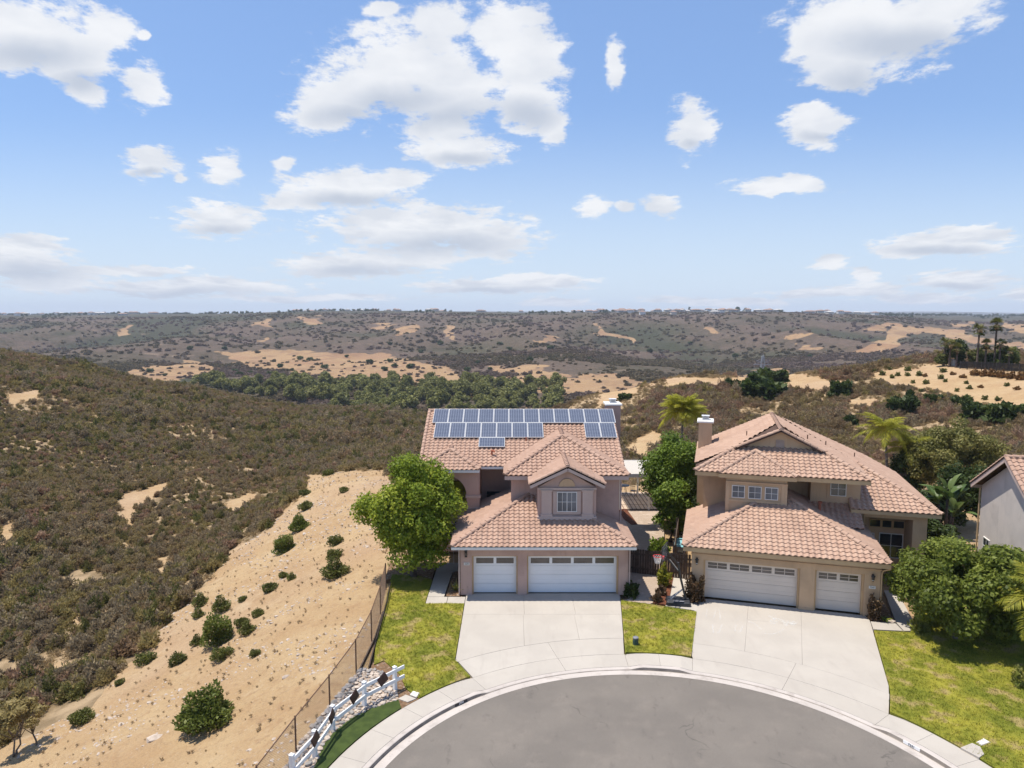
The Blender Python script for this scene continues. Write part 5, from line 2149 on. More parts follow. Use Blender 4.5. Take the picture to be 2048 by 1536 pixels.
    fascia(f, (8.40, yw, zw), (8.40, yh, zh), .2, .05, .02)
    f.box(-.38, 9.35, -.34, 0, 2.66, 2.68)
    f.box(.05, 9.0, 3.15, 6.3, 5.95, 5.97)
    f.box(8.45, 12.75, 4.55, 6.6, 4.02, 4.04)
    f.build('fascia', 'trim_tan', H)
    d = MB()
    d.tube([(9.40, -.34, 2.80), (9.42, -.30, 2.62), (9.15, -.05, 2.42), (9.10, -.04, 2.25), (9.10, -.04, .05)], .04, 6)
    d.tube([(9.14, 4.92, 4.0), (9.14, 4.92, 2.6)], .04, 6)
    d.build('downpipe', 'trim_tan', H)
    chimney(H, .02, .86, 9.3, 10.5, 0, 8.02, W)
    for x, y in ((2.9, 7.4), (6.3, 7.0), (7.6, 9.0), (9.6, 11.0)):
        z = (ze + p * x) if x < cx else zr - pr * (x - cx)
        MB().tube([(x, y, z - .05), (x, y, z + .36)], .035, 6).build('vent_pipe', 'rust_metal', H)
    v = MB()
    v.tube([(6.75, 4.3, 3.7), (6.75, 4.3, 4.52)], .075, 10)
    v.tube([(6.75, 4.3, 4.52), (6.75, 4.3, 4.60)], .12, 10)
    v.build('roof_vent', 'terracotta', H)
    return H


tan_house()


# ------------------------------------------------------------------ pale house at the right edge
def grey_house():
    A = rad(-104)
    H = empty('house', (27.2, 40.0, 0), A, label='pale grey stucco house at the right edge with a sunlit side wall', cat='house')
    H.matrix_basis = Matrix.Translation((27.2, 40.0, 0)) @ Matrix.Rotation(A, 4, 'Z')
    # local x runs along the gable wall towards the camera, local y into the house
    w = MB()
    w.box(0, 7.6, 0, 10, -.2, 5.15)
    w.add([(0, 0, 5.15), (7.6, 0, 5.15), (3.8, 0, 7.25), (0, 10, 5.15), (7.6, 10, 5.15), (3.8, 10, 7.25)], [(0, 1, 2), (3, 5, 4), (0, 2, 5, 3), (1, 4, 5, 2)])
    w.build('wall', 'stucco_grey', H)
    R = Roof(H, 'tile_rose', A)
    x0, x1, ze, zr, yf = -.45, 8.05, 5.12, 7.50, -.40
    R.face([(x0, 10.4, ze), (x0, yf, ze), (3.8, yf, zr), (3.8, 10.4, zr)])
    R.face([(x1, yf, ze), (x1, 10.4, ze), (3.8, 10.4, zr), (3.8, yf, zr)])
    R.cap((3.8, yf, zr + .05), (3.8, 10.4, zr + .05))
    R.cap((x0, yf + .05, ze + .05), (3.8, yf + .05, zr + .05), .12)
    R.cap((x1, yf + .05, ze + .05), (3.8, yf + .05, zr + .05), .12)
    R.finish(120)
    f = MB()
    fascia(f, (x0, yf, ze), (3.8, yf, zr), .2)
    fascia(f, (x1, yf, ze), (3.8, yf, zr), .2)
    fascia(f, (x0 + .02, yf, ze), (x0 + .02, 10, ze), .2)
    f.build('fascia', 'trim_pink', H)
    window(H, 'window', T(.75, -.02, 1.35), .85, 1.0, 2, 2, fr=.05)
    window(H, 'window', T(3.1, -.02, 1.15), .85, 1.0, 2, 2, fr=.05)
    MB().tube([(-.05, -.06, 5.0), (-.05, -.06, 0)], .045, 6).build('downpipe', 'trim_tan', H)
    return H


grey_house()

# ------------------------------------------------------------------ fences
def chain_fence():
    pts = [gp(u, v, 1.2) for u, v in ((771, 1130), (760, 1175), (742, 1225), (711, 1283), (658, 1354), (590, 1437), (513, 1536))]
    pts = pts + [(pts[-1][0] * 2 - pts[-2][0], pts[-1][1] * 2 - pts[-2][1])]
    H = empty('chain_link_fence', (*pts[0], 0), label='rusty brown chain link fence along the top of the dirt slope', cat='fence')
    ox, oy = pts[0]
    P = [(x - ox, y - oy) for x, y in pts]
    hh = 1.28
    for x, y in P:
        b = MB().tube([(x, y, -.5), (x, y, hh)], .032, 8)
        b.tube([(x, y, hh), (x, y, hh + .03)], [.04, .015], 8)
        b.build('post', 'rust_metal', H, smooth=False)
    for a, c in zip(P[:-1], P[1:]):
        MB().tube([(*a, hh - .03), (*c, hh - .03)], .022, 6).build('top_rail', 'rust_metal', H)
    V, F = [], []

    def wire(p, q, r=.0032):
        p, q = np.array(p), np.array(q)
        d = (q - p) / np.linalg.norm(q - p)
        s_ = np.cross(d, (0, 0, 1.0))
        s_ /= np.linalg.norm(s_)
        u = np.cross(s_, d)
        k = len(V)
        for e in (p, q):
            for an in (0, 2.094, 4.189):
                V.append(e + s_ * math.cos(an) * r + u * math.sin(an) * r)
        for i in range(3):
            j = (i + 1) % 3
            F.append((k + i, k + j, k + 3 + j, k + 3 + i))
    zb, zt, st = -.25, hh - .03, .085
    for a, c in zip(P[:-1], P[1:]):
        L = math.hypot(c[0] - a[0], c[1] - a[1])
        f = lambda t, z: (a[0] + (c[0] - a[0]) * t / L, a[1] + (c[1] - a[1]) * t / L, z)
        h = zt - zb
        t = -h
        while t < L:
            for sgn in (1, -1):
                t0, t1 = (t, t + h)
                z0, z1 = (zb, zt) if sgn > 0 else (zt, zb)
                k0, k1 = max(0, -t0 / h), min(1, (L - t0) / h)
                if k1 > k0 + .01:
                    wire(f(t0 + h * k0, z0 + (z1 - z0) * k0), f(t0 + h * k1, z0 + (z1 - z0) * k1))
            t += st
    o = bpy.data.objects.new('wire_mesh', np_mesh('wire_mesh', np.array(V), np.array(F), 'chain_wire'))
    link(o, H)
    o['kind'] = 'stuff'
    # short retaining boards under the fence
    for a, c in zip(P[1:-1], P[2:]):
        MB().beam((a[0] + .12, a[1], -.16), (c[0] + .12, c[1], -.16), .05, .22).build('kick_board', 'wood_old', H)


chain_fence()


def edging():
    pts = [gp(*p) for p in ((781, 1168), (774, 1205), (763, 1245), (748, 1300), (738, 1338))]
    b = MB()
    for a, c in zip(pts[:-1], pts[1:]):
        b.beam((*a, .0), (*c, .0), .05, .26)
    b.build('lawn_edging', 'wood_dark', label='dark timber edging between the left lawn and the chain link fence', cat='edging')


edging()


def rail_fence():
    base = [gp(*p) for p in ((790, 1380), (729, 1412), (666, 1462), (630, 1515), (585, 1566))]
    H = empty('rail_fence', (*base[0], 0), label='white two rail vinyl fence around the end of the street', cat='fence')
    ox, oy = base[0]
    P = [(x - ox, y - oy) for x, y in base]
    for i, (x, y) in enumerate(P):
        q = P[min(i + 1, len(P) - 1)], P[max(i - 1, 0)]
        an = math.atan2(q[0][1] - q[1][1], q[0][0] - q[1][0])
        M = Matrix.Translation((x, y, 0)) @ Matrix.Rotation(an, 4, 'Z')
        MB().box(-.065, .065, -.065, .065, -.35, .98, 0, M).build('post', 'vinyl_white', H)
        MB().add([tuple(M @ Vector(p)) for p in ((-.078, -.078, .98), (.078, -.078, .98), (.078, .078, .98), (-.078, .078, .98), (0, 0, 1.04))], [(3, 2, 1, 0), (0, 1, 4), (1, 2, 4), (2, 3, 4), (3, 0, 4)]).build('post_cap', 'vinyl_white', H)
    d0 = Vector((P[0][0] - P[1][0], P[0][1] - P[1][1], 0)).normalized()
    for z in (.85, .45):
        for i in range(len(P) - 1):
            a, c = Vector((*P[i], z)), Vector((*P[i + 1], z))
            nrm = Vector((-(c - a).y, (c - a).x, 0)).normalized()
            if nrm.x < 0:
                nrm = -nrm                                      # rails on the street side
            off = nrm * .088
            if i == 0:
                a = a + d0 * .42
            MB().beam(a + off, c + off, .045, .14).build('rail', 'vinyl_white', H)
    # dark diamond marker plates bolted to the street side of the top rail, seen from their backs
    tp = [gp(*p) for p in ((763, 1387), (700, 1424), (0, 0), (0, 0))]
    spots = [(0, 1, .46, 'the end nearest the left lawn'), (1, 2, .40, 'the first bend'), (2, 3, .22, 'the middle bend'), (3, 4, .10, 'the bottom edge of the picture')]
    labs = ['dark brown diamond marker plate on the white fence, nearest the left lawn', 'dark brown diamond marker plate on the white fence, second from the left lawn',
            'dark brown diamond marker plate on the white fence, just below the fence bend', 'dark brown diamond marker plate on the white fence, nearest the bottom of the photo']
    for k, (i, j, t, w) in enumerate(spots):
        a, c = Vector((*base[i], 0)), Vector((*base[j], 0))
        d = (c - a).normalized()
        nrm = Vector((-d.y, d.x, 0))
        if nrm.x < 0:
            nrm = -nrm
        p = a.lerp(c, t) + nrm * .135
        o = empty('marker_plate', (p.x, p.y, 0), label=labs[k], cat='road marker', group='dark marker plates on the white rail fence')
        an = math.atan2(d.y, d.x)
        s_ = .215
        M = Matrix.Rotation(an, 4, 'Z') @ Matrix.Translation((0, 0, .78)) @ Matrix.Rotation(rad(28), 4, 'Y')
        b = MB().bbox(-s_, s_, -s_, s_, -.012, .012, .03)
        b.v = [tuple(M @ Vector((x, z, y))) for x, y, z in b.v]
        b.f = [f[::-1] for f in b.f]
        b.build('plate', 'marker_back', o)
        bb = MB()
        for sx in (-.1, .1):
            q = M @ Vector((sx, 0, 0))
            bb.tube([(q.x, q.y, q.z), (q.x - nrm.x * .05, q.y - nrm.y * .05, q.z)], .018, 6)
        bb.build('bolt', 'dark_metal', o)


rail_fence()


# cobbles
def rock_mesh(name, seed, m):
    bm = bmesh.new()
    bmesh.ops.create_icosphere(bm, subdivisions=1, radius=1)
    r = random.Random(seed)
    for v in bm.verts:
        v.co *= 1 + r.uniform(-.22, .22)
        v.co.x *= 1.25
        v.co.z *= .62
    me = bpy.data.meshes.new(name)
    bm.to_mesh(me)
    bm.free()
    me.materials.append(MATS[m])
    return me


def cobbles():
    bed = bpy.data.objects['cobble_bed']
    rng = np.random.default_rng(4)
    P = np.array(BED)
    lo, hi = P.min(0), P.max(0)
    protos = [rock_mesh('cobble', i, 'rock_pale' if i % 3 else 'rock_grey') for i in range(7)]
    pts = []
    cand = rng.uniform(lo, hi, (9000, 2))
    cand = cand[seg_dist(cand[:, 0], cand[:, 1], BED) < -.04]
    sel = []
    for c in cand:
        r = rng.uniform(.055, .125)
        if all((c[0] - s_[0]) ** 2 + (c[1] - s_[1]) ** 2 > (.82 * (r + s_[2])) ** 2 for s_ in sel):
            sel.append((c[0], c[1], r))
        if len(sel) > 900:
            break
    sel = [s_ for s_ in sel if proj(s_[0], s_[1], 0)[1] < 1560]
    sel.sort(key=lambda s_: -s_[2] / math.hypot(s_[0], s_[1]))
    rest = MB()
    for i, (x, y, r) in enumerate(sel):
        me = protos[i % 7]
        M = Matrix.Translation((x, y, r * .3)) @ Matrix.Rotation(rng.uniform(0, 6.28), 4, 'Z') @ Matrix.Rotation(rng.normal(0, .15), 4, 'X') @ Matrix.Diagonal((r, r, r, 1))
        if i < 290:
            o = bpy.data.objects.new('cobble', me)
            link(o, bed)
            o.matrix_basis = M
        else:
            rest.add([M @ v.co for v in me.vertices], [tuple(p.vertices) for p in me.polygons])
    if rest.v:
        rest.build('small_cobbles', 'rock_pale', bed, kind='stuff')
    # a row of larger grey stones along the fence foot
    line = [gp(*p) for p in ((724, 1342), (706, 1362), (694, 1376), (681, 1393), (668, 1408), (655, 1424), (640, 1442))]
    for i, (x, y) in enumerate(line):
        o = bpy.data.objects.new('edge_stone', rock_mesh('edge_stone', 20 + i, 'rock_grey'))
        link(o, bed)
        o.matrix_basis = Matrix.Translation((x, y, .03)) @ Matrix.Rotation(.6 + i * .2, 4, 'Z') @ Matrix.Diagonal((.20, .15, .16, 1))


cobbles()


def plank_fence(name, a, c, h, m, label, z0=0.0, pw=.145):
    """upright planks from a to c, each its own mesh, on two rails"""
    a, c = Vector((*a, z0)), Vector((*c, z0))
    L = (c - a).length
    an = math.atan2(c.y - a.y, c.x - a.x)
    H = empty(name, a, an, label=label, cat='fence')
    r = random.Random(len(label))
    n = int(L / pw)
    base = MB().box(.006, pw - .006, -.010, .010, 0, h - .02)
    base.add([(.006, -.010, h - .02), (pw - .006, -.010, h - .02), (pw - .006, .010, h - .02), (.006, .010, h - .02), (.03, -.01, h), (pw - .03, -.01, h), (pw - .03, .01, h), (.03, .01, h)],
             [(4, 5, 6, 7), (0, 1, 5, 4), (1, 2, 6, 5), (2, 3, 7, 6), (3, 0, 4, 7)])
    me = base.mesh('plank', m)
    for i in range(n):
        o = bpy.data.objects.new('plank', me)
        link(o, H)
        o.location = (i * pw, r.uniform(-.004, .004), r.uniform(-.02, .01))
        o.rotation_euler = (0, r.gauss(0, .006), 0)
    for z in (.3, h - .3):
        MB().beam((0, .035, z), (L, .035, z), .04, .09).build('rail', m, H)
    for k in range(int(L / 2.4) + 1):
        MB().box(k * 2.4 - .045, k * 2.4 + .045, .055, .145, -.1, h + .02).build('post', m, H)
    return H


plank_fence('wooden_gate_fence', (6.28, 40.0), rl(.0, 2.6), 1.45, 'wood_dark', 'dark plank fence with gate between the two garages')
plank_fence('wooden_fence', rl(-1.0, 3.4), rl(-1.15, 15.0), 1.9, 'wood_old', 'weathered plank fence running back along the tan house side')
plank_fence('wooden_fence', (33.0, 58.0), (13.0, 60.0), 1.7, 'wood_old', 'weathered plank fence behind the tan house yard')


# ------------------------------------------------------------------ patio behind the pink house
def patio():
    H = empty('patio_cover', (8.2, 52.8, 0), label='flat white patio cover on posts behind the solar house', cat='patio cover')
    b = MB()
    b.box(0, 4.6, 0, 5.0, 2.78, 2.86)
    b.build('roof_sheet', 'patio_sheet', H)
    b = MB()
    b.box(-.02, 4.62, -.06, 0, 2.60, 2.88)
    b.box(-.02, 4.62, 5.0, 5.06, 2.60, 2.88)
    b.build('fascia', 'trim_white', H)
    for x in (.1, 2.3, 4.5):
        for y in (.1, 4.9):
            MB().box(x - .06, x + .06, y - .06, y + .06, 0, 2.78).build('post', 'trim_white', H)
    # terrace floor; rafter shadow lines painted as dark gaps between strips
    t = empty('terrace', (8.0, 53.0, 0), label='terrace of narrow tan strips with painted rafter shadow lines behind the gravel yard', cat='terrace', kind='structure')
    MB().box(-.1, 3.4, -.1, 5.4, -.1, .02).build('shadow_line_base', 'wood_dark', t)
    me = MB().bbox(0, .27, 0, 1.22, .02, .07, .012).mesh('terrace_strip', 'paver_tan')
    for i in range(10):
        for j in range(4):
            o = bpy.data.objects.new('terrace_strip', me)
            link(o, t)
            o.location = (.02 + i * .325, .05 + j * 1.32, 0)
    # garden table and two chairs in the shade
    g = empty('garden_table', (9.3, 57.6, .07), label='dark round garden table on the terrace under the patio cover', cat='table')
    MB().tube([(0, 0, .70), (0, 0, .73)], .5, 14).build('tabletop', 'dark_metal', g)
    for k in range(4):
        a = k * math.pi / 2 + .4
        MB().tube([(.35 * math.cos(a), .35 * math.sin(a), 0), (.15 * math.cos(a), .15 * math.sin(a), .70)], .018, 5).build('leg', 'dark_metal', g)
    for (x, y, rz, lab) in ((8.6, 56.6, .3, 'dark metal garden chair left of the round garden table'), (10.0, 56.9, -.5, 'dark metal garden chair right of the round garden table')):
        c = empty('garden_chair', (x, y, .07), rz, label=lab, cat='chair', group='garden chairs on the terrace')
        MB().box(-.22, .22, -.22, .22, .42, .45).build('seat', 'dark_metal', c)
        bb = MB()
        for q in range(5):
            bb.box(-.2 + q * .095, -.18 + q * .095, -.23, -.21, .45, .88)
        bb.box(-.22, .22, -.235, -.205, .86, .90)
        bb.build('backrest', 'dark_metal', c)
        for sx in (-.2, .2):
            for sy in (-.2, .2):
                MB().box(sx - .015, sx + .015, sy - .015, sy + .015, 0, .42).build('leg', 'dark_metal', c)


patio()


def heater():
    x, y = rl(-.55, 9.4)
    H = empty('patio_heater', (x, y, 0), label='patio heater with round silver reflector beside the tan house wall', cat='patio heater')
    MB().tube([(0, 0, 0), (0, 0, .04), (0, 0, .75), (0, 0, .80)], [.22, .22, .20, .08], 12).build('base', 'dark_metal', H)
    MB().tube([(0, 0, .8), (0, 0, 2.0)], .03, 8).build('pole', 'steel', H)
    MB().tube([(0, 0, 2.0), (0, 0, 2.28)], [.09, .12], 10).build('burner', 'dark_metal', H)
    MB().tube([(0, 0, 2.28), (0, 0, 2.31), (0, 0, 2.40), (0, 0, 2.46)], [.46, .45, .25, .05], 16).build('reflector', 'steel', H)


heater()


def playhouse():
    x, y = 10.25, 41.7
    H = empty('playhouse', (x, y, 0), rad(-12), label='small plastic playhouse with pale turquoise roof behind the plank gate', cat='playhouse')
    b = MB()
    b.box(-.30, .30, -.3, .3, 0, 1.0)
    b.build('wall', 'plastic_grey', H)
    r = MB()
    r.add([(-.36, -.36, 1.0), (.36, -.36, 1.0), (.36, .36, 1.0), (-.36, .36, 1.0), (-.26, 0, 1.38), (.26, 0, 1.38)], [(0, 1, 5, 4), (2, 3, 4, 5), (1, 2, 5), (3, 0, 4), (3, 2, 1, 0)])
    r.box(-.28, .28, -.05, .05, 1.35, 1.42)
    r.build('roof', 'plastic_teal', H)
    MB().box(-.15, .15, -.31, -.295, .5, .85).build('window', 'glass_dark', H)


playhouse()


def hoop():
    bx, by = 8.62, 35.35
    H = empty('basketball_hoop', (bx, by, .01), rad(-8), label='portable basketball hoop with clear backboard and red rim by the tan garage', cat='basketball hoop')
    b = MB()
    b.bbox(-.58, .62, -.40, .40, .03, .24, .06)
    b.bbox(-.52, .20, -.34, .34, .24, .27, .02)
    b.build('base_tank', 'plastic_black', H)
    MB().add([(-.30, -.40, .272), (.25, -.40, .272), (.32, -.30, .272), (-.18, -.26, .272)], [(0, 1, 2, 3)]).build('label_sticker', 'plastic_grey', H)
    for sy in (-.3, .3):
        MB().tube([(-.55, sy - .03, .07), (-.55, sy + .03, .07)], .075, 10).build('wheel', 'plastic_black', H)
    p0, p1, p2 = Vector((.42, 0, .2)), Vector((.10, .02, 1.45)), Vector((-.02, .02, 2.2))
    MB().tube([p0, p1, p2], [.06, .058, .055], 10).build('pole', 'dark_metal', H)
    MB().tube([(-.40, -.12, .24), p0.lerp(p1, .48)], .034, 6).build('brace', 'plastic_grey', H)
    MB().tube([(-.40, .12, .24), p0.lerp(p1, .48)], .034, 6).build('brace', 'plastic_grey', H)
    # backboard faces -x (towards the lawn)
    cx, cz = -.72, 2.72
    a = MB()
    for sy in (-.12, .12):
        a.beam(p2 + Vector((0, sy * .3, -.1)), (cx + .05, sy, cz + .15), .035, .05)
        a.beam(p2 + Vector((0, sy * .3, -.45)), (cx + .05, sy, cz - .25), .035, .05)
    a.build('arm', 'dark_metal', H)
    MB().beam(p1 + Vector((0, 0, .2)), (-.45, 0, 2.35), .03).build('height_strut', 'steel', H)
    R_ = Matrix.Translation((cx, 0, cz)) @ Matrix.Rotation(rad(-18), 4, 'Z')
    f = MB()
    w, h = .56, .38
    f.box(-.02, .02, -w, w, h - .035, h, 0, R_)
    f.box(-.02, .02, -w, w, -h, -h + .035, 0, R_)
    f.box(-.019, .019, -w, -w + .035, -h + .035, h - .035, 0, R_)
    f.box(-.019, .019, w - .035, w, -h + .035, h - .035, 0, R_)
    bo = f.build('backboard', 'dark_metal', H)
    MB().box(-.006, .006, -w + .035, w - .035, -h + .035, h - .035, 0, R_).build('clear_sheet', 'acrylic', bo)
    rim = MB()
    n = 20
    rc = Vector((-.36, 0, -.27))
    pts = [R_ @ (rc + Vector((.225 * math.cos(2 * math.pi * i / n), .225 * math.sin(2 * math.pi * i / n), 0))) for i in range(n + 1)]
    rim.tube(pts, .016, 6, cap=False)
    rim.box(-.14, -.02, -.09, .09, -.36, -.24, 0, R_)
    rim.build('rim', 'paint_red', H)
    net = MB()
    m = 12
    for k in range(m):
        for sg in (1, -1):
            q = []
            for j in range(4):
                a_ = 2 * math.pi * (k + sg * j * .5) / m
                rr = .22 - .034 * j
                q.append(R_ @ (rc + Vector((rr * math.cos(a_), rr * math.sin(a_), -.13 * j))))
            net.tube(q, .009, 4, cap=False)
    net.build('net', 'net_white', H)


hoop()

b = empty('utility_pedestal', (*gp(1271, 1290), .03), label='small dark green utility pedestal standing on the middle lawn', cat='utility box')
MB().tube([(0, 0, -.1), (0, 0, .02), (0, 0, .30)], [.14, .13, .125], 14).build('body', 'plastic_green', b)
MB().tube([(0, 0, .30), (0, 0, .34), (0, 0, .36)], [.135, .13, .10], 14).build('cap', 'plastic_grey', b)


# ------------------------------------------------------------------ planting round the houses
tree('broadleaf_tree', (-5.75, 39.35, 0), 'dense bright green tree at the left corner of the solar house', 'tree', 'leaf_bright', 'bark', (2.75, 2.5, 3.5), 3.85, 100, 50000, .12, 21, r0=.17, ntrunks=2, clump=.31, flat_bottom=.85)
tree('citrus_tree', (20.9, 31.4, 0), 'broad round light green citrus tree shading the right lawn', 'tree', 'leaf_citrus', 'bark_grey', (3.15, 3.0, 2.1), 2.55, 60, 40000, .125, 33, r0=.10, ntrunks=3, clump=.30, flat_bottom=.75)
tree('citrus_tree', (24.6, 32.8, 0), 'second round green citrus tree cut by the right picture edge', 'tree', 'leaf_citrus', 'bark_grey', (2.5, 2.4, 1.6), 1.9, 70, 26000, .125, 35, r0=.10, ntrunks=2, clump=.36, flat_bottom=.75)
tree('hedge_tree', (11.35, 49.0, 0), 'tall rounded bright green tree between the two houses', 'tree', 'leaf_hedge', 'bark', (1.95, 2.0, 2.9), 3.9, 90, 28000, .12, 41, r0=.12, clump=.36, flat_bottom=.9)
tree('hedge_tree', (10.6, 45.8, 0), 'lower dark green tree in front of the tall rounded tree', 'tree', 'leaf_hedge', 'bark', (1.25, 1.4, 1.9), 2.2, 50, 10000, .13, 43, r0=.08, clump=.38, flat_bottom=.95)
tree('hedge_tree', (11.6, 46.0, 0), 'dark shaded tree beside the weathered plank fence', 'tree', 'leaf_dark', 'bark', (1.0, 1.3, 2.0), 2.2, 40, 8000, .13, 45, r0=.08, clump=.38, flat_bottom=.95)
tree('olive_tree', (36.4, 57.0, 0), 'large loose olive brown tree behind the tan house', 'tree', 'leaf_olive', 'bark', (4.0, 3.2, 3.4), 3.1, 100, 34000, .13, 51, r0=.16, ntrunks=2, clump=.24, flat_bottom=.8)
tree('olive_tree', (33.4, 58.5, -.3), 'smaller dark olive tree between the leaning palm and the large olive tree', 'tree', 'leaf_dark', 'bark', (1.5, 1.5, 2.2), 2.2, 50, 9000, .15, 53, r0=.10, clump=.36, flat_bottom=.8)
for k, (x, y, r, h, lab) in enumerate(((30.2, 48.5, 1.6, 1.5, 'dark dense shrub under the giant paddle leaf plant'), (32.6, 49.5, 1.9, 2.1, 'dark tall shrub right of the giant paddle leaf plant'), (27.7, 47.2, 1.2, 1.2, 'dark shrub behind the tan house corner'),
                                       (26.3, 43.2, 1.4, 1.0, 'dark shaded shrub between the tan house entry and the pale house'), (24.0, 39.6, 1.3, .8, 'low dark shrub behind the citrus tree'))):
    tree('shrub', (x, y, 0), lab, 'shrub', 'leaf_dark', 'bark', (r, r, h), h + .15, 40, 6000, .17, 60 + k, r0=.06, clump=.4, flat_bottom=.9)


def shrub(name, loc, label, m, r, seed, n=700, size=.08, cat='shrub', group=None, aspect=2.0, bark='bark', spiky=.5):
    t = empty(name, loc, label=label, cat=cat, group=group)
    me = shrub_mesh('foliage', m, seed, n, size, r, aspect, stems=False, spiky=spiky)
    link(bpy.data.objects.new('foliage', me), t)
    b = MB()
    rr = random.Random(seed)
    for k in range(5):
        a = rr.uniform(0, 6.28)
        e = Vector((math.cos(a) * r[0] * .5, math.sin(a) * r[1] * .5, r[2] * 1.1))
        b.tube([(0, 0, -.05), e * .45, e], [.03, .02, .008], 5, cap=False)
    b.build('stem', bark, t)
    return t


shrub('shrub', (*rl(.18, -.45), 0), 'reddish green leafy shrub at the left corner of the tan garage', 'leaf_red', (.55, .45, .85), 71, 1500, .09)
shrub('shrub', (*rl(8.75, -.35), 0), 'thin brownish shrub in front of the right garage pier under the number plaque', 'leaf_red', (.40, .32, .85), 72, 900, .08)
shrub('shrub', (*gp(1327, 1172), .03), 'small yellowish shrub in the red mulch near the plank gate', 'leaf_palm', (.42, .42, .75), 73, 900, .09)
shrub('shrub', (*gp(1322, 1190), .03), 'low reddish shrub in the middle of the red mulch strip', 'leaf_red', (.34, .34, .26), 74, 400, .08)
shrub('shrub', (*gp(1314, 1203), .03), 'low reddish shrub at the front end of the red mulch strip', 'leaf_red', (.32, .32, .22), 75, 400, .08)
shrub('shrub', (*gp(1318, 1108), 0), 'light green shrub just behind the plank gate', 'leaf_hedge', (.75, .7, .55), 76, 1100, .12)
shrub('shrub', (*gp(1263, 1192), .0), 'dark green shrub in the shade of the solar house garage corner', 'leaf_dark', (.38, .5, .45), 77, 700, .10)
shrub('shrub', (*gp(2042, 1372), .03), 'small flowering shrub at the right picture edge on the lawn', 'leaf_flax', (.5, .5, .45), 78, 500, .09)
shrub('shrub', (*gp(932, 1187), .02), 'dark climbing shrub at the foot of the left garage pier', 'leaf_dark', (.26, .16, .50), 79, 500, .07)
shrub('shrub', (*gp(1838, 1262), .0), 'yellow green low shrub under the citrus tree', 'leaf_flax', (.5, .5, .4), 80, 500, .09)


def strap_plant(loc, label, n, L, w, m, seed, droop=.5):
    t = empty('strap_leaf_plant', loc, label=label, cat='plant')
    r = random.Random(seed)
    for k in range(n):
        a = k * 2.4 + r.uniform(-.3, .3)
        l = L * r.uniform(.7, 1.1)
        up = r.uniform(.55, 1.25)
        P = []
        for j in range(5):
            s_ = j / 4
            P.append((Vector((math.cos(a) * l * s_ * math.cos(up) * 1.1, math.sin(a) * l * s_ * math.cos(up) * 1.1, l * (s_ * math.sin(up) - droop * s_ * s_ * .5))), w * (1 - s_) ** .6 * (.5 + .5 * min(1, s_ * 4))))
        sd = Vector((-math.sin(a), math.cos(a), 0))
        b = MB()
        b.add([p - sd * ww for p, ww in P] + [p + sd * ww + Vector((0, 0, .01)) for p, ww in P], [(j, j + 1, 5 + j + 1, 5 + j) for j in range(4)], 0, r.random())
        b.build('leaf', m, t, tint=True)
    return t


strap_plant((-3.08, 36.95, .03), 'yellow green spiky strap leaf plant in mulch left of the garage', 22, .85, .035, 'leaf_flax', 1)
strap_plant((*gp(1768, 1243), .03), 'small green strap leaf plant by the footpath at the right garage corner', 18, .5, .03, 'leaf_hedge', 2, .9)
o = bpy.data.objects.new('rock', rock_mesh('rock', 50, 'rock_pale'))
link(o)
o.matrix_basis = Matrix.Translation((*gp(1784, 1245), .05)) @ Matrix.Diagonal((.18, .15, .14, 1))
tag(o, 'single pale boulder beside the footpath at the right garage corner', 'rock')


def frond_mesh(name, L, leaflet, m, seed, droop=.6, n=46, wid=.045):
    """feather frond along +x: midrib and two rows of leaflets"""
    rng = np.random.default_rng(seed)
    b = MB()
    pts = []
    for j in range(9):
        s_ = j / 8
        pts.append(Vector((L * s_ * (1 - .18 * s_), 0, L * (.42 * s_ - droop * s_ * s_))))
    b.tube(pts, [.022 * (1 - .8 * j / 8) + .004 for j in range(9)], 5, 0, False, .9)

    def at(s_):
        k = min(7, int(s_ * 8))
        return pts[k].lerp(pts[k + 1], s_ * 8 - k), (pts[k + 1] - pts[k]).normalized()
    for i in range(n):
        s_ = .12 + .87 * i / n
        p, d = at(s_)
        l = leaflet * math.sin(math.pi * min(1, .18 + s_ * .8)) * rng.uniform(.8, 1.15)
        for sg in (1, -1):
            q = (Vector((0, sg, 0)) * .8 + d * .55 + Vector((0, 0, -.35 + rng.normal(0, .2)))).normalized() * l
            w = d * wid
            b.add([p - w * .5, p + q * .5 - w * .6 + Vector((0, 0, .03)), p + q + Vector((0, 0, -.05 * l)), p + q * .5 + w * .6 + Vector((0, 0, .03))], [(0, 1, 2, 3)], 0, float(np.clip(rng.normal(.5, .2), 0, 1)))
    return b.mesh(name, m, tint=True)


def feather_palm(loc, label, h, L, nf, m, seed, lean=0.0, r=.11, leaflet=.5, group=None):
    t = empty('palm_tree', loc, label=label, cat='palm tree', group=group)
    b = MB()
    b.tube([(0, 0, -.3), (lean * .2 * h, 0, h * .4), (lean * h, 0, h)], [r * 1.3, r, r * .8], 9)
    b.build('trunk', 'bark_grey', t, smooth=True)
    rng = np.random.default_rng(seed)
    ms = [frond_mesh('frond', L * rng.uniform(.85, 1.1), leaflet, m, seed + k, rng.uniform(.5, .95)) for k in range(4)]
    for k in range(nf):
        o = bpy.data.objects.new('frond', ms[k % 4])
        link(o, t)
        o.location = (lean * h, 0, h)
        o.rotation_euler = (rng.normal(0, .25), rng.uniform(-1.15, .3), k * 2.39996 + rng.normal(0, .2))
    return t


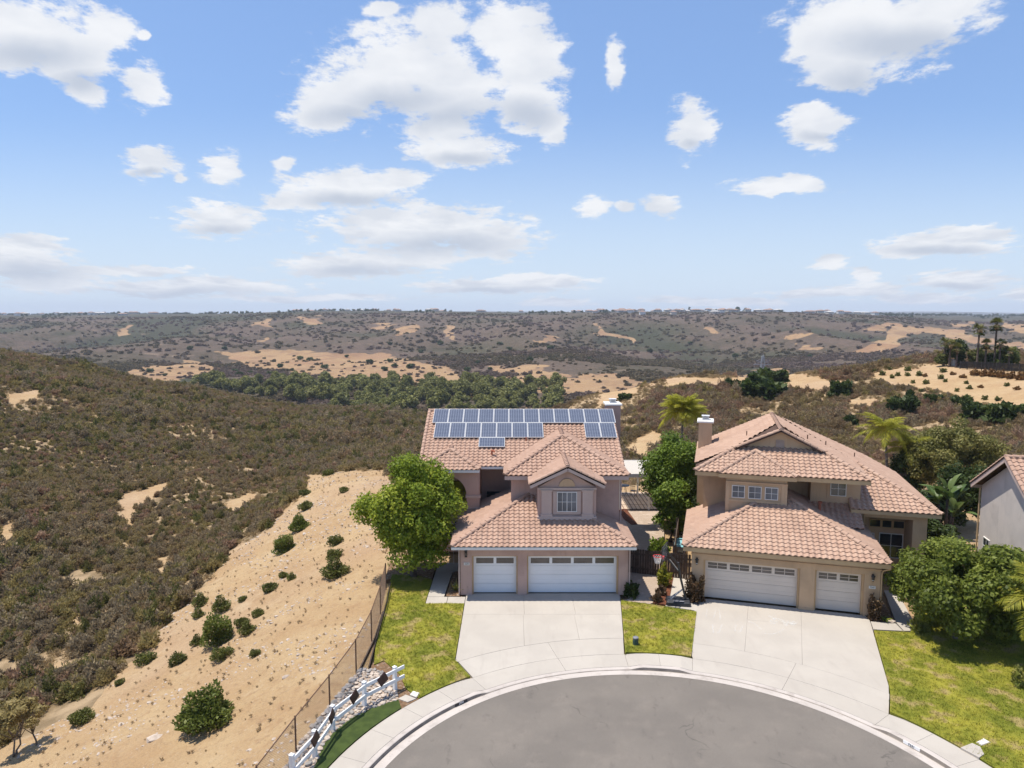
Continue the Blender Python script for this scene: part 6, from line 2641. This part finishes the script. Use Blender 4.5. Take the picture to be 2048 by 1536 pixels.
feather_palm((14.3, 58.5, -.3), 'yellow green feather palm behind the gap between the two houses', 7.0, 2.6, 64, 'leaf_palm_yellow', 81, .0, leaflet=.75)
feather_palm((32.0, 59.0, -.5), 'leaning yellow green palm behind the tan house', 5.6, 2.8, 32, 'leaf_palm_yellow', 85, -.06, leaflet=.65)
feather_palm((33.3, 58.3, -.5), 'lower yellow green palm right of the leaning palm', 4.2, 2.5, 26, 'leaf_palm', 89, .05, leaflet=.65)
feather_palm((21.95, 28.0, .0), 'feather palm with long fronds at the right picture edge', 3.2, 2.3, 18, 'leaf_palm', 93, .05, leaflet=.75)


def paddle_plant(loc, label):
    t = empty('paddle_leaf_plant', loc, label=label, cat='plant')
    rng = random.Random(9)
    for k, (x, y, h) in enumerate(((0, 0, 2.6), (.5, .3, 2.0), (-.45, .2, 2.2), (.2, -.4, 1.5))):
        MB().tube([(x * .6, y * .6, -.1), (x * .8, y * .8, h * .5), (x, y, h)], [.12, .10, .08], 7).build('trunk', 'bark', t, smooth=True)
        for j in range(8):
            a = rng.choice((0.15, math.pi - .15)) + rng.uniform(-.5, .5) + k * .5
            up = rng.uniform(.5, 1.4)
            Ls, Lb, w = rng.uniform(.5, .9), rng.uniform(1.1, 1.6), rng.uniform(.22, .30)
            d = Vector((math.cos(a) * math.cos(up), math.sin(a) * math.cos(up), math.sin(up)))
            sd = Vector((-math.sin(a), math.cos(a), 0))
            p0 = Vector((x, y, h))
            p1 = p0 + d * Ls
            b = MB()
            b.tube([p0, p1], [.03, .02], 5, 0, False, .8)
            mid_, lf, rt = [], [], []
            for i in range(7):
                s_ = i / 6
                c = p1 + d * (Lb * s_) + Vector((math.cos(a), math.sin(a), -1.2)) * (.35 * s_ * s_)
                ww = w * math.sin(math.pi * min(1, .12 + .88 * s_) ** .8) * (1 if s_ < 1 else .1)
                mid_.append(c)
                lf.append(c + sd * ww + Vector((0, 0, .10 * ww / w)))
                rt.append(c - sd * ww + Vector((0, 0, .10 * ww / w)))
            tt = rng.random()
            b.add(mid_ + lf + rt, [(i, i + 1, 8 + i, 7 + i) for i in range(6)] + [(i + 1, i, 14 + i, 15 + i) for i in range(6)], 0, tt)
            b.build('leaf', 'leaf_banana', t, tint=True)
    return t


paddle_plant((29.3, 46.4, 0), 'giant paddle leaf plant behind the right corner of the tan house')

# ------------------------------------------------------------------ wild land
CH = [shrub_mesh('chaparral_bush', ('chaparral_leaf', 'chaparral_grey', 'chaparral_leaf', 'chaparral_red', 'chaparral_grey', 'chaparral_green', 'chaparral_leaf', 'chaparral_grey')[k], 100 + k, 820, .072, (.64 + .1 * (k % 3), .60, .46 + .1 * (k % 2)), 2.6, .7, True) for k in range(8)]
CR = [shrub_mesh('dry_chaparral_bush', ('chaparral_red', 'chaparral_red', 'chaparral_grey', 'chaparral_leaf', 'chaparral_red', 'chaparral_grey')[k], 180 + k, 760, .074, (.66 + .1 * (k % 3), .62, .42 + .1 * (k % 2)), 2.6, .7, True) for k in range(6)]
CRo = [bpy.data.objects.new('dry_chaparral_bush', m) for m in CR]
CHo = [bpy.data.objects.new('chaparral_bush', m) for m in CH]


def wedge_points(n, y0, y1, smax, rng):
    Y = np.sqrt(rng.uniform(y0 * y0, y1 * y1, n))
    X = rng.uniform(-smax, smax, n) * Y
    return X, Y


def near_brush():
    rng = np.random.default_rng(7)
    xs, ys = [], []
    for (y0, y1, dens) in ((22, 70, 1.45), (70, 140, 1.2), (140, 290, .62)):
        area = .92 * (y1 * y1 - y0 * y0)
        x, y = wedge_points(int(area * dens), y0, y1, .92, rng)
        xs.append(x)
        ys.append(y)
    X, Y = np.concatenate(xs), np.concatenate(ys)
    k = seg_dist(X, Y, PAD) > 1.6
    X, Y = X[k], Y[k]
    Z = terrain_z(X, Y)
    d = dirt_at(X, Y, Z)
    gaps = fbm(X / 5.5, Y / 5.5, 3)
    big = fbm(X / 16 + 9, Y / 16, 3)
    keep = (d < .45) & (gaps > .25 + .15 * (X > 12) * (Y > 75) + .05 * (Y < 85) * (X > -55) * (X < 0))
    keep &= ~((Y < 66) & (X > -3) & (X < 60))
    X, Y, Z, big = X[keep], Y[keep], Z[keep], big[keep]
    s = (.55 + 1.35 * np.clip(big - .25, 0, 1) ** 1.2 * 1.6) * rng.uniform(.65, 1.35, len(X)) * np.where(Y > 140, 1.5, np.where(Y > 70, 1.15, 1.0))
    s = np.where(X > 12, s * .82, s)
    r = (X > 6 - (Y - 90) * .02) & (Y > 60)
    scatter('chaparral', np.c_[X, Y, Z - .05][~r], s[~r], CHo, 'dry olive brown chaparral scrub covering the left slopes', 'scrub', .18, seed=3)
    scatter('dry_chaparral', np.c_[X, Y, Z - .05][r], s[r], CRo, 'reddish brown dry chaparral scrub on the right hillside behind the houses', 'scrub', .18, seed=13)
    return len(X)


print('near brush', near_brush())
CF = [shrub_mesh('far_bush', 'chaparral_far', 120 + k, 130, .30, (.7, .65, .40 + .08 * (k % 2)), 1.7, .4, False) for k in range(4)]
CFo = [bpy.data.objects.new('far_bush', m) for m in CF]


def far_brush():
    rng = np.random.default_rng(8)
    a, b = wedge_points(26000, 280, 800, .86, rng)
    c, d_ = wedge_points(7000, 800, 1700, .80, rng)
    X, Y = np.r_[a, c], np.r_[b, d_]
    Z = terrain_z(X, Y)
    d = dirt_at(X, Y, Z)
    g = fbm(X / 45, Y / 70, 4)
    keep = (((d < .45) & (g > .40)) | (rng.random(len(X)) < .06))
    X, Y, Z, g = X[keep], Y[keep], Z[keep], g[keep]
    s = rng.uniform(1.6, 4.2, len(X)) * np.where(Y > 800, 1.35, 1.0) * (.55 + g)
    scatter('canyon_scrub', np.c_[X, Y, Z - .2], s, CFo, 'dark purplish green scrub covering the far canyon slopes', 'scrub', .12, sz=.7, seed=4)


far_brush()


def slope_litter():
    rng = np.random.default_rng(9)
    X, Y = rng.uniform(-24, -6.5, 16000), rng.uniform(21, 80, 16000)
    k = (seg_dist(X, Y, PAD) > .2)
    X, Y = X[k], Y[k]
    Z = terrain_z(X, Y)
    d = dirt_at(X, Y, Z)
    k = d > .5
    X, Y, Z = X[k], Y[k], Z[k]
    pick = rng.random(len(X)) < .90
    clus = fbm(X / 3 + 5, Y / 3, 3) > .53
    stones = [bpy.data.objects.new('stone', rock_mesh('stone', 200 + i, 'rock_pale')) for i in range(3)]
    a = pick & clus
    scatter('loose_stones', np.c_[X, Y, Z][a], rng.gamma(1.4, .020, a.sum()) + .010, stones, 'small pale loose stones strewn over the dirt slope', 'stones', .2, seed=5)
    tufts = [bpy.data.objects.new('dry_tuft', shrub_mesh('dry_tuft', 'dry_tuft', 220 + i, 26, .03, (.09, .09, .05), 4.5, .8, False)) for i in range(3)]
    a = ~pick
    scatter('dry_weeds', np.c_[X, Y, Z][a], rng.uniform(.3, 1.0, a.sum()), tufts, 'dry straw coloured weeds on the dirt slope', 'weeds', .2, seed=6)


slope_litter()


def dry_grass():
    rng = np.random.default_rng(19)
    X, Y = wedge_points(40000, 24, 200, .9, rng)
    k = seg_dist(X, Y, PAD) > 1.2
    X, Y = X[k], Y[k]
    Z = terrain_z(X, Y)
    d = dirt_at(X, Y, Z)
    k = (d < .75) & ((fbm(X / 6 + 3, Y / 6, 3) > .45) | (X > 10))
    tufts = [bpy.data.objects.new('dry_grass', shrub_mesh('dry_grass', 'dry_grass', 240 + i, 90, .035, (.34, .34, .16), 7, .8, False)) for i in range(3)]
    scatter('dry_grass', np.c_[X, Y, Z][k], rng.uniform(.6, 1.6, k.sum()), tufts, 'dry straw coloured grass between the scrub bushes', 'grass', .15, seed=16)


dry_grass()


def grass():
    rng = np.random.default_rng(10)
    bl = []
    for i in range(4):
        r = random.Random(i)
        b = MB()
        for k in range(7):
            a = r.uniform(0, 6.28)
            x, y = r.uniform(-.05, .05), r.uniform(-.05, .05)
            h = r.uniform(.035, .075)
            dx, dy = math.cos(a) * h * .6, math.sin(a) * h * .6
            w = .008
            b.add([(x - math.sin(a) * w, y + math.cos(a) * w, 0), (x + math.sin(a) * w, y - math.cos(a) * w, 0), (x + dx, y + dy, h)], [(0, 1, 2)])
        bl.append(bpy.data.objects.new('grass_tuft', b.mesh('grass_tuft', 'grass_blades')))
    P = []
    for poly in (LAWN_L, LAWN_C, LAWN_R):
        q = np.array(poly)
        lo, hi = q.min(0), np.minimum(q.max(0), (26, 41))
        lo = np.maximum(lo, (-10, 20))
        n = int((hi - lo).prod() * 130)
        c = rng.uniform(lo, hi, (n, 2))
        P.append(c[seg_dist(c[:, 0], c[:, 1], poly) < -.02])
    P = np.concatenate(P)
    scatter('grass', np.c_[P, np.full(len(P), .034)], rng.uniform(.7, 1.4, len(P)), bl, 'short yellow green grass growing on the three lawns', 'grass', .2, seed=7)


grass()

# ---- separate shrubs on the graded slope
SL = [shrub_mesh('shrub', 'leaf_shrub', 140 + k, 1500, .05, (.5, .5, .36 + .05 * k), 2.0, .5, True, lumpy=.16) for k in range(4)]
SG = [shrub_mesh('shrub', 'leaf_shrub_green', 150 + k, 3600, .042, (.5, .5, .48 + .04 * k), 2.0, .55, True, lumpy=.2) for k in range(3)]
slope_list = [
    (415, 1452, 98, 1, 'largest bushy green shrub on the lower dirt slope, nearest the bottom edge'),
    (291, 1326, 40, 0, 'small dark rounded shrub on the dirt slope beside the brush edge'),
    (357, 1326, 36, 0, 'small dark rounded shrub between the lower brush edge and the large pair of shrubs'),
    (434, 1284, 64, 1, 'bright green shrub in the middle of the dirt slope shrub cluster'),
    (394, 1291, 27, 0, 'dark shrub pressed against the left side of the green middle shrub'),
    (444, 1317, 46, 0, 'dark round shrub just below the green middle shrub'),
    (443, 1221, 38, 0, 'dark oval shrub above the green middle shrub'),
    (400, 1214, 32, 0, 'flat dark shrub, upper one of the touching pair at the brush edge'),
    (397, 1234, 26, 0, 'small dark shrub, lower one of the touching pair at the brush edge'),
    (483, 1253, 30, 0, 'dark shrub right of the green middle shrub, upper one of two'),
    (495, 1266, 32, 0, 'dark shrub right of the green middle shrub, lower one of two'),
    (516, 1233, 25, 0, 'small tilted dark shrub alone right of the shrub cluster'),
    (486, 1203, 18, 0, 'tiny shrub right of the dark oval shrub'),
    (540, 1183, 32, 0, 'dark upright shrub halfway up the dirt slope'),
    (567, 1155, 20, 0, 'little shrub of a pair halfway up the slope, left one'),
    (583, 1160, 20, 0, 'little brownish shrub of a pair halfway up the slope, right one'),
    (571, 1102, 44, 1, 'spiky green shrub on the upper part of the dirt slope'),
    (598, 1060, 40, 1, 'rounded green shrub above the spiky green shrub'),
    (671, 1088, 34, 0, 'grey green low shrub left of the big tree, uppermost of three in a row'),
    (669, 1117, 35, 0, 'grey green low shrub left of the big tree, middle one of three in a row'),
    (671, 1153, 54, 0, 'long low dark shrub left of the big tree, lowest of three in a row'),
    (510, 1312, 24, 0, 'flat sprawling shrub below the shrub cluster on bare dirt'),
    (240, 1371, 20, 0, 'tiny dark shrub standing alone on dirt near the lower brush edge'),
    (164, 1444, 46, 0, 'loose olive shrub at the lower brush edge near the bottom left'),
    (610, 991, 26, 0, 'small brown shrub at the top of the dirt slope by the brush'),
    (612, 1020, 30, 0, 'dark brownish shrub below the top of the dirt slope'),
    (657, 951, 24, 0, 'small brown shrub on the skyline of the dirt slope'),
    (688, 985, 20, 0, 'small brown shrub near the crown of the big green tree'),
]
rs = random.Random(3)
for (u, v, wpx, green, lab) in slope_list:
    x, y, z = hit(u, v)
    wm = wpx * math.hypot(y, CAMH - z) / FPX
    o = bpy.data.objects.new('shrub', rs.choice(SG if green else SL))
    link(o)
    k = wm / .96
    o.location = (x, y, z - .03)
    o.scale = (k, k, k * rs.uniform(.66, .8))
    o.rotation_euler = (rs.gauss(0, .08), rs.gauss(0, .08), rs.uniform(0, 6.28))
    tag(o, lab, 'shrub', 'separate shrubs on the dirt slope')

# scraggly small tree at the lower left
x, y, z = hit(42, 1508)
tree('scrub_tree', (x, y, z), 'scraggly small scrub tree with bare stems in the bottom left corner', 'tree', 'chaparral_leaf', 'bark_grey', (1.15, 1.0, .75), 1.75, 26, 2600, .11, 161, r0=.045, ntrunks=3, clump=.34, flat_bottom=.3)

ORD = ['first', 'second', 'third', 'fourth', 'fifth', 'sixth', 'seventh', 'eighth', 'ninth', 'tenth', 'eleventh', 'twelfth', 'thirteenth', 'fourteenth', 'fifteenth', 'sixteenth', 'seventeenth']


def place_label(base, me_, all_, cuts_, rows=('upper row', 'middle row', 'lower row')):
    row = lambda p: sum(p[1] >= c for c in cuts_)
    same = sorted(p[:2] for p in all_ if row(p) == row(me_))
    return base + ', ' + ORD[same.index(tuple(me_[:2]))] + ' from the left in the ' + rows[row(me_)]


# ---- shrubs on the right knoll
KN = [shrub_mesh('shrub', 'leaf_shrub', 170 + k, 260, .13, (.55, .5, .36 + .05 * k), 1.8, .4, False) for k in range(4)]
KO = [shrub_mesh('shrub', 'leaf_orange', 180 + k, 260, .13, (.6, .5, .30), 1.8, .4, False) for k in range(2)]
knoll = [(1764, 751, 15, 0), (1784, 757, 12, 0), (1796, 752, 13, 0), (1816, 742, 15, 0), (1815, 752, 12, 0), (1838, 752, 15, 0), (1850, 753, 13, 1), (1826, 767, 11, 0), (1852, 768, 14, 0), (1823, 777, 10, 0),
         (1842, 784, 11, 0), (1886, 745, 14, 0), (1882, 758, 14, 0), (1891, 764, 11, 0), (1905, 750, 13, 1), (1926, 756, 15, 1), (1933, 768, 11, 0), (1939, 778, 13, 0), (1914, 783, 11, 0), (1962, 776, 12, 1),
         (2014, 773, 12, 0), (2035, 780, 15, 1), (1995, 802, 14, 0), (1780, 740, 10, 0), (1748, 745, 12, 0), (1760, 765, 12, 0), (1795, 795, 13, 0), (1870, 790, 12, 0), (1970, 800, 14, 0), (1900, 800, 13, 0)]
for i, (u, v, w, c) in enumerate(knoll):
    x, y, z = hit(u, v, 60, 300)
    o = bpy.data.objects.new('shrub', rs.choice(KO if c else KN))
    link(o)
    k = w * math.hypot(y, CAMH - z) / FPX / 1.1
    o.location, o.scale, o.rotation_euler = (x, y, z - .03), (k, k, k), (0, 0, rs.uniform(0, 6.28))
    tag(o, place_label(('orange brown' if c else 'dark') + ' round shrub on the tan knoll', (u, v), [q[:2] for q in knoll if q[3] == c], (757, 775)), 'shrub', ('orange brown' if c else 'dark') + ' shrubs on the right knoll')
BG = [shrub_mesh('shrub', 'leaf_dark', 190 + k, 1300, .10, (.55, .5, .36 + .05 * k), 1.8, .4, True) for k in range(3)]
for (u, v, w, hh, lab) in ((1520, 795, 92, .72, 'large dark green bush below the pylon on the right hillside'), (1545, 768, 76, .7, 'dark green bush just above and behind the largest hillside bush'),
                           (1681, 793, 50, 1.15, 'upright dark green bush at the left end of the tan knoll'), (1811, 826, 66, .9, 'grey green round bush below the tan knoll'),
                           (1866, 806, 36, .9, 'dark bush right of the grey green round bush'), (1925, 812, 44, .8, 'low dark bush below the knoll shrubs'), (1960, 838, 70, .8, 'dark bush at the left of the wide dark thicket'),
                           (2015, 842, 80, .8, 'wide dark thicket at the right edge above the pale house'), (1700, 850, 40, .8, 'dark bush directly above the tan house roof'), (1250, 800, 30, .8, 'dark bush right of the solar house chimney'), (1462, 775, 36, .8, 'dark bush left of the large hillside bush')):
    x, y, z = hit(u, v, 60, 300)
    o = bpy.data.objects.new('bush', rs.choice(BG))
    link(o)
    k = w * math.hypot(y, CAMH - z) / FPX / 1.08
    o.location, o.scale, o.rotation_euler = (x, y, z - .1), (k, k, k * hh), (0, 0, rs.uniform(0, 6.28))
    tag(o, lab, 'bush')

for i, (u, v, w) in enumerate(((1950, 750, 24), (1968, 752, 22), (1986, 753, 26), (2004, 755, 24), (2022, 757, 26), (2042, 760, 28))):
    x, y, z = hit(u, v, 60, 300)
    o = bpy.data.objects.new('hedge_shrub', KO[i % 2])
    link(o)
    k = w * y / FPX / 1.1
    o.location, o.scale, o.rotation_euler = (x, y, z - .05), (k, k, k * 1.1), (0, 0, i)
    tag(o, 'orange brown shrub in front of the dark iron fence, ' + ORD[i] + ' from the left of six', 'shrub', 'row of orange brown shrubs below the palms')


# ---- palms and trees on the knoll
def fan_crown(name, r, seed, m='leaf_palm_far'):
    rng = np.random.default_rng(seed)
    b = MB()
    for k in range(30):
        a, el = rng.uniform(0, 6.28), rng.uniform(-.9, 1.3)
        d = Vector((math.cos(a) * math.cos(el), math.sin(a) * math.cos(el), math.sin(el)))
        c = d * r * .55
        sd = d.cross(Vector((0, 0, 1))).normalized()
        up = sd.cross(d)
        b.tube([(0, 0, 0), c], [.03, .02], 4, 0, False, .2)
        nb = 9
        for j in range(nb):
            an = -1.25 + 2.5 * j / (nb - 1)
            q = (d * math.cos(an) + sd * math.sin(an)) * r * .5
            q.z -= .18 * r * abs(an)
            w = (sd * math.cos(an) - d * math.sin(an)) * r * .05
            b.add([c - w * .3, c + q * .6 - w, c + q, c + q * .6 + w], [(0, 1, 2, 3)], 0, float(np.clip(rng.normal(.4 + .25 * el, .15), 0, 1)))
    return b.mesh(name, m, tint=True)


FC = [fan_crown('crown', 1.25, 300 + k) for k in range(3)]


def fan_palm(u, vt, vb, lab, k=1.0):
    x, y, z = hit(u, vb, 60, 300)
    h = (vb - vt) * y / FPX * 1.02
    t = empty('palm_tree', (x, y, z), label=lab, cat='palm tree', group='palms on the right knoll')
    MB().tube([(0, 0, -.2), (0, 0, .3), (.05, 0, h * .6), (.08, 0, h)], [.32, .20, .16, .15], 8).build('trunk', 'bark', t, smooth=True)
    o = bpy.data.objects.new('crown', FC[int(u) % 3])
    link(o, t)
    o.location, o.scale = (.08, 0, h), (k, k, k)
    s_ = bpy.data.objects.new('dead_fronds', shrub_mesh('dead_fronds', 'dry_tuft', int(u), 120, .22, (.45, .45, .45), 2.5, .2, False))
    link(s_, t)
    s_.location, s_.rotation_euler = (.08, 0, h), (math.pi, 0, 0)


for a in ((1887, 686, 733, 'short fan palm at the left end of the palm row'), (1898, 690, 734, 'short fan palm second from the left end of the palm row'), (1912, 698, 735, 'low fan palm beside the dark dense tree on the knoll'),
          (1953, 661, 738, 'tall fan palm left of the tallest one on the knoll', 1.15), (1987, 652, 740, 'tallest fan palm on the right knoll', 1.25), (1969, 690, 739, 'middle height fan palm between the two tall ones'),
          (1997, 690, 741, 'middle height fan palm right of the tallest one'), (2016, 704, 742, 'low yellowish palm near the right edge of the knoll')):
    fan_palm(*a)
for (u, v, w, h, m, lab, sd) in ((1932, 736, 32, 58, 'leaf_dark', 'dark dense conical tree among the knoll palms', 1), (1975, 739, 36, 40, 'leaf_shrub', 'green round tree under the tall knoll palms', 2), (2030, 742, 50, 48, 'leaf_shrub_green', 'wide green tree at the right edge of the knoll', 3),
                                 (1905, 735, 26, 30, 'leaf_shrub', 'small green tree behind the short knoll palms', 4), (2005, 741, 30, 36, 'leaf_dark', 'dark tree behind the iron fence on the knoll', 5)):
    x, y, z = hit(u, v, 60, 300)
    y2 = y + 3
    s_ = y / FPX
    tree('tree', (x, y2, z), lab, 'tree', m, 'bark', (w * s_ * .5, w * s_ * .5, h * s_ * .46), h * s_ * .52, 34, 3600, .28, 310 + sd, r0=.12, clump=.42, flat_bottom=.9)
p0, p1 = hit(1920, 738, 60, 300), hit(2120, 748, 60, 300)
H = empty('iron_fence', p0, label='long dark iron fence behind the orange shrub row on the knoll', cat='fence')
n = 14
for i in range(n):
    a = Vector(p1) - Vector(p0)
    q = a * (i / (n - 1))
    MB().box(q.x - .06, q.x + .06, q.y - .06, q.y + .06, q.z - .1, q.z + 1.5).build('post', 'dark_metal', H)
    if i < n - 1:
        q2 = a * ((i + 1) / (n - 1))
        b = MB()
        for z in (.15, 1.4):
            b.beam(q + Vector((0, 0, z)), q2 + Vector((0, 0, z)), .05)
        for j in range(1, 12):
            c = q.lerp(q2, j / 12)
            b.box(c.x - .035, c.x + .035, c.y - .02, c.y + .02, c.z + .15, c.z + 1.4)
        b.build('fence_panel', 'dark_metal', H)
x, y, z = hit(1926, 733, 60, 300)
H = empty('garden_shed', (x, y + 2, z), label='small white shed behind the left end of the iron fence', cat='shed')
MB().box(-.8, .8, -.5, .5, -.2, 1.1).build('wall', 'trim_white', H)
MB().prism([(-.95, 0), (.95, 0), (.95, 1.2), (-.95, 1.2)], 1.1, 1.18).build('roof', 'rust_metal', H)


# ---- pylon beyond the ridge
def pylon():
    x, y, _ = uY(1525, 330, -10)
    z = tz(x, y)
    H = empty('pylon', (x, y, z), label='steel lattice pylon rising behind the right brush ridge', cat='pylon')
    h = -4.4 - z
    b = MB()
    c = [Vector((sx * 2.6, sy * 2.6, 0)) for sx, sy in ((-1, -1), (1, -1), (1, 1), (-1, 1))]
    tp = [Vector((sx * .35, sy * .35, h)) for sx, sy in ((-1, -1), (1, -1), (1, 1), (-1, 1))]
    for i in range(4):
        b.beam(c[i], tp[i], .22)
        for k in range(7):
            t0, t1 = k / 7, (k + 1) / 7
            j = (i + 1) % 4
            b.beam(c[i].lerp(tp[i], t0), c[j].lerp(tp[j], t1), .12)
            b.beam(c[j].lerp(tp[j], t0), c[i].lerp(tp[i], t1), .12)
    b.build('tower', 'lattice_steel', H)
    for zz, w in ((h - 4.2, 4.4), (h - 2.6, 3.2)):
        a = MB()
        a.beam((-w, 0, zz), (w, 0, zz), .2)
        a.beam((-w, 0, zz), (0, 0, zz + 1.5), .12)
        a.beam((w, 0, zz), (0, 0, zz + 1.5), .12)
        a.build('cross_arm', 'lattice_steel', H)
    MB().beam((0, 0, h), (0, 0, h + 1.4), .14).build('peak', 'lattice_steel', H)


pylon()

# ---- trees of the valley floor
VT = []
for k in range(6):
    me, cs = crown_mesh('valley_tree', 'leaf_riparian', (0, 0, 4.6), (3.4 + .5 * (k % 3), 3.4, 3.3 + .4 * (k % 2)), 34, 2100, .62, 400 + k, clump=.42, flat_bottom=.85)
    VT.append(me)
rng = np.random.default_rng(12)
cnt = 0
placed = []
for i in range(4000):
    u, Y = rng.uniform(395, 1120), rng.uniform(385, 545)
    k = (u - 395) / 725
    if Y > 545 - 45 * max(0, (k - .55)) * 2 or Y < 505 - 125 * min(1, k * 2.2):
        continue
    x, y, _ = uY(u, Y, -38)
    if any((x - a) ** 2 + (y - b_) ** 2 < 4.9 ** 2 for a, b_ in placed):
        continue
    placed.append((x, y))
    o = bpy.data.objects.new('valley_tree', VT[int(rng.integers(0, 6))])
    link(o)
    s_ = rng.uniform(.5, 1.35)
    o.location, o.scale, o.rotation_euler = (x, y, tz(x, y) - .3), (s_, s_, s_ * rng.uniform(.85, 1.15)), (0, 0, rng.uniform(0, 6.28))
    tag(o, 'round olive green tree in the dense belt along the valley floor', 'tree', 'trees in the belt along the valley floor')
    cnt += 1
    if cnt >= 290:
        break
OK_ = [crown_mesh('oak', 'leaf_dark', (0, 0, 2.2), (3.0, 2.8, 1.9), 20, 900, .6, 420 + k, clump=.45, flat_bottom=.8)[0] for k in range(3)]
OAKS = ((620, 722), (585, 742), (560, 735), (650, 738), (693, 715), (740, 728), (780, 725), (790, 735), (820, 737), (770, 742), (842, 706), (880, 690), (955, 728), (980, 740), (935, 742), (480, 752), (500, 748), (470, 745), (700, 758), (650, 752), (540, 750), (600, 720),
               (330, 752), (300, 745), (1060, 722), (1020, 700), (1100, 700), (1180, 720), (1300, 705), (1380, 690), (450, 700), (380, 700), (780, 690), (1470, 715), (1620, 715), (1000, 690))
for (u, v) in OAKS:
    x, y, z = hit(u, v, 280, 2500)
    o = bpy.data.objects.new('oak_tree', OK_[int(rng.integers(0, 3))])
    link(o)
    s_ = rng.uniform(.8, 1.5) * y / 800
    o.location, o.scale, o.rotation_euler = (x, y, z - .2), (s_ * 1.15, s_, s_ * .9), (0, 0, rng.uniform(0, 6.28))
    tag(o, place_label('single dark tree in the dry valley', (u, v), OAKS, (716, 733), ('far band', 'middle band', 'near band')), 'tree', 'single dark trees over the valley')

# pale boulder on the left ridge
for (u, v, s_, lab) in ((288, 757, 2.0, 'largest pale boulder on the crest of the left brush hill'), (297, 762, 1.3, 'smaller pale boulder just below the largest one on the left hill crest')):
    x, y, z = hit(u, v, 60, 400)
    o = bpy.data.objects.new('boulder', rock_mesh('boulder', 60 + int(s_ * 10), 'rock_pale'))
    link(o)
    o.location, o.scale = (x, y, z + .3), (s_, s_ * .8, s_)
    tag(o, lab, 'boulder')

# ---- houses and trees along the far mesa
def far_house(seed, w, d, h, wm, rm):
    b = MB()
    b.box(-w / 2, w / 2, -d / 2, d / 2, -3, h, 0)
    o_ = .8
    b.add([(-w / 2 - o_, -d / 2 - o_, h), (w / 2 + o_, -d / 2 - o_, h), (w / 2 + o_, d / 2 + o_, h), (-w / 2 - o_, d / 2 + o_, h), (-w / 4, 0, h + 2.6), (w / 4, 0, h + 2.6)],
          [(0, 1, 5, 4), (2, 3, 4, 5), (1, 2, 5), (3, 0, 4), (3, 2, 1, 0)], 1)
    for k in range(3):
        x = -w / 2 + w * (k + .5) / 3
        b.box(x - 1.1, x + 1.1, -d / 2 - .12, -d / 2, h - 2.6, h - 1.0, 2)
    return b.mesh('far_house', [wm, rm, 'glass_dark'])


FH = [far_house(0, 16, 12, 6, 'house_far_wall', 'house_far_roof'), far_house(1, 20, 12, 5, 'house_far_wall', 'house_far_grey'), far_house(2, 24, 13, 4.5, 'house_far_grey', 'house_far_roof'), far_house(3, 15, 12, 7, 'trim_white', 'house_far_roof')]
rng = np.random.default_rng(15)
nh = 0
for (u0, u1, Y0, Y1, n, where) in ((1185, 1470, 1550, 2500, 62, 'between the cypress and the trail head'), (560, 830, 1900, 2800, 22, 'beyond the dry meadow'), (0, 330, 1900, 2900, 20, 'beyond the left brush hill'), (1480, 1760, 1700, 2700, 24, 'right of the dark grove'), (840, 1180, 1900, 2900, 16, 'above the solar house roof')):
    for i in range(n):
        u, Y = rng.uniform(u0, u1), rng.uniform(Y0, Y1)
        x, y, _ = uY(u, Y, 5)
        o = bpy.data.objects.new('far_house', FH[int(rng.integers(0, 4))])
        link(o)
        o.location, o.rotation_euler = (x, y, tz(x, y)), (0, 0, rng.choice((0, .4, -.3, 1.57)))
        tag(o, 'tiny pale house on the far mesa rim ' + where, 'house', 'houses on the mesa rim ' + where)
FT = [crown_mesh('far_tree', 'leaf_dark', (0, 0, 5), (5.5, 5.5, 5), 12, 420, 1.6, 440 + k, clump=.5, flat_bottom=.9)[0] for k in range(4)]
FTo = [bpy.data.objects.new('far_tree', m) for m in FT]
pts, sc = [], []
for i in range(5200):
    u, Y = rng.uniform(-60, 2110), rng.uniform(1700, 5200)
    if vnoise(np.array([u / 60.0]), np.array([Y / 300.0]))[0] < (.58 if Y < 2700 else .36):
        continue
    x, y, _ = uY(u, Y, 5)
    pts.append((x, y))
    sc.append(rng.uniform(.4, 1.0) * (.75 if Y < 2600 else 1.15))
pts = np.array(pts)
scatter('far_treeline', np.c_[pts, terrain_z(pts[:, 0], pts[:, 1]) - .5], sc, FTo, 'dark line of trees along the far mesa horizon', 'trees', .05, seed=8)
for (u, Y, s_, lab) in ((1474, 2250, 1.7, 'largest dark tree of the grove on the far mesa rim'), (1490, 2260, 1.4, 'dark tree at the right end of the grove on the far mesa rim'), (1462, 2280, 1.2, 'dark tree at the left end of the grove on the far mesa rim'), (1360, 2500, 1.4, 'dark round tree left of the pointed cypress on the horizon')):
    x, y, _ = uY(u, Y, 5)
    o = bpy.data.objects.new('far_tree', FT[int(u) % 4])
    link(o)
    o.location, o.scale = (x, y, tz(x, y)), (s_ * 1.2, s_, s_)
    tag(o, lab, 'tree')
x, y, _ = uY(1378, 2480, 5)
me, _ = crown_mesh('cypress', 'leaf_dark', (0, 0, 12), (4.0, 4.0, 12), 30, 900, 1.6, 450, clump=.3, flat_bottom=.9)
o = bpy.data.objects.new('cypress_tree', me)
link(o)
o.location = (x, y, tz(x, y))
tag(o, 'tall pointed dark cypress on the far mesa horizon', 'tree')

# ------------------------------------------------------------------ haze
if HAZE > 0:
    hz = MB().box(-11000, 11000, -80, 9300, -75, 130)
    hz.build('haze', 'haze_air', kind='stuff')
    bpy.data.objects['haze']['label'] = 'thin pale air haze over the canyon'
bpy.context.view_layer.update()
